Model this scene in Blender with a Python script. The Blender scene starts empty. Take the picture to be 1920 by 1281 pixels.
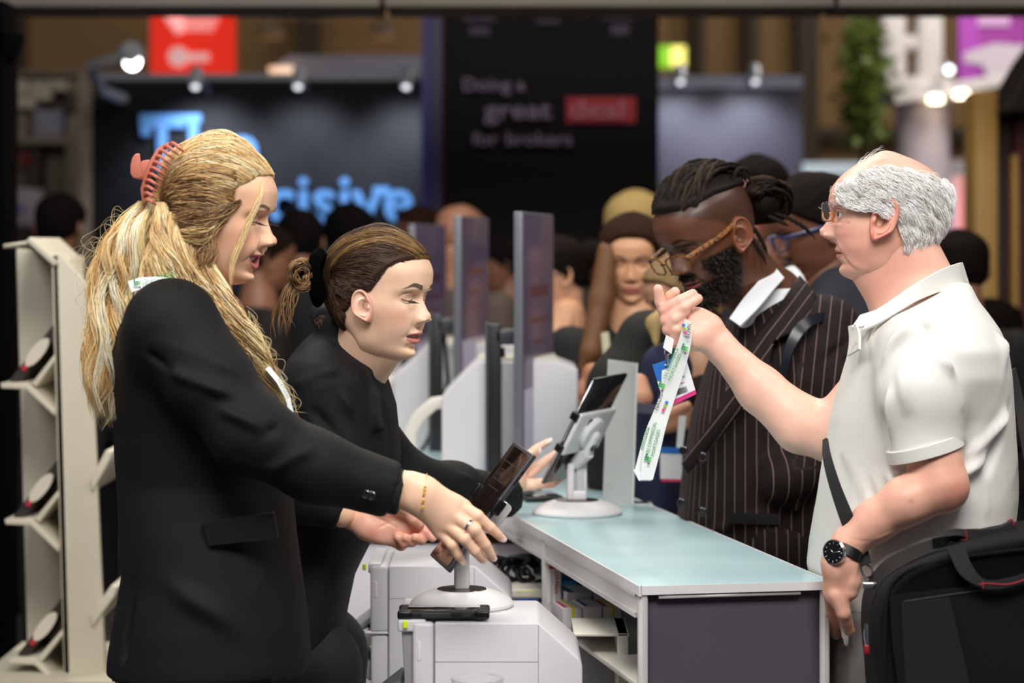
import bpy, math, random
import numpy as np
from mathutils import Vector, Matrix, Euler
random.seed(7); RNG=np.random.default_rng(7)
SC=bpy.context.scene; COL=SC.collection
# ---------------------------------------------------------------- camera, world, lights, exposure
FPX=4500.0; HOR=465.0; CAMZ=1.56
cam=bpy.data.cameras.new('camera'); camo=bpy.data.objects.new('camera',cam); COL.objects.link(camo)
cam.sensor_width=36; cam.lens=36*FPX/1920; cam.shift_y=-(640.5-HOR)/1920
cam.clip_end=200; cam.clip_start=.1
camo.location=(0,0,CAMZ); camo.rotation_euler=(math.pi/2,0,0)
cam.dof.use_dof=True; cam.dof.focus_distance=4.2; cam.dof.aperture_fstop=3.0
SC.camera=camo
SC.view_settings.view_transform='Standard'; SC.view_settings.look='None'
SC.view_settings.gamma=1; SC.view_settings.exposure=0.1; SC.view_settings.use_curve_mapping=False
W=bpy.data.worlds.new('hall_air'); SC.world=W; W.use_nodes=True
W.node_tree.nodes['Background'].inputs[0].default_value=(.78,.78,.86,1)
W.node_tree.nodes['Background'].inputs[1].default_value=.15
def area(name,loc,target,sx,sy,power,col=(1,1,1)):
    l=bpy.data.lights.new(name,'AREA'); l.shape='RECTANGLE'; l.size=sx; l.size_y=sy; l.energy=power; l.color=col
    o=bpy.data.objects.new(name,l); COL.objects.link(o); o.location=loc
    o.rotation_euler=(Vector(target)-Vector(loc)).to_track_quat('-Z','Y').to_euler(); return o
area('unseen_area_light',(.4,1.2,4.2),(0.1,4.4,1.25),2.6,1.4,205,(1,.97,.94))  # unseen soft frontal light, brightens the faces; no fixture is modelled
area('unseen_area_light',(-2.3,3.2,3.9),(.3,4.6,1.2),1.4,1.4,55,(1,.98,.96))
area('unseen_area_light',(2.6,4.2,3.9),(.6,4.6,1.1),1.4,1.4,42,(1,.96,.9))
area('unseen_area_light',(-.6,6.6,4.4),(0,5.2,1.0),1.6,1.4,80,(1,.95,.86))
area('unseen_area_light',(.9,8.6,4.4),(.5,8.2,0),2.5,1.6,60,(1,.9,.75))
area('unseen_area_light',(5.5,23,8.6),(4,30,3.5),5,3,800,(1,.88,.70))  # added out of view to brighten the brown back wall
area('unseen_area_light',(-5.5,23,8.6),(-5,30,4),5,3,230,(1,.86,.68))  # unseen counterpart, added for the left half of that wall
area('unseen_area_light',(4,14,5.5),(4.2,19,1.8),2,1.5,200,(1,.93,.85))
# ---------------------------------------------------------------- helpers
def at(px,py,Y): return Vector(((px-960)*Y/FPX, Y, CAMZ-(py-HOR)*Y/FPX))
def srgb(h):
    if isinstance(h,str):
        h=h.lstrip('#'); c=[int(h[i:i+2],16)/255 for i in (0,2,4)]
    else: c=h
    return tuple((x/12.92 if x<=.04045 else ((x+.055)/1.055)**2.4) for x in c)+(1,)
def nodes(m): return m.node_tree.nodes, m.node_tree.links
def mat(name,col,rough=.5,metal=0,bump=0,bscale=200,var=0,vscale=8,sheen=0,emit=None,es=1,coat=0,trans=0,spec=None,attr=None,sss=0,stretch=None,alpha=None,ior=None):
    m=bpy.data.materials.new(name); m.use_nodes=True; n,l=nodes(m); b=n['Principled BSDF']
    c=srgb(col); b.inputs['Base Color'].default_value=c
    b.inputs['Roughness'].default_value=rough; b.inputs['Metallic'].default_value=metal
    if spec is not None: b.inputs['Specular IOR Level'].default_value=spec
    if coat: b.inputs['Coat Weight'].default_value=coat
    if sheen: b.inputs['Sheen Weight'].default_value=sheen
    if trans: b.inputs['Transmission Weight'].default_value=trans
    if ior: b.inputs['IOR'].default_value=ior
    if alpha is not None: b.inputs['Alpha'].default_value=alpha
    if emit: b.inputs['Emission Color'].default_value=srgb(emit); b.inputs['Emission Strength'].default_value=es
    tc=n.new('ShaderNodeTexCoord'); src=tc.outputs['Object']
    if stretch:
        mp=n.new('ShaderNodeMapping'); mp.inputs['Scale'].default_value=stretch; l.new(src,mp.inputs[0]); src=mp.outputs[0]
    colsrc=None
    if attr:
        a=n.new('ShaderNodeAttribute'); a.attribute_name=attr; colsrc=a.outputs['Color']
        l.new(colsrc,b.inputs['Base Color'])
    if var:
        t=n.new('ShaderNodeTexNoise'); t.inputs['Scale'].default_value=vscale; t.inputs['Detail'].default_value=4; l.new(src,t.inputs['Vector'])
        hs=n.new('ShaderNodeHueSaturation'); mr=n.new('ShaderNodeMapRange'); l.new(t.outputs[0],mr.inputs[0])
        mr.inputs[1].default_value=.3; mr.inputs[2].default_value=.7; mr.inputs[3].default_value=1-var; mr.inputs[4].default_value=1+var
        l.new(mr.outputs[0],hs.inputs['Value'])
        if colsrc: l.new(colsrc,hs.inputs['Color'])
        else: hs.inputs['Color'].default_value=c
        l.new(hs.outputs[0],b.inputs['Base Color'])
    if bump:
        t=n.new('ShaderNodeTexNoise'); t.inputs['Scale'].default_value=bscale; t.inputs['Detail'].default_value=3; l.new(src,t.inputs['Vector'])
        bp=n.new('ShaderNodeBump'); bp.inputs['Strength'].default_value=bump; bp.inputs['Distance'].default_value=.002
        l.new(t.outputs[0],bp.inputs['Height']); l.new(bp.outputs[0],b.inputs['Normal'])
    if sss:
        b.inputs['Subsurface Weight'].default_value=sss; b.inputs['Subsurface Radius'].default_value=(1,.35,.2); b.inputs['Subsurface Scale'].default_value=.006
    return m
def link(name,me,m,parent=None,smooth=True):
    o=bpy.data.objects.new(name,me); COL.objects.link(o)
    if m is not None: me.materials.append(m)
    if parent is not None: o.parent=parent
    if smooth and len(me.polygons): me.polygons.foreach_set('use_smooth',np.ones(len(me.polygons),bool))
    return o
def mesh_np(name,V,F,col=None):
    """V (n,3); F (m,4) or (m,3) arrays, or list of faces"""
    me=bpy.data.meshes.new(name); V=np.asarray(V,float)
    if isinstance(F,np.ndarray):
        k=F.shape[1]; me.vertices.add(len(V)); me.vertices.foreach_set('co',V.ravel().astype(np.float32))
        me.loops.add(F.size); me.loops.foreach_set('vertex_index',F.ravel().astype(np.int32))
        me.polygons.add(len(F)); me.polygons.foreach_set('loop_start',np.arange(0,F.size,k,dtype=np.int32))
        me.update(calc_edges=True); me.validate()
    else:
        me.from_pydata([tuple(v) for v in V],[],[tuple(f) for f in F]); me.update()
    if col is not None:
        a=me.color_attributes.new('col','FLOAT_COLOR','POINT'); c=np.ones((len(V),4),np.float32); c[:,:3]=col[:,:3]; a.data.foreach_set('color',c.ravel())
    return me
class MB:
    def __init__(s): s.v=[]; s.f=[]
    def add(s,V,F):
        b=len(s.v); s.v+= [Vector(v) for v in V]; s.f+= [tuple(i+b for i in f) for f in F]; return s
    def box(s,a,b,bev=0,M=None):
        x0,y0,z0=a; x1,y1,z1=b
        if bev<=0:
            V=[(x0,y0,z0),(x1,y0,z0),(x1,y1,z0),(x0,y1,z0),(x0,y0,z1),(x1,y0,z1),(x1,y1,z1),(x0,y1,z1)]
            F=[(3,2,1,0),(4,5,6,7),(0,1,5,4),(1,2,6,5),(2,3,7,6),(3,0,4,7)]
        else:
            import bmesh
            bm=bmesh.new(); bmesh.ops.create_cube(bm,size=1)
            for v in bm.verts: v.co=Vector(((x0+x1)/2+v.co.x*(x1-x0),(y0+y1)/2+v.co.y*(y1-y0),(z0+z1)/2+v.co.z*(z1-z0)))
            bmesh.ops.bevel(bm,geom=bm.edges[:],offset=bev,segments=3,affect='EDGES',profile=.5)
            bm.verts.index_update(); V=[v.co.copy() for v in bm.verts]; F=[tuple(v.index for v in f.verts) for f in bm.faces]; bm.free()
        if M is not None: V=[M@Vector(v) for v in V]
        return s.add(V,F)
    def prism(s,pts,d0,d1,axis='y',bev=0,M=None):
        """polygon pts (2D) extruded from d0 to d1 along axis: y -> pts are (x,z); x -> (y,z); z -> (x,y)"""
        def mk(p,d): return {'y':(p[0],d,p[1]),'x':(d,p[0],p[1]),'z':(p[0],p[1],d)}[axis]
        import bmesh
        bm=bmesh.new(); A=[bm.verts.new(mk(p,d0)) for p in pts]; B=[bm.verts.new(mk(p,d1)) for p in pts]
        n=len(pts); bm.faces.new(A); bm.faces.new(B[::-1])
        for i in range(n): bm.faces.new((A[i],B[i],B[(i+1)%n],A[(i+1)%n]))
        bmesh.ops.recalc_face_normals(bm,faces=bm.faces[:])
        if bev: bmesh.ops.bevel(bm,geom=bm.edges[:],offset=bev,segments=3,affect='EDGES',profile=.5)
        bm.verts.index_update(); V=[v.co.copy() for v in bm.verts]; F=[tuple(v.index for v in f.verts) for f in bm.faces]; bm.free()
        if M is not None: V=[M@v for v in V]
        return s.add(V,F)
    def tube(s,pts,r,n=10,flat=None,cap=True,up=(0,0,1)):
        pts=[Vector(p) for p in pts]; N=len(pts); rr=r if hasattr(r,'__len__') else [r]*N
        V=[];F=[]; U=Vector(up); prev=None
        for i,p in enumerate(pts):
            t=(pts[min(i+1,N-1)]-pts[max(i-1,0)]).normalized()
            if prev is None:
                a=U.cross(t)
                if a.length<.05: a=Vector((1,0,0)).cross(t)
                a.normalize()
            else: a=(prev-t*prev.dot(t)).normalized()
            prev=a; b=t.cross(a); fl=1 if flat is None else flat
            for k in range(n):
                an=2*math.pi*k/n; V.append(p+a*math.cos(an)*rr[i]+b*math.sin(an)*rr[i]*fl)
        for i in range(N-1):
            for k in range(n):
                k2=(k+1)%n; F.append((i*n+k,i*n+k2,(i+1)*n+k2,(i+1)*n+k))
        if cap: F.append(tuple(range(n))[::-1]); F.append(tuple((N-1)*n+k for k in range(n)))
        return s.add(V,F)
    def lathe(s,prof,n=48,M=None,sx=1,sy=1):
        V=[];F=[]; N=len(prof)
        for (r,z) in prof:
            for k in range(n):
                an=2*math.pi*k/n; V.append(Vector((r*math.cos(an)*sx,r*math.sin(an)*sy,z)))
        for i in range(N-1):
            for k in range(n):
                k2=(k+1)%n; F.append((i*n+k,i*n+k2,(i+1)*n+k2,(i+1)*n+k))
        F.append(tuple(range(n))[::-1]); F.append(tuple((N-1)*n+k for k in range(n)))
        if M is not None: V=[M@v for v in V]
        return s.add(V,F)
    def strip(s,L,R,th=.001):
        """ribbon between two polylines with thickness"""
        L=[Vector(p) for p in L];R=[Vector(p) for p in R];n=len(L);V=[];F=[]
        for i in range(n):
            t=(L[min(i+1,n-1)]-L[max(i-1,0)]); w=(R[i]-L[i]); nn=t.cross(w); nn=nn.normalized()*th/2 if nn.length>1e-9 else Vector((0,th/2,0))
            V+=[L[i]-nn,R[i]-nn,R[i]+nn,L[i]+nn]
        for i in range(n-1):
            for k in range(4):
                k2=(k+1)%4; F.append((i*4+k,i*4+k2,(i+1)*4+k2,(i+1)*4+k))
        F.append((3,2,1,0)); F.append(tuple((n-1)*4+k for k in range(4)))
        return s.add(V,F)
    def build(s,name,m,parent=None,smooth=True,angle=35):
        me=bpy.data.meshes.new(name); me.from_pydata([tuple(v) for v in s.v],[],s.f)
        import bmesh
        bm=bmesh.new(); bm.from_mesh(me); bmesh.ops.recalc_face_normals(bm,faces=bm.faces[:])
        ca=math.radians(angle)
        for e in bm.edges:
            if len(e.link_faces)==2 and e.calc_face_angle(0)>ca: e.smooth=False
        bm.to_mesh(me); bm.free()
        return link(name,me,m,parent,smooth)
def empty(name,loc=(0,0,0),rz=0,label=None,cat=None,group=None):
    o=bpy.data.objects.new(name,None); COL.objects.link(o); o.location=loc; o.rotation_euler=(0,0,rz); o.empty_display_size=.05
    return tag(o,label,cat,group)
def tag(o,label=None,cat=None,group=None,kind=None):
    if label: o['label']=label
    if cat: o['category']=cat
    if group: o['group']=group
    if kind: o['kind']=kind
    return o
def copy_tree(o,parent=None):
    c=o.copy(); COL.objects.link(c)
    if parent is not None: c.parent=parent
    for ch in list(o.children): copy_tree(ch,c)
    return c
def text_mesh(txt,size,font=None,extrude=.001,bold=0,shear=0,align='LEFT',sx=1):
    cu=bpy.data.curves.new('t','FONT'); cu.body=txt; cu.size=size; cu.extrude=extrude; cu.align_x=align; cu.shear=shear; cu.offset=bold
    cu.resolution_u=3
    ob=bpy.data.objects.new('t',cu); COL.objects.link(ob); bpy.context.view_layer.update()
    dg=bpy.context.evaluated_depsgraph_get(); me=bpy.data.meshes.new_from_object(ob.evaluated_get(dg))
    bpy.data.objects.remove(ob); bpy.data.curves.remove(cu)
    if sx!=1:
        me.transform(Matrix.Diagonal((sx,1,1,1)))
    return me
def text(name,txt,size,m,M,parent=None,**k):
    me=text_mesh(txt,size,**k); me.transform(M); me.name=name
    return link(name,me,m,parent,smooth=False)
# text plane helper: x axis dir, up dir, origin
def frame(o,x,y):
    x=Vector(x).normalized(); y=Vector(y); y=(y-x*x.dot(y)).normalized(); z=x.cross(y)
    M=Matrix((( x.x,y.x,z.x,o[0]),(x.y,y.y,z.y,o[1]),(x.z,y.z,z.z,o[2]),(0,0,0,1))); return M
# ---------------------------------------------------------------- materials
M_alu=mat('satin_aluminium','#dcdad6',.35,.35)
M_white=mat('white_plastic','#d8d7d8',.35,bump=.05,bscale=900)
M_white2=mat('printer_plastic','#cecdd1',.42,bump=.08,bscale=1200)
M_cream=mat('cream_plastic','#d6d2c6',.4)
M_grey=mat('grey_plastic','#8d8c92',.45)
M_dkgrey=mat('dark_grey_plastic','#3a3a40',.4)
M_black=mat('black_plastic','#0c0c0e',.35)
M_gloss=mat('black_glass','#060607',.06,coat=.6)
M_glass=mat('pale_blue_glass','#a6c4c8',.3,var=.03,vscale=3,coat=.15)
M_fab=mat('charcoal_panel','#47424d',.8,bump=.3,bscale=900)
M_neon=mat('lime_sticker','#d8f000',.5)
M_chrome=mat('chrome','#d8d8d8',.15,1)
M_gold=mat('gold','#e8b850',.3,.45)
M_cable=mat('black_cable','#08080a',.5)
M_carpet=mat('hall_carpet','#4a443f',.95,bump=.5,bscale=300,var=.2,vscale=3)
# ---------------------------------------------------------------- setting
f=MB().box((-14,-2,-.1),(14,34,0)).build('floor',M_carpet,smooth=False); tag(f,kind='structure')
M_hall=mat('hall_wall_paint','#6b5334',.8,var=.12,vscale=.6)
M_halld=mat('hall_wall_dark','#2a2018',.8)
w=MB().box((-14,30,0),(14,30.2,9)).build('wall_back',M_hall,smooth=False); tag(w,kind='structure')
M_ceil=mat('hall_ceiling','#4a443c',.9)
w=MB().box((-14,-2,9),(14,34,9.2)).build('ceiling',M_ceil,smooth=False); tag(w,kind='structure')
for i,(a,b) in enumerate([(-60,48),(560,600),(1490,1530),(1300,1320),(1395,1420)]):
    p,q=at(a,0,29.9),at(b,0,29.9)
    tag(MB().box((p.x,29.6,0),(q.x,30,8.6),.02).build('trim_%d'%(i+1),M_halld,smooth=False),kind='structure')
p=at(0,300,29.9)
tag(MB().box((-13,29.7,at(0,260,29.9).z),(13,30,at(0,240,29.9).z)).build('trim_7',M_halld,smooth=False),kind='structure')
# overhead fascia beam crossing the top of the view
yb=8.5; z0=at(0,15,yb).z
beam=empty('overhead_beam',(0,yb,z0),0,'pale grey horizontal beam running overhead along the top edge','beam')
M_beam=mat('beam_paint','#6e655c',.7,var=.1,vscale=2)
for i in range(5):
    x=-3.4+i*1.6-.25
    MB().box((x,-.05,0),(x+1.585,.35,.34),.006).build('panel',M_beam,beam)
# ---------------------------------------------------------------- the counter
CR=math.atan2(.192,.981); CT=1.0; CL=3.6; CW=.325
ctr=empty('reception_counter',(.214,3.97,0),CR,'long reception counter with pale blue glass top and white metal frame','counter')
MB().box((0,0,CT-.012),(CW,CL,CT),.003).build('countertop',M_glass,ctr)
t=MB(); t.box((-.002,-.004,CT-.014),(CW+.002,.0,CT+.0005)); t.box((-.005,-.004,CT-.016),(0,CL,CT+.0005)); t.box((CW,0,CT-.014),(CW+.004,CL,CT+.0005))
t.build('edge_trim',M_white,ctr,smooth=False)
def post(s,t_,name='post',w=.03,top=CT-.014,z0=0):
    b=MB(); b.box((t_,s,z0),(t_+w,s+w,top),.004)
    b.box((t_-.002,s+w*.3,z0),(t_,s+w*.42,top)); b.box((t_-.002,s+w*.6,z0),(t_,s+w*.72,top))
    b.box((t_+w*.3,s-.002,z0),(t_+w*.42,s,top)); b.box((t_+w*.6,s-.002,z0),(t_+w*.72,s,top))
    return b.build(name,M_alu,ctr)
for s in (0,.765,1.75,2.75,3.56):
    post(s,-.002,w=.014 if s==0 else .034); post(s,CW-.012 if s==0 else CW-.025,w=.014 if s==0 else .025)
def rail(s0,s1):
    b=MB(); zt=CT-.014
    b.box((0,s0+.03,zt-.042),(.02,s1,zt),.002); b.box((-.004,s0+.03,zt-.007),(.002,s1,zt-.001)); b.box((-.004,s0+.03,zt-.042),(.002,s1,zt-.034))
    b.build('rail',M_alu,ctr)
for a,b_ in ((0,.765),(.765,1.75),(1.75,2.75),(2.75,3.56)): rail(a,b_)
# fabric end panel with soft horizontal folds
V=[];F=[];nz=90;nx=16
for j in range(nz+1):
    z=.02+(CT-.036)*j/nz
    for i in range(nx+1):
        x=.012+(CW-.024)*i/nx
        zz=[.735,.70,.665,.62,.56,.5]
        d=sum(.009*math.exp(-((z-a)/.009)**2) for a in zz)+.003*math.exp(-((x-.04)/.02)**2)*math.exp(-((z-.94+(x-.03)*1.2)/.02)**2)
        V.append((x,.012-d,z))
for j in range(nz):
    for i in range(nx): a=j*(nx+1)+i; F.append((a,a+1,a+nx+2,a+nx+1))
me=bpy.data.meshes.new('end_panel'); me.from_pydata(V,[],F); o=link('end_panel',me,M_fab,ctr); md=o.modifiers.new('s','SOLIDIFY'); md.thickness=.008
MB().box((.03,-.0005,CT-.0215),(CW-.05,.004,CT-.0165)).build('panel_clip',M_alu,ctr)
M_inn=mat('inner_panel','#d9d6dd',.6)
b=MB()
for s0,s1 in ((.04,.76),(.8,1.74),(1.79,2.74),(2.79,3.55)): b.box((CW-.012,s0,.02),(CW-.004,s1,CT-.02))
b.build('front_panel',M_inn,ctr,smooth=False)
MB().box((.0,.03,.824),(CW-.014,1.74,.834),.002).build('shelf',M_cream,ctr)
MB().box((.0,1.8,.824),(CW-.014,3.5,.834),.002).build('shelf',M_cream,ctr)
MB().box((.1,1.35,.834),(.115,1.38,CT-.02)).build('divider',M_grey,ctr)
# sticker on the post
M_red=mat('red_print','#c8202a',.6); M_stk=mat('sticker','#e9e7e4',.6)
st=MB().box((.003,.7635,.86),(.028,.7645,.955)).build('sticker',M_stk,ctr,smooth=False)
Ms=frame((.017,.7625,.925),(0,0,-1),(1,0,0))
text('sticker_text','334 Naya',.012,M_red,Ms,ctr,extrude=.0002)
MB().box((.006,.7622,.928),(.026,.7634,.946)).build('sticker_logo',M_red,ctr,smooth=False)
MB().box((.0145,.7618,.932),(.0175,.763,.942)).box((.011,.7618,.9355),(.021,.763,.9385)).build('sticker_cross',M_stk,ctr,smooth=False)
def C(s,t_,z): return ctr_M@Vector((t_,s,z))
ctr_M=Matrix.Translation((.214,3.97,0))@Matrix.Rotation(CR,4,'Z')
# boxes on the counter shelf
M_bx=mat('white_carton','#d9d5da',.6); M_yel=mat('yellow_tape','#d9d400',.5); M_bxr=mat('pink_print','#b8385a',.6); M_bxb=mat('blue_print','#2a58a8',.6)
specs=[(.62,.002,.038,.1,.038,1),(.62,.042,.037,.1,.04,0),(.62,.081,.036,.1,.038,1),(.735,.035,.05,.11,.05,0),(.735,.09,.05,.11,.05,1)]
labs=['white carton with yellow tape nearest the counter post','plain white carton in the middle of the front row under the counter','white carton with yellow tape at the right end of the front row','flat white carton behind the front row beside the post','white carton with yellow tape behind the front row on the right']
for (s,t_,w_,d_,h_,y_),lb in zip(specs,labs):
    r=empty('carton',C(s,t_,.834),CR,lb,'box','cartons on the counter shelf')
    MB().box((0,0,0),(w_,d_,h_),.002).build('box_body',M_bx,r)
    if y_: MB().box((w_*.45,-.001,-.0),(w_*.6,d_+.001,h_+.001)).build('tape',M_yel,r,smooth=False)
    MB().box((w_*.1,d_*.1,h_),(w_*.3,d_*.9,h_+.0008)).build('print',M_bxr if y_ else M_bxb,r,smooth=False)
r=empty('carton',C(.90,.06,.834),CR,'dark blue and light blue carton at the back of the counter shelf','box','cartons on the counter shelf')
MB().box((0,0,0),(.075,.08,.06),.002).build('box_body',mat('navy_carton','#173a78',.5),r); MB().box((0.005,-.001,.012),(.03,0,.05)).build('print',mat('cyan_print','#2f9ad0',.5),r,smooth=False)
for k,(s,t_,cc,lb) in enumerate([(0,0,'#d8d040','yellow topped blue carton seen between printer and counter post')]):
    r=empty('carton',at(966,1148,4.9),0,lb,'box')
    MB().box((0,0,0),(.05,.08,.03),.002).build('box_body',mat('blue_carton','#2a4688',.5),r); MB().box((0,0,.03),(.05,.08,.045),.002).build('lid',mat('carton_lid',cc,.5),r)
# ---------------------------------------------------------------- staff side table
tb=empty('service_table',(.02,4.0,0),0,'white service table under the badge printers on the staff side','table')
b=MB(); b.box((-.30,-.25,.575),(.1,1.2,.6),.004).build('tabletop',M_white,tb)
for x in (-.29,.07):
    for y in (-.22,1.16): MB().box((x,y,0),(x+.03,y+.03,.575),.003).build('leg',M_alu,tb)
# ---------------------------------------------------------------- badge printers
def printer(name,px_l,px_c,px_r0,px_r,Y,ytop,lab):
    s=Y/FPX
    z=at(0,ytop,Y).z
    xl=(px_l-960)*s; xc=(px_c-960)*s; x0=(px_r0-960)*s; x1=(px_r-960)*s
    k=Y/3.9; D=.25; zb=.6
    r=empty(name,(xl,Y,zb),0,lab,'printer','badge printers in a row')
    X=lambda v:v-xl
    h=z-zb; dz=.058
    xm=X(xc)
    # side body with sloping back
    MB().prism([(X(xc)+.004,h),(X(x0),h),(X(x1)-.006,h-dz),(X(x1),h-dz-.012),(X(x1),0),(X(xc)+.004,0)],0,D,'y',bev=.0035).build('body',M_white2,r)
    MB().box((X(xc)-.032,.0,h-.13),(X(xc)+.003,D,h),.007).build('front_corner',M_white2,r)
    MB().box((.005,.004,h-.133-.2),(X(xc)+.003,D-.004,h-.134),.006).build('lower_corner',M_white2,r)
    b=MB(); b.box((-.006,.0,h-.133),(X(xc)+.003,.02,h-.128),.002); b.build('ledge',M_white2,r)
    MB().prism([(.006,h-.002),(.03,h-.002),(.036,h-.12),(.012,h-.12)],.012,D-.02,'y',bev=.002).build('front_face',M_grey,r)
    MB().box((.0,.004,h-.016),(xm-.01,D,h+.004),.004).build('lid',M_white2,r)
    # seams
    b=MB(); b.box((X(xc)+.004,-.0004,.0),(X(xc)+.005,.0005,h-.004)); b.box((X(x0)-.001,-.0004,.0),(X(x0),.0005,h-.004)); b.box((X(xc)+.005,-.0004,h-.064),(X(x0),.0005,h-.063))
    b.build('seam',mat('seam_grey','#8f8f95',.6),r,smooth=False)
    MB().box((xm-.047,-.001,h-.009),(xm-.04,.004,h+.003),.001).build('sticker',M_neon,r)
    MB().box((xm-.024,-.001,h-.062),(xm-.018,.002,h-.03),.001).build('latch',M_white,r)
    # output chutes
    Mx=Matrix.Translation((.004,.05,h-.11))@Matrix.Rotation(math.radians(-38),4,'Y')
    MB().box((-.05,0,-.006),(.0,.15,.006),.003,M=Mx).build('flap',M_grey,r)
    Mx=Matrix.Translation((.012,.035,h-.15))@Matrix.Rotation(math.radians(-32),4,'Y')
    MB().box((-.058,0,-.004),(.0,.16,.028),.003,M=Mx).build('chute',mat('chute_plastic','#bdb9b2',.4) ,r)
    Mx=Matrix.Translation((.01,.02,h-.22))@Matrix.Rotation(math.radians(35),4,'Y')
    MB().box((-.06,0,-.01),(.0,.15,.02),.004,M=Mx).build('tray',M_grey,r)
    return r
printer('badge_printer',745,810,1010,1092,3.9,1168,'nearest white badge printer with tablet stand and rugged phone on it')
printer('badge_printer',690,725,890,960,4.64,1061,'second white badge printer, directly behind the nearest one')
# white tray frame behind nearest printer
q=at(1075,1185,4.3)
fr=empty('wire_tray',(q.x,4.28,.6),0,'cream bin frame standing right of the nearest printer','tray')
b=MB(); h=at(0,1188,4.28).z-.6
b.box((0,0,h-.006),(.1,.18,h),.002); b.build('top_rim',M_cream,fr)
MB().prism([(.082,0),(.1,0),(.098,h),(.078,h)],0,.18,'y',bev=.002).build('side',M_cream,fr)
MB().box((0,.17,0),(.095,.18,h-.006),.001).build('back',M_grey,fr)
# plastic cup
q=at(895,1281,3.72)
M_clear=mat('clear_plastic','#f4f4f6',.08,trans=.85,ior=1.2)
tag(MB().lathe([(.030,0),(.040,.10),(.0415,.104),(.040,.106),(.0385,.104),(.0385,.1),(.029,.003)],48,M=Matrix.Translation((q.x,3.72,at(0,1274,3.72).z-.104))).build('plastic_cup',M_clear),'clear plastic cup rim in front of the nearest printer','cup')
tb2=MB(); tb2.box((-.16,3.6,0.55),(.02,3.86,.565),.003); 
hz=at(0,1274,3.72).z-.104
st=empty('side_shelf',(-.06,3.72,0),0,'white side shelf just below the frame holding a plastic cup','shelf')
MB().box((-.12,-.12,hz-.015),(.12,.12,hz),.003).build('shelf_board',M_white,st); MB().box((-.015,-.015,0),(.015,.015,hz-.015)).build('leg',M_alu,st)
# rugged phone on printer
pz=at(0,1168,3.9).z+.004
a,bq=at(748,1160,3.93),at(916,1160,3.93)
ph=empty('rugged_phone',((a.x+bq.x)/2,3.945,pz),0,'black rugged smartphone lying on the nearest printer','phone')
L=(bq.x-a.x)/2
MB().box((-L,-.035,0),(L,.035,.013),.0045).build('case',mat('rubber','#151517',.6),ph)
for x in (-L*.86,L*.86):
    for y in (-.03,.03): MB().box((x-.012,y-.008,-.0006),(x+.012,y+.008,.0138),.004).build('corner_bumper',M_black,ph)
MB().box((-L+.014,-.029,.0126),(L-.014,.029,.0142),.001).build('screen',M_gloss,ph)
MB().box((-.035,-.0362,.003),(.012,-.0345,.010),.0008).build('side_grip',M_dkgrey,ph); MB().box((.03,-.0362,.004),(.045,-.0345,.009),.0008).build('side_button',M_dkgrey,ph)
# ---------------------------------------------------------------- tablet stands
def ellipse_base(r,par,Rb):
    MB().lathe([(Rb*.97,0),(Rb,.003),(Rb,.007),(Rb*.93,.014),(Rb*.75,.0225),(Rb*.55,.0285),(Rb*.5,.0295)],64).build('base',M_white,par)
    MB().lathe([(Rb*.49,.0285),(Rb*.47,.0305),(Rb*.1,.031)],64).build('base_disc',mat('dark_disc','#6a6058',.12,.6),par)
    MB().lathe([(Rb*.95,-.002),(Rb*.95,.001)],64).build('foot_ring',M_dkgrey,par)
def arm_post(par,w,h,d=.035):
    MB().box((-w/2,-d/2,.029),(w/2,d/2,h),.006).build('post',M_white,par)
    MB().box((-w/2-.0012,-d*.28,.075),(-w/2+.003,d*.28,h-.01),.0015).build('cable_slot',M_grey,par)
def tablet(par,P,Lv,Sv,th,scr,face,labf=None):
    """slab: centre P (local), long vec, short vec"""
    Lv=Vector(Lv);Sv=Vector(Sv); x=Sv.normalized(); y=(Lv-x*x.dot(Lv)).normalized(); n=x.cross(y)
    M=Matrix(((x.x,y.x,n.x,P[0]),(x.y,y.y,n.y,P[1]),(x.z,y.z,n.z,P[2]),(0,0,0,1)))
    a,b=Sv.length/2,Lv.length/2
    return M,a,b
M_scr=mat('tablet_screen','#0b0a0c',.08,coat=.5)
# ui on the reflective screen
zt=pz-.004
s1=empty('tablet_stand',(at(866,0,4.08).x,4.08,zt),0,'white round based tablet stand on the nearest printer','tablet stand','white tablet stands')
ellipse_base(.088,s1,.088)
arm_post(s1,.026,.135,.036)
k=4.08/FPX
def loc(px,py,Y,par): return at(px,py,Y)-par.location
c=loc(905,950,4.06,s1)
Lv=Vector(((955-788)*k,-.005,(1040-833)*k)); Sv=Vector((36*k,-.1,-15*k))
Mt,a,b=tablet(s1,c,Lv,Sv,.007,None,None)
MB().box((-.022,-.03,-.04),(.022,.03,-.012),.008,M=Mt).build('mount',M_white,s1)
MB().box((-a-.006,.0,-.011),(a+.006,.03,-.0055),.003,M=Mt).build('clamp_arm',M_white,s1)
for sx in (-1,1): MB().box((sx*(a+.004)-.006,.002,-.008),(sx*(a+.004)+.006,.028,.0085),.002,M=Mt).build('clamp_jaw',M_black,s1)
MB().tube([Vector((0,0,.12)),Mt@Vector((0,-.01,-.03))],[.012,.014],12).build('neck',M_white,s1)
t1=empty('tablet',s1.location+c,0,'black tablet with brown reflections clamped above the nearest printer','tablet')
M0=Matrix.Translation(-c)@Mt
MB().box((-a,-b,-.0045),(a,b,.0045),.0025,M=M0).build('tablet_body',M_dkgrey,t1)
MB().box((-a+.004,-b+.006,.004),(a-.004,b-.006,.0052),.0005,M=M0).build('screen',mat('brown_screen','#1a0f0b',.12,coat=.5,spec=.8),t1)
b_=MB()
for i,(yy,w_) in enumerate([(.085,.7),(.07,.4),(.05,.6),(.035,.5),(-.02,.3)]): b_.box((-a*w_,yy,.0052),(a*w_,yy+.002,.0054),0,M=M0)
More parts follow.
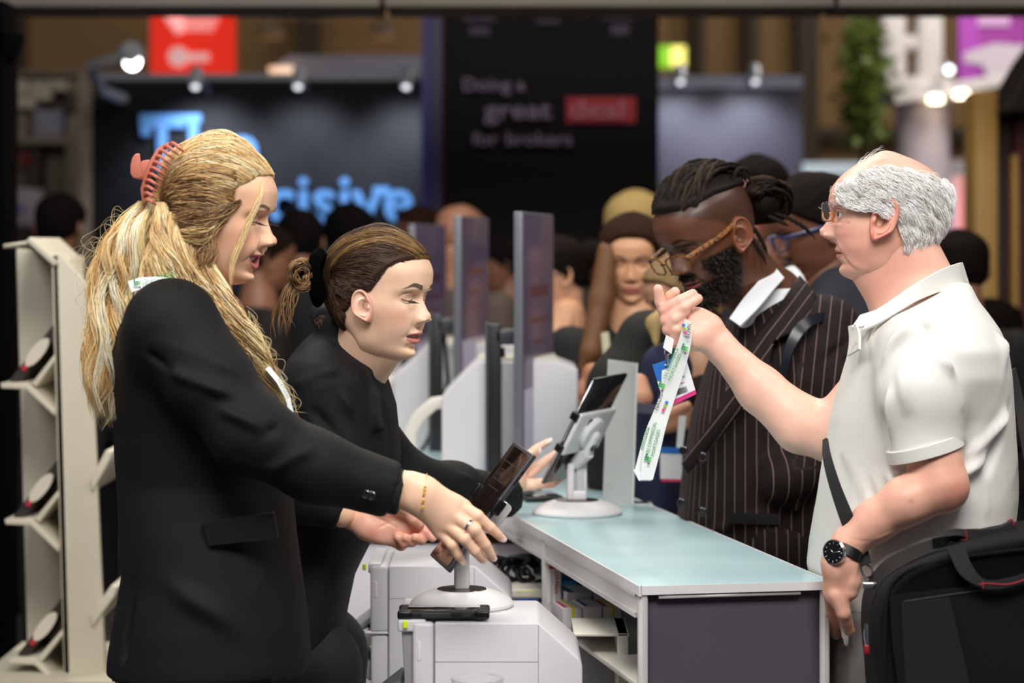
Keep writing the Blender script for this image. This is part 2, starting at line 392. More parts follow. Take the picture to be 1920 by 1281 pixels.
b_.build('screen_text',mat('dim_text','#3d2f28',.4),t1,smooth=False)
b_=MB(); b_.box((a-.001,b-.06,-.001),(a+.0008,b-.045,.001),0,M=M0); b_.box((a-.001,b-.04,-.001),(a+.0008,b-.032,.001),0,M=M0); b_.build('buttons',M_black,t1,smooth=False)
# second stand on the counter
s2=empty('tablet_stand',(at(1082,0,5.05).x,5.05,CT),0,'white round based tablet stand on the blue counter top','tablet stand','white tablet stands')
ellipse_base(.095,s2,.095)
k=5.05/FPX
b_=MB(); b_.box((-.022,-.018,.03),(-.006,.018,.108),.005); b_.box((-.006,.002,.03),(.021,.018,.118),.004); b_.box((-.022,-.017,.03),(.02,.0,.05),.004); b_.build('post',M_white,s2)
MB().box((-.002,-.004,.045),(.014,.004,.112),.003).build('cable_slot',mat('slot_grey','#b9b9c0',.5),s2)
c=loc(1096,803,5.03,s2)
Lv=Vector(((1129-992)*k,0.02,(899-715)*k)); Sv=Vector((66*k,.115,5*k))
Mt,a,b=tablet(s2,c,Lv,Sv,.007,None,None)
# back of this tablet faces the camera: local +z sign
nz=(Mt.to_3x3()@Vector((0,0,1))); sg=-1 if nz.y>0 else 1
def zb(z0,z1): return (min(sg*z0,sg*z1),max(sg*z0,sg*z1))
def bx(x0,y0,z0,x1,y1,z1,bev,name,m,par,MM):
    zz=zb(z0,z1); return MB().box((x0,y0,zz[0]),(x1,y1,zz[1]),bev,M=MM).build(name,m,par)
bx(-a-.004,-.05,.006,a+.004,.05,.016,.004,'bracket',M_white,s2,Mt)
zc=Matrix.Translation((0,0,sg*.016))
MB().lathe([(.036,0),(.037,.006),(.033,.012),(.02,.015)],48,M=Mt@zc@Matrix.Diagonal((1,1,sg,1))).build('pivot_disc',M_white,s2)
MB().lathe([(.011,0),(.011,.002),(.009,.003)],24,M=Mt@Matrix.Translation((.0,-.024,sg*.037))@Matrix.Diagonal((1,1,sg,1))).build('pivot_bolt',M_black,s2)
bx(-.016,-.055,.02,.016,.012,.04,.012,'swivel_arm',M_white,s2,Mt)
bx(-.03,.012,.0155,-.018,.035,.0175,.0005,'bracket_slot',M_black,s2,Mt)
MB().tube([Vector((-.004,0,.105)),Mt@Vector((0,-.04,sg*.03))],[.014,.016],12).build('neck',M_white,s2)
for yy in (-.048,.03): bx(-a-.009,yy,-.007,-a+.003,yy+.018,.012,.002,'clamp_jaw',M_black,s2,Mt)
t2=empty('tablet',s2.location+c,0,'dark tablet held edge on by the counter stand bracket','tablet')
M0=Matrix.Translation(-c)@Mt
MB().box((-a,-b,-.0035),(a,b,.0035),.0018,M=M0).build('tablet_body',mat('slate_metal','#23252a',.22,.7),t2)
MB().box((-a-.0004,-b+.003,-.0015),(-a+.001,b-.003,.0015),0,M=M0).build('silver_edge',M_chrome,t2)
bx(-a+.002,-b+.002,.0033,a-.002,b-.002,.0038,0,'back_cover',mat('dark_back','#1a1b1f',.18,.1,coat=.3),t2,M0)
bx(-a+.004,-b+.004,-.0042,a-.004,b-.004,-.0033,0,'screen',M_gloss,t2,M0)
# phones lying on the counter behind the stand
for i,(px,py,Y,w_,h_,lb) in enumerate([(1010,938,5.35,.085,.012,'black phone lying on the counter behind the tablet stand'),(985,930,5.55,.05,.01,'smaller grey black phone beside it, farther along the counter')]):
    q=at(px,py,Y); r=empty('phone',(q.x,Y,CT),CR,lb,'phone')
    MB().box((-w_/2,-.07,0.0),(w_/2,.07,h_),.003).build('case',M_black,r); MB().box((-w_/2+.004,-.062,h_-.0005),(w_/2-.004,.062,h_+.0006)).build('screen',M_gloss,r)
# acrylic sign holder on the counter
q=at(1130,965,5.2); q2=at(1188,965,5.2)
M_acr=mat('frosted_acrylic','#c4c6c4',.25,trans=.25,coat=.5)
sh=empty('sign_holder',(q.x,5.22,CT),0,'tall clear acrylic sign holder standing on the counter','sign holder')
zt=at(0,675,5.2).z-CT
MB().prism([(0,.002),(.065,.002),(.075,zt-.008),(.012,zt)],0,.004,'y',bev=.001).build('back_sheet',M_acr,sh)
MB().prism([(.064,.002),(.068,.002),(.0775,zt-.008),(.0735,zt-.008)],-.004,.008,'y',bev=.0005).build('clear_edge',mat('acrylic_edge','#e6ece8',.15,trans=.3),sh)
MB().box((0,0,0),(.11,.05,.003),.001).build('foot',M_acr,sh); MB().box((.07,.008,.003),(.1,.04,.005),.001).build('black_pad',M_black,sh)
# ---------------------------------------------------------------- back row machines, monitors
lt=empty('long_side_table',(0,0,0),0,'long white staff table carrying the larger printers and monitors','table')
MB().box((-.62,5.3,.93),(.14,8.35,.955),.004).build('tabletop',M_white,lt)
for x,y in ((-.6,5.32),(.1,5.32),(-.6,8.3),(.1,8.3),(.1,7.0),(-.6,7.0)): MB().box((x,y,0),(x+.03,y+.03,.93),.003).build('leg',M_alu,lt)
MB().box((-.6,5.34,.3),(.13,5.36,.9),.002).build('modesty_panel',M_inn,lt)
def machine(Y,pxl,pxr,ytop,lab,armtop=True):
    s=Y/FPX; z0=.955; zt=at(0,ytop,Y).z-z0; xl=(pxl-960)*s; w_=(pxr-pxl)*s
    r=empty('card_printer',(xl,Y,z0),0,lab,'printer','tall cream printers on the staff table')
    D=.3; c_=.085*w_/.32
    MB().prism([(0,0),(w_,0),(w_,zt-.02),(w_-.05,zt),(c_,zt),(c_*.9,zt-.005),(.0,zt-.085),(0,zt-.1)],0,D,'y',bev=.006).build('body',M_white2,r)
    MB().prism([(c_*.95,zt-.001),(w_-.05,zt-.001),(w_-.05,zt+.006),(c_,zt+.006)],.006,D-.006,'y',bev=.002).build('lid',M_cream,r)
    MB().box((w_*.42,-.001,.02),(w_*.423,.001,zt-.01)).build('seam',M_grey,r,smooth=False)
    # curved arm
    pts=[(.02,.05,zt-.10),(-.02,.05,zt-.105),(-.055,.05,zt-.135),(-.075,.05,zt-.17),(-.078,.05,zt-.21),(-.078,.05,zt-.26)]
    MB().tube(pts,[.016]*6,12,flat=.45,up=(0,1,0)).build('handle',M_cream,r)
    MB().prism([(-.13,0),(-.0,0),(-.0,.06),(-.04,.075),(-.08,.06)],.02,.2,'y',bev=.004).build('output_tray',M_grey,r)
    return r
machine(5.75,828,1084,677,'large cream printer in front, behind the pair of monitors')
machine(6.75,738,990,647,'large cream printer second in the row, left of the near monitor')
machine(7.9,690,900,640,'farthest large cream printer, mostly hidden by the woman in black')
def monitor(Y,x_back,x_f0,x_f1,yt,yb_,xs,ys,lab):
    """panel seen nearly edge-on: back edge strip x_back..x_f0, screen x_f0..x_f1"""
    s=Y/FPX; X=lambda p:(p-960)*s; z0=.955; zt=at(0,yt,Y).z; zb_=max(at(0,yb_,Y).z,z0+.03)
    r=empty('monitor',(X(xs),Y,z0),0,lab,'monitor','monitors along the staff table')
    ox=X(xs); cx=X(x_back)-ox; ex=X(x_f1)-ox; D=.5
    M=frame(Vector((cx,0,0)),Vector((ex-cx+.0,D,0)),(0,0,1))
    L_=math.hypot(ex-cx,D)
    # local: x along width, y up, z = toward staff/away
    zt-=z0; zb_-=z0
    MB().box((0,zb_,-.0),(L_,zt,.022),.003,M=M).build('housing',mat('monitor_grey','#6f7078',.35,.3),r)
    MB().box((.004,zb_+.004,.0215),(L_-.004,zt-.004,.024),.001,M=M).build('screen',mat('screen_violet','#2c2632',.3,emit='#473c50',es=.5),r)
    b=MB(); 
    MB().box((.006,zb_+.01,.024),(L_-.006,zb_+(zt-zb_)*.34,.0244),0,M=M).build('screen_lower_area',mat('pale_screen','#6a6474',.3,emit='#7a7486',es=.5),r,smooth=False)
    b.box((L_*.2,zb_+(zt-zb_)*.68,.024),(L_*.8,zb_+(zt-zb_)*.72,.0245),0,M=M); b.box((L_*.2,zb_+(zt-zb_)*.58,.024),(L_*.85,zb_+(zt-zb_)*.60,.0245),0,M=M);b.box((L_*.3,zb_+(zt-zb_)*.5,.024),(L_*.7,zb_+(zt-zb_)*.515,.0245),0,M=M)
    b.build('screen_text',mat('screen_print','#3a2230',.3,emit='#43232f',es=.35),r,smooth=False)
    zs=at(0,ys,Y).z-z0
    MB().box((-.018,.1,0),(.018,.14,zs),.004).build('stand_post',mat('post_black','#18181b',.35),r)
    MB().box((-.02,.095,0),(-.012,.145,zs+.004),.003).build('post_edge',mat('post_grey','#55575e',.3,.4),r)
    MB().box((.0,.1,zs-.05),(cx+.01 if cx>.03 else .06,.15,zs-.012),.008).build('stand_arm',M_dkgrey,r)
    MB().box((-.1,.02,0),(.14,.24,.012),.005).build('stand_foot',M_black,r)
    MB().tube([(.02,.2,zs-.06),(.03,.22,zs*.55),(.0,.2,zs*.3),(-.03,.15,.06),(-.06,.1,.02)],.006,8).build('cable',M_cable,r)
    return r
monitor(5.6,963,978,1026,397,905,925,610,'near monitor turned edge on with violet screen')
monitor(6.5,850,868,897,404,760,815,590,'middle monitor of three, left of the nearest one')
monitor(7.6,765,768,815,420,760,760,600,'farthest monitor, behind the head of the woman in black')
# tangle of cables below
b=MB()
for i in range(10):
    c0=at(930+i*9,1075+random.uniform(-12,12),5.0); rr=.03+random.random()*.015
    pts=[c0+Vector((rr*math.cos(a_)*1.2,random.uniform(-.02,.02),rr*.8*math.sin(a_))) for a_ in np.linspace(0,5.6,14)]
    b.tube(pts,.0055,6)
cb=b.build('cable_bundle',M_cable); tag(cb,'tangle of black cables on a shelf under the counter rail','cables')
r=empty('cream_tray',at(975,1098,4.95),0,'cream shelf tray holding the black cables behind the printers','tray')
MB().box((-.06,-.05,-.02),(.09,.12,0),.005).build('tray_body',M_cream,r); zl=at(966,1148,4.9).z-r.location.z; MB().box((-.06,-.10,zl-.012),(.06,.12,zl),.003).build('lower_shelf',M_cream,r)
MB().box((-.055,-.045,-.60),(-.035,.1,-.02)).build('support',M_inn,r); MB().box((.06,-.045,-.60),(.08,.1,-.02)).build('support',M_inn,r)
# ---------------------------------------------------------------- booths behind
def slab(name,px0,px1,py0,py1,Y,depth,m,parent=None,bottom=None,bev=0):
    a=at(px0,py0,Y); b=at(px1,py1,Y); z0=b.z if bottom is None else bottom
    return MB().box((a.x,Y,z0),(b.x,Y+depth,a.z),bev).build(name,m,parent,smooth=bev>0)
def spot(loc,target,power,size,blend=.9,col=(.85,.9,1)):
    l=bpy.data.lights.new('booth_spot_beam','SPOT'); l.energy=power; l.spot_size=math.radians(size); l.spot_blend=blend; l.color=col; l.shadow_soft_size=.05
    o=bpy.data.objects.new('booth_spot_beam',l); COL.objects.link(o); o.location=loc; o.rotation_euler=(Vector(target)-Vector(loc)).to_track_quat('-Z','Y').to_euler(); return o
M_lamp=mat('lamp_glow','#ffffff',.5,emit='#f4f8ff',es=4)
M_lamps=mat('lamp_small','#ffffff',.5,emit='#f4f8ff',es=1.6)
M_warm=mat('lamp_warm','#ffffff',.5,emit='#ffe9c4',es=7)
M_lampbody=mat('lamp_body','#c9ccd4',.3,.4)
YW=13.0
M_bw=mat('booth_black','#07080f',.7,spec=.25)
bw=empty('booth_wall',(0,0,0),0,'dark navy booth wall with large pale blue lettering','booth wall')
slab('panel',175,800,150,0,YW,.12,M_bw,bw,bottom=0)
slab('top_edge',150,800,138,152,YW+.02,.12,mat('edge_grey','#8c8c98',.5),bw)
slab('side_post',148,172,138,0,YW+.0,.15,mat('post_beige','#8a7a66',.6),bw,bottom=0)
M_lb=mat('pale_blue_letters','#3a6698',.7,emit='#5f9cdc',es=.30)
def btxt(txt,px,py,Y,capdpx,par,m,bold=.03,sx=1,nm='lettering'):
    # cap height in px -> size (cap ~ .73 size)
    s=capdpx*Y/FPX/.72; o=at(px,py,Y-.03)
    M=Matrix(((1,0,0,o.x),(0,0,-1,o.y),(0,1,0,o.z),(0,0,0,1)))
    return text(nm,txt,s,m,M,par,extrude=.012,bold=bold*s*.35,sx=sx)
btxt('The',262,320,YW,100,bw,M_lb,.035,1.02)
btxt('decisive',372,416,YW,92,bw,M_lb,.035,1.0)
# serifs on the lettering
b=MB()
for px0,px1,py0,py1 in [(262,376,214,230),(264,282,230,254),(300,345,306,320),(545,600,402,416),(700,730,350,366)]:
    p=at(px0,py0,YW-.045); q=at(px1,py1,YW-.045); b.box((p.x,YW-.045,q.z),(q.x,YW-.02,p.z))
b.build('letter_serifs',M_lb,bw,smooth=False)
def booth_lamp(px,py,Y,name,lab,aim=None,power=30,size=75,par=None,arm=True):
    p=at(px,py,Y-.5); r=empty('spotlight',p,0,lab,'spotlight','spotlights on the booth walls')
    MB().tube([(0,0,0),(0,.25,.02),(0,.5,-.06)],.012,8).build('arm',M_lampbody,r)
    MB().lathe([(.03,-.07),(.035,-.03),(.035,.03),(.02,.05)],20,M=Matrix.Rotation(math.radians(-30),4,'X')).build('head',M_lampbody,r)
    MB().lathe([(.018,-.075),(.018,-.07)],20,M=Matrix.Rotation(math.radians(-30),4,'X')).build('lens',M_lamps,r)
    spot(p+Vector((0,.12,.02)),Vector((p.x,Y,p.z-.75)),power,max(size,100))
    return r
booth_lamp(368,142,YW,'a','small white spotlight above the navy booth wall, below the red banner',power=110)
booth_lamp(560,142,YW,'b','white spotlight in the middle of the navy booth wall top',power=75)
booth_lamp(762,142,YW,'c','white spotlight at the right end of the navy booth wall top',power=110)
# long arm spotlight pointing at us (left)
Ya=12.0
r=empty('arm_spotlight',at(170,125,Ya),0,'bright white spotlight on a long arm at the end of the navy booth','spotlight')
p1=at(248,106,Ya-.4)-r.location
MB().tube([(0,1.0,-.1),(0,.3,-.1),(0,0,0),p1*.85],[.03,.03,.035,.04],12).build('arm',mat('arm_white','#d4d0ca',.5),r)
MB().lathe([(.035,-.08),(.06,-.05),(.065,.0),(.05,.03)],20,M=Matrix.Translation(p1)@Matrix.Rotation(math.radians(60),4,'X')@Matrix.Rotation(math.pi,4,'X')).build('head',M_lampbody,r)
MB().lathe([(.038,0),(.04,.01)],20,M=Matrix.Translation(p1+Vector((.01,-.05,-.03)))@Matrix.Rotation(math.radians(90),4,'X')).build('lens',mat('lamp_hot','#ffffff',.5,emit='#ffffff',es=9),r)
# red banner
Yr=19
rb=empty('hanging_banner',at(362,15,Yr),0,'bright red hanging banner with white print above the navy booth','banner')
M_rb=mat('red_banner','#e8281c',.7,emit='#e8301c',es=.6)  # cloth glows on its own to look brighter; it is no lamp
a=at(282,12,Yr)-rb.location; b_=at(441,150,Yr)-rb.location
MB().box((a.x,0,b_.z),(b_.x,.03,a.z)).build('cloth',M_rb,rb,smooth=False)
M_bp=mat('banner_print','#f2c8c4',.7,emit='#f0b8b4',es=.5)  # print is given a glow along with the cloth
def rel(px,py,Y,par): return at(px,py,Y)-par.location
bb=MB()
for k,(x0,y0,x1,y1) in enumerate([(312,26,415,30),(318,34,410,40),(326,44,404,50),(336,53,400,58)]):
    p=rel(x0,y0,Yr,rb);q=rel(x1,y1,Yr,rb); bb.box((p.x,-.02,q.z),(q.x,-.002,p.z))
p=[rel(x,y,Yr,rb) for x,y in ((300,22),(345,22),(345,58),(332,66))]
bb.prism([(v.x,v.z) for v in p],-.02,-.002,'y')
bb.build('print',M_bp,rb,smooth=False)
bb=MB(); 
q=rel(335,107,Yr,rb); bb.lathe([(.08,-.01),(.08,.01)],24,M=Matrix.Translation((q.x,-.02,q.z))@Matrix.Rotation(math.pi/2,4,'X'))
q=rel(348,100,Yr,rb); q2=rel(392,115,Yr,rb); bb.box((q.x,-.02,q2.z),(q2.x,-.002,q.z)); bb.build('logo',M_bp,rb,smooth=False)
MB().tube([(a.x,0,0.02),(b_.x,0,0.02)],.02,8).build('rod',M_lampbody,rb)
for x_ in (a.x*.9,b_.x*.9): MB().tube([(x_,0,.02),(x_,0,9-rb.location.z)],.008,6).build('cord',M_cable,rb)
# pale structure behind navy wall (fabric roof)
M_pale=mat('pale_fascia','#9a98a6',.6)
pf=empty('pale_booth_fascia',at(650,125,16),0,'pale lilac booth fascia rising behind the navy wall','booth')
b=MB()
P=[rel(x,y,16,pf) for x,y in ((515,150),(520,118),(545,104),(790,104),(790,150))]
b.prism([(v.x,v.z) for v in P],0,.3,'y'); b.build('fascia',M_pale,pf)
MB().box((-.2,.05,-3.2),(.2,.15,0)).box((-.25,.05,-3.2),(-.2,.2,0)).build('support',M_pale,pf,smooth=False); pf.location.z=pf.location.z
q=rel(528,140,15.9,pf); MB().lathe([(.07,-.05),(.09,.05)],16,M=Matrix.Translation(q)).build('warm_lamp',mat('lamp_peach','#ffffff',.5,emit='#e8b890',es=1.2),pf)
for nm,px in (('ceiling_lamp',510),('ceiling_lamp',718)):
    r=empty(nm,at(px,60,24),0,'round dim hall lamp hanging %s'%('above the middle of the navy booth' if px<600 else 'just left of the purple tower'),'lamp','hall lamps')
    MB().lathe([(.02,.16),(.08,.1),(.14,-.05)],16).build('shade',mat('lamp_tin','#4a3a2a',.5),r); MB().lathe([(.12,-.06),(.13,-.05)],16).build('bulb',mat('bulb_dim','#c09060',.5,emit='#8a6038',es=.6),r)
    MB().tube([(0,0,.16),(0,0,3.5)],.01,6).build('cord',M_cable,r)
# lit gantry strips at top
for k,(x0,x1) in enumerate(((475,560),(575,740),(765,790))):
    p=at(x0,14,27);q=at(x1,30,27)
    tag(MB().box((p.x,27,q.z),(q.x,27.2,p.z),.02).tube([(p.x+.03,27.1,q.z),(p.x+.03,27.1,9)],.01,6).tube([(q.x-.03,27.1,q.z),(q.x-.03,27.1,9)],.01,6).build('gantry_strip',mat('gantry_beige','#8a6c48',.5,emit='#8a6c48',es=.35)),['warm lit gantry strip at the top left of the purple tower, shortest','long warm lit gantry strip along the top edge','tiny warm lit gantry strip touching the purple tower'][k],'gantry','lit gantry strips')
# left shelving booth
lf=empty('display_booth',at(80,300,15),0,'blurry beige display booth with shelves at the far left','booth')
M_bg1=mat('beige_shelf','#8d7e6c',.7); M_bg2=mat('cream_goods','#cfc5ae',.7); M_bg3=mat('dark_goods','#4a3d32',.8)  # shelf beige, goods cream, and a plain dark brown for some goods
def R(px0,py0,px1,py1,d0,d1,name,m,par,Y=15,bev=.01):
    p=rel(px0,py0,Y,par);q=rel(px1,py1,Y,par); return MB().box((p.x,d0,q.z),(q.x,d1,p.z),bev).build(name,m,par)
R(12,138,150,480,.3,.35,'back_wall',M_bg1,lf)
R(12,136,170,146,-.2,.3,'canopy',M_bg1,lf); R(128,145,160,480,-.1,.3,'side_post',M_bg1,lf)
for i,(x0,y0,x1,y1) in enumerate([(14,150,60,178),(62,152,100,190),(100,150,134,172),(30,180,70,205)]): R(x0,y0,x1,y1,-.1,.15,'goods',M_bg2,lf)
R(12,258,130,272,-.15,.3,'shelf',M_bg1,lf); R(30,215,58,260,-.1,.1,'goods',M_bg1,lf); R(62,205,118,256,.0,.1,'goods',M_pale,lf)
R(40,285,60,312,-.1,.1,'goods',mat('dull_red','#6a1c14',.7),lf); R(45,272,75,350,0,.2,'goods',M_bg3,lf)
R(14,356,85,425,-.4,.1,'counter_box',mat('lilac_counter','#b9aeb8',.6),lf); R(14,385,70,400,-.42,-.4,'stripe',mat('violet_stripe','#7f74a8',.6),lf)
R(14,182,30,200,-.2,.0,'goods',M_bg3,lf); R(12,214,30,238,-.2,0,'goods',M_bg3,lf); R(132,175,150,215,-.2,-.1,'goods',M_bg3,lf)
# dark foreground stand edge, far left
M_drk0=mat('matt_black','#040304',.95,spec=.05)
dk=empty('dark_stand',at(0,300,7.6),0,'black stand upright at the extreme left edge','stand')
p=rel(-40,0,7.6,dk);q=rel(10,560,7.6,dk)
MB().box((p.x,0,-dk.location.z),(q.x,.2,p.z),.01).build('upright',M_drk0,dk); p=rel(-20,50,7.6,dk);q=rel(40,110,7.6,dk)
MB().prism([(p.x,p.z),(q.x,rel(0,62,7.6,dk).z),(rel(20,0,7.6,dk).x,q.z),(p.x,q.z)],0,.1,'y',bev=.01).build('bracket',M_drk0,dk)
# dark purple tower
YT=11.5
tw=empty('tower',(0,0,0),0,'tall near black purple tower with faded white and red slogan','booth tower')
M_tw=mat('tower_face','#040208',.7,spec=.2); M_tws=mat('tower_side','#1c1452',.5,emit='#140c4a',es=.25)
slab('front',830,1235,-80,0,YT,.1,M_tw,tw,bottom=0)
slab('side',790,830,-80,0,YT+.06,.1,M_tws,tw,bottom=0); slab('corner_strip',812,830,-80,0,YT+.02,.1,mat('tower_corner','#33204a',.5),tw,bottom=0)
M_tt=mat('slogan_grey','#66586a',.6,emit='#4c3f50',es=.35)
btxt('Doing a',866,170,YT,24,tw,M_tt,.02,1.12,'slogan'); btxt('great',908,222,YT,34,tw,M_tt,.03,1.28,'slogan')
p=at(1062,182,YT-.02);q=at(1192,230,YT-.02)
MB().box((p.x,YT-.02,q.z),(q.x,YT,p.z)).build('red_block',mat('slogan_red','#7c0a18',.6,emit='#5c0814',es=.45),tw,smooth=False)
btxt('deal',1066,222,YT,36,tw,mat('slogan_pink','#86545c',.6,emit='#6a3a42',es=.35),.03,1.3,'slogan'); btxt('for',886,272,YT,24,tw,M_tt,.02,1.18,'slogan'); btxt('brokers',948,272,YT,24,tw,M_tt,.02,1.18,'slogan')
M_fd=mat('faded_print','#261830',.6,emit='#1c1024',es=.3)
for x0,y0,x1,y1 in ((868,30,930,40),(880,50,918,66),(1005,36,1050,44),(1130,26,1190,36),(1145,45,1180,66)):
    p=at(x0,y0,YT-.015);q=at(x1,y1,YT-.015); MB().box((p.x,YT-.015,q.z),(q.x,YT,p.z)).build('faded_logo',M_fd,tw,smooth=False)
# grey wall right
Yg=14.5
gw=empty('booth_wall',(0,0,0),0,'slate grey blue blank booth wall right of the tower','booth wall')
slab('panel',1228,1505,165,0,Yg,.15,mat('slate_wall','#3e3b48',.5),gw,bottom=0); slab('top_edge',1228,1505,142,166,Yg-.06,.2,mat('slate_top','#8a8aa0',.4),gw)
for px,lab in ((1275,'spotlight above the slate wall beside the green exit sign'),(1415,'spotlight above the right part of the slate wall')):
    booth_lamp(px,135,Yg,'g',lab,power=55,size=100)
ex=empty('exit_sign',at(1259,106,24),0,'glowing green and yellow exit sign on the hall wall','sign')
p=rel(1232,86,24,ex);q=rel(1286,126,24,ex)
MB().box((p.x,0,q.z),(q.x,.1,p.z),.01).build('box',mat('exit_green','#5f8f10',.4,emit='#7fbf20',es=1.1),ex)
MB().tube([(0,.05,0),(0,.05,9-ex.location.z)],.01,6).build('hanger',M_cable,ex)
p=rel(1258,88,24,ex);q=rel(1284,124,24,ex); MB().box((p.x,-.02,q.z),(q.x,0,p.z)).build('lit_panel',mat('exit_yellow','#f2e070',.4,emit='#f0dc78',es=1.5),ex,smooth=False)
# white pillar structure
Yp=17
M_pl=mat('pillar_white','#d5cfcd',.5); M_pl2=mat('pillar_lilac','#c9bcc4',.5)
pr=empty('white_pillar',at(1730,300,Yp),0,'white round pillar with lattice head behind the older man','pillar')
k=Yp/FPX
MB().lathe([(50*k,-3.0),(50*k,.45)],32).build('shaft',M_pl2,pr)
for x0,x1 in ((1650,1698),(1718,1768)): R(x0,20,x1,165,-.05,.2,'upright',M_pl,pr,Yp,.04)
R(1690,66,1725,96,-.03,.15,'crossbar',M_pl,pr,Yp,.04)
p=rel(1722,168,Yp,pr); MB().lathe([(70*k,-.10),(78*k,0),(60*k,.08)],32,M=Matrix.Translation((p.x,0,p.z))).build('collar',M_pl,pr)
b=MB(); 
p=rel(1665,190,Yp,pr);q=rel(1880,155,Yp,pr)
b.prism([(p.x,p.z-.04),(q.x,q.z-.04),(q.x,q.z+.05),(p.x,p.z+.05)],-.3,.0,'y',bev=.01); b.build('roof_arm',M_pl,pr)
for px,py,lab in ((1754,187,'left of two warm oval downlights on the white pillar'),(1803,178,'right of two warm oval downlights on the white pillar')):
    r=empty('downlight',at(px,py,Yp-.35),0,lab,'lamp','warm downlights'); MB().lathe([(.048,-.02),(.048,.02)],24).build('lens',M_warm,r); MB().lathe([(.075,.03),(.05,.07)],24).build('housing',M_lampbody,r)
r=empty('round_lamp',at(1780,131,Yp-.5),0,'small intensely white round lamp above the pillar collar','lamp'); MB().lathe([(.02,-.01),(.028,0),(.02,.01)],24,M=Matrix.Rotation(math.pi/2,4,'X')).build('lens',mat('lamp_hot2','#fff',.5,emit='#ffffff',es=16) if False else M_lamp,r); MB().tube([(0,.05,0),(0,.3,.1)],.02,8).build('arm',M_lampbody,r)
# purple banner
pb=empty('hanging_banner',at(1860,90,18),0,'purple hanging banner with white shapes at the upper right','banner')
def R2(a_,b_,c_,d_,y0,y1,n_,m_): return R(a_,b_,c_,d_,y0,y1,n_,m_,pb,18,.005)
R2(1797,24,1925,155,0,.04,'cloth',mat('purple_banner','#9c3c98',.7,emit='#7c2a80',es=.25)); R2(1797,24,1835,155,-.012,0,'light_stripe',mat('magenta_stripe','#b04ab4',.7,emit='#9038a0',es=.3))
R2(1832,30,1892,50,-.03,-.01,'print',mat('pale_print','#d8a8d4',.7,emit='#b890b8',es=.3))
for x_ in (-.2,.2): MB().tube([(x_,0,.2),(x_,0,9-pb.location.z)],.008,6).build('cord',M_cable,pb)
P=[rel(x,y,18,pb) for x,y in ((1806,100),(1860,82),(1925,86),(1925,140),(1850,146),(1840,122),(1806,118))]
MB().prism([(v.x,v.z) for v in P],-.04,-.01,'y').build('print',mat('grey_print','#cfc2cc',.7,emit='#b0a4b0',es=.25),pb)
# timber frame booth right
tf=empty('timber_booth',at(1860,400,10),0,'golden timber post booth with dark roof at the right edge','booth')
M_tim=mat('timber','#b08a48',.55,var=.12,vscale=30,stretch=(6,6,.6)); M_drk=mat('dark_roof','#140a0c',.7); M_dred=mat('dark_red','#4a0606',.7)
R(1828,170,1872,1400,0,.25,'post',M_tim,tf,10)
P=[rel(x,y,10,tf) for x,y in ((1865,215),(1925,110),(2050,-60),(2050,215))]
MB().prism([(v.x,v.z) for v in P],-.2,.3,'y',bev=.01).build('roof',M_drk,tf)
R(1872,200,1905,1400,.05,.25,'inner_wall',mat('booth_brown','#2a1512',.7),tf,10); R(1905,215,2050,1400,.0,.25,'red_wall',M_dred,tf,10)
R(1898,290,1908,1400,-.03,.05,'gold_trim',M_tim,tf,10)
# bright booths between heads on right
for i,(x0,y0,x1,y1,Y,c,lab,es) in enumerate([(1500,305,1640,330,20,'#b8c8d0','pale blue light panel between the slate wall and the pillar',.5),(1500,330,1620,350,20.4,'#ffd8e8','white and pink light panel beneath the pale blue one',.7),
   (1500,340,1535,420,19,'#e01880','magenta light panel beside the slate wall edge',.55),(1770,300,1835,335,20,'#a8a0a0','grey fascia panel right of the pillar',.3),(1778,330,1812,520,19,'#d8b0b0','pale pink light panel right of the older man',.5),(1808,330,1838,450,18.9,'#f05848','coral red light panel beside the timber post',.6),(1770,370,1785,470,18.8,'#c040c0','violet light strip right behind the older man',.6)]):
    p=at(x0,y0,Y);q=at(x1,y1,Y); r=empty('light_panel',((p.x+q.x)/2,Y,0),0,lab,'light panel','coloured light panels'); w_=abs(q.x-p.x)/2
    MB().box((-w_,0,q.z),(w_,.06,p.z),.01).build('panel',mat('panel_glow',c,.5,emit=c,es=es),r); MB().box((-w_,.02,0),(w_,.06,q.z)).build('support',M_drk,r,smooth=False)
# foliage (hanging plant)
V=[];F=[]
for i in range(900):
    c_=at(random.gauss(1618,20),random.gauss(120,55) if i%3 else random.gauss(200,40),16)+Vector((0,random.uniform(-.3,.3),0))
    u=Vector(RNG.normal(size=3)).normalized()*.045; v=Vector(RNG.normal(size=3)).normalized()*.03; n0=len(V); V+=[c_-u,c_+v,c_+u,c_-v]; F.append((n0,n0+1,n0+2,n0+3))
me=bpy.data.meshes.new('foliage'); me.from_pydata([tuple(v) for v in V],[],F)
hp=empty('hanging_plant',at(1618,60,16),0,'blurry green foliage hanging left of the white pillar','plant'); o=link('foliage',me,mat('leaf_green','#5a6a20',.6),hp,False); me.transform(Matrix.Translation(-hp.location))
MB().tube([(0,0,.3),(0,0,-.9)],.02,6).build('stem',M_halld,hp)
MB().tube([(0,0,.3),(0,0,5)],.008,6).build('wire',M_cable,hp)
# ---------------------------------------------------------------- brochure rack on the left
Yb=5.7; kb=Yb/FPX
rk=empty('brochure_rack',at(120,0,Yb)*1.0,0,'cream double sided brochure rack at the left','rack')
rk.location.z=0
M_rk=mat('rack_cream','#c9c1ac',.55,var=.03)
def rr(px,py,Y=Yb): v=at(px,py,Y); return Vector((v.x-rk.location.x,v.y-rk.location.y,v.z))
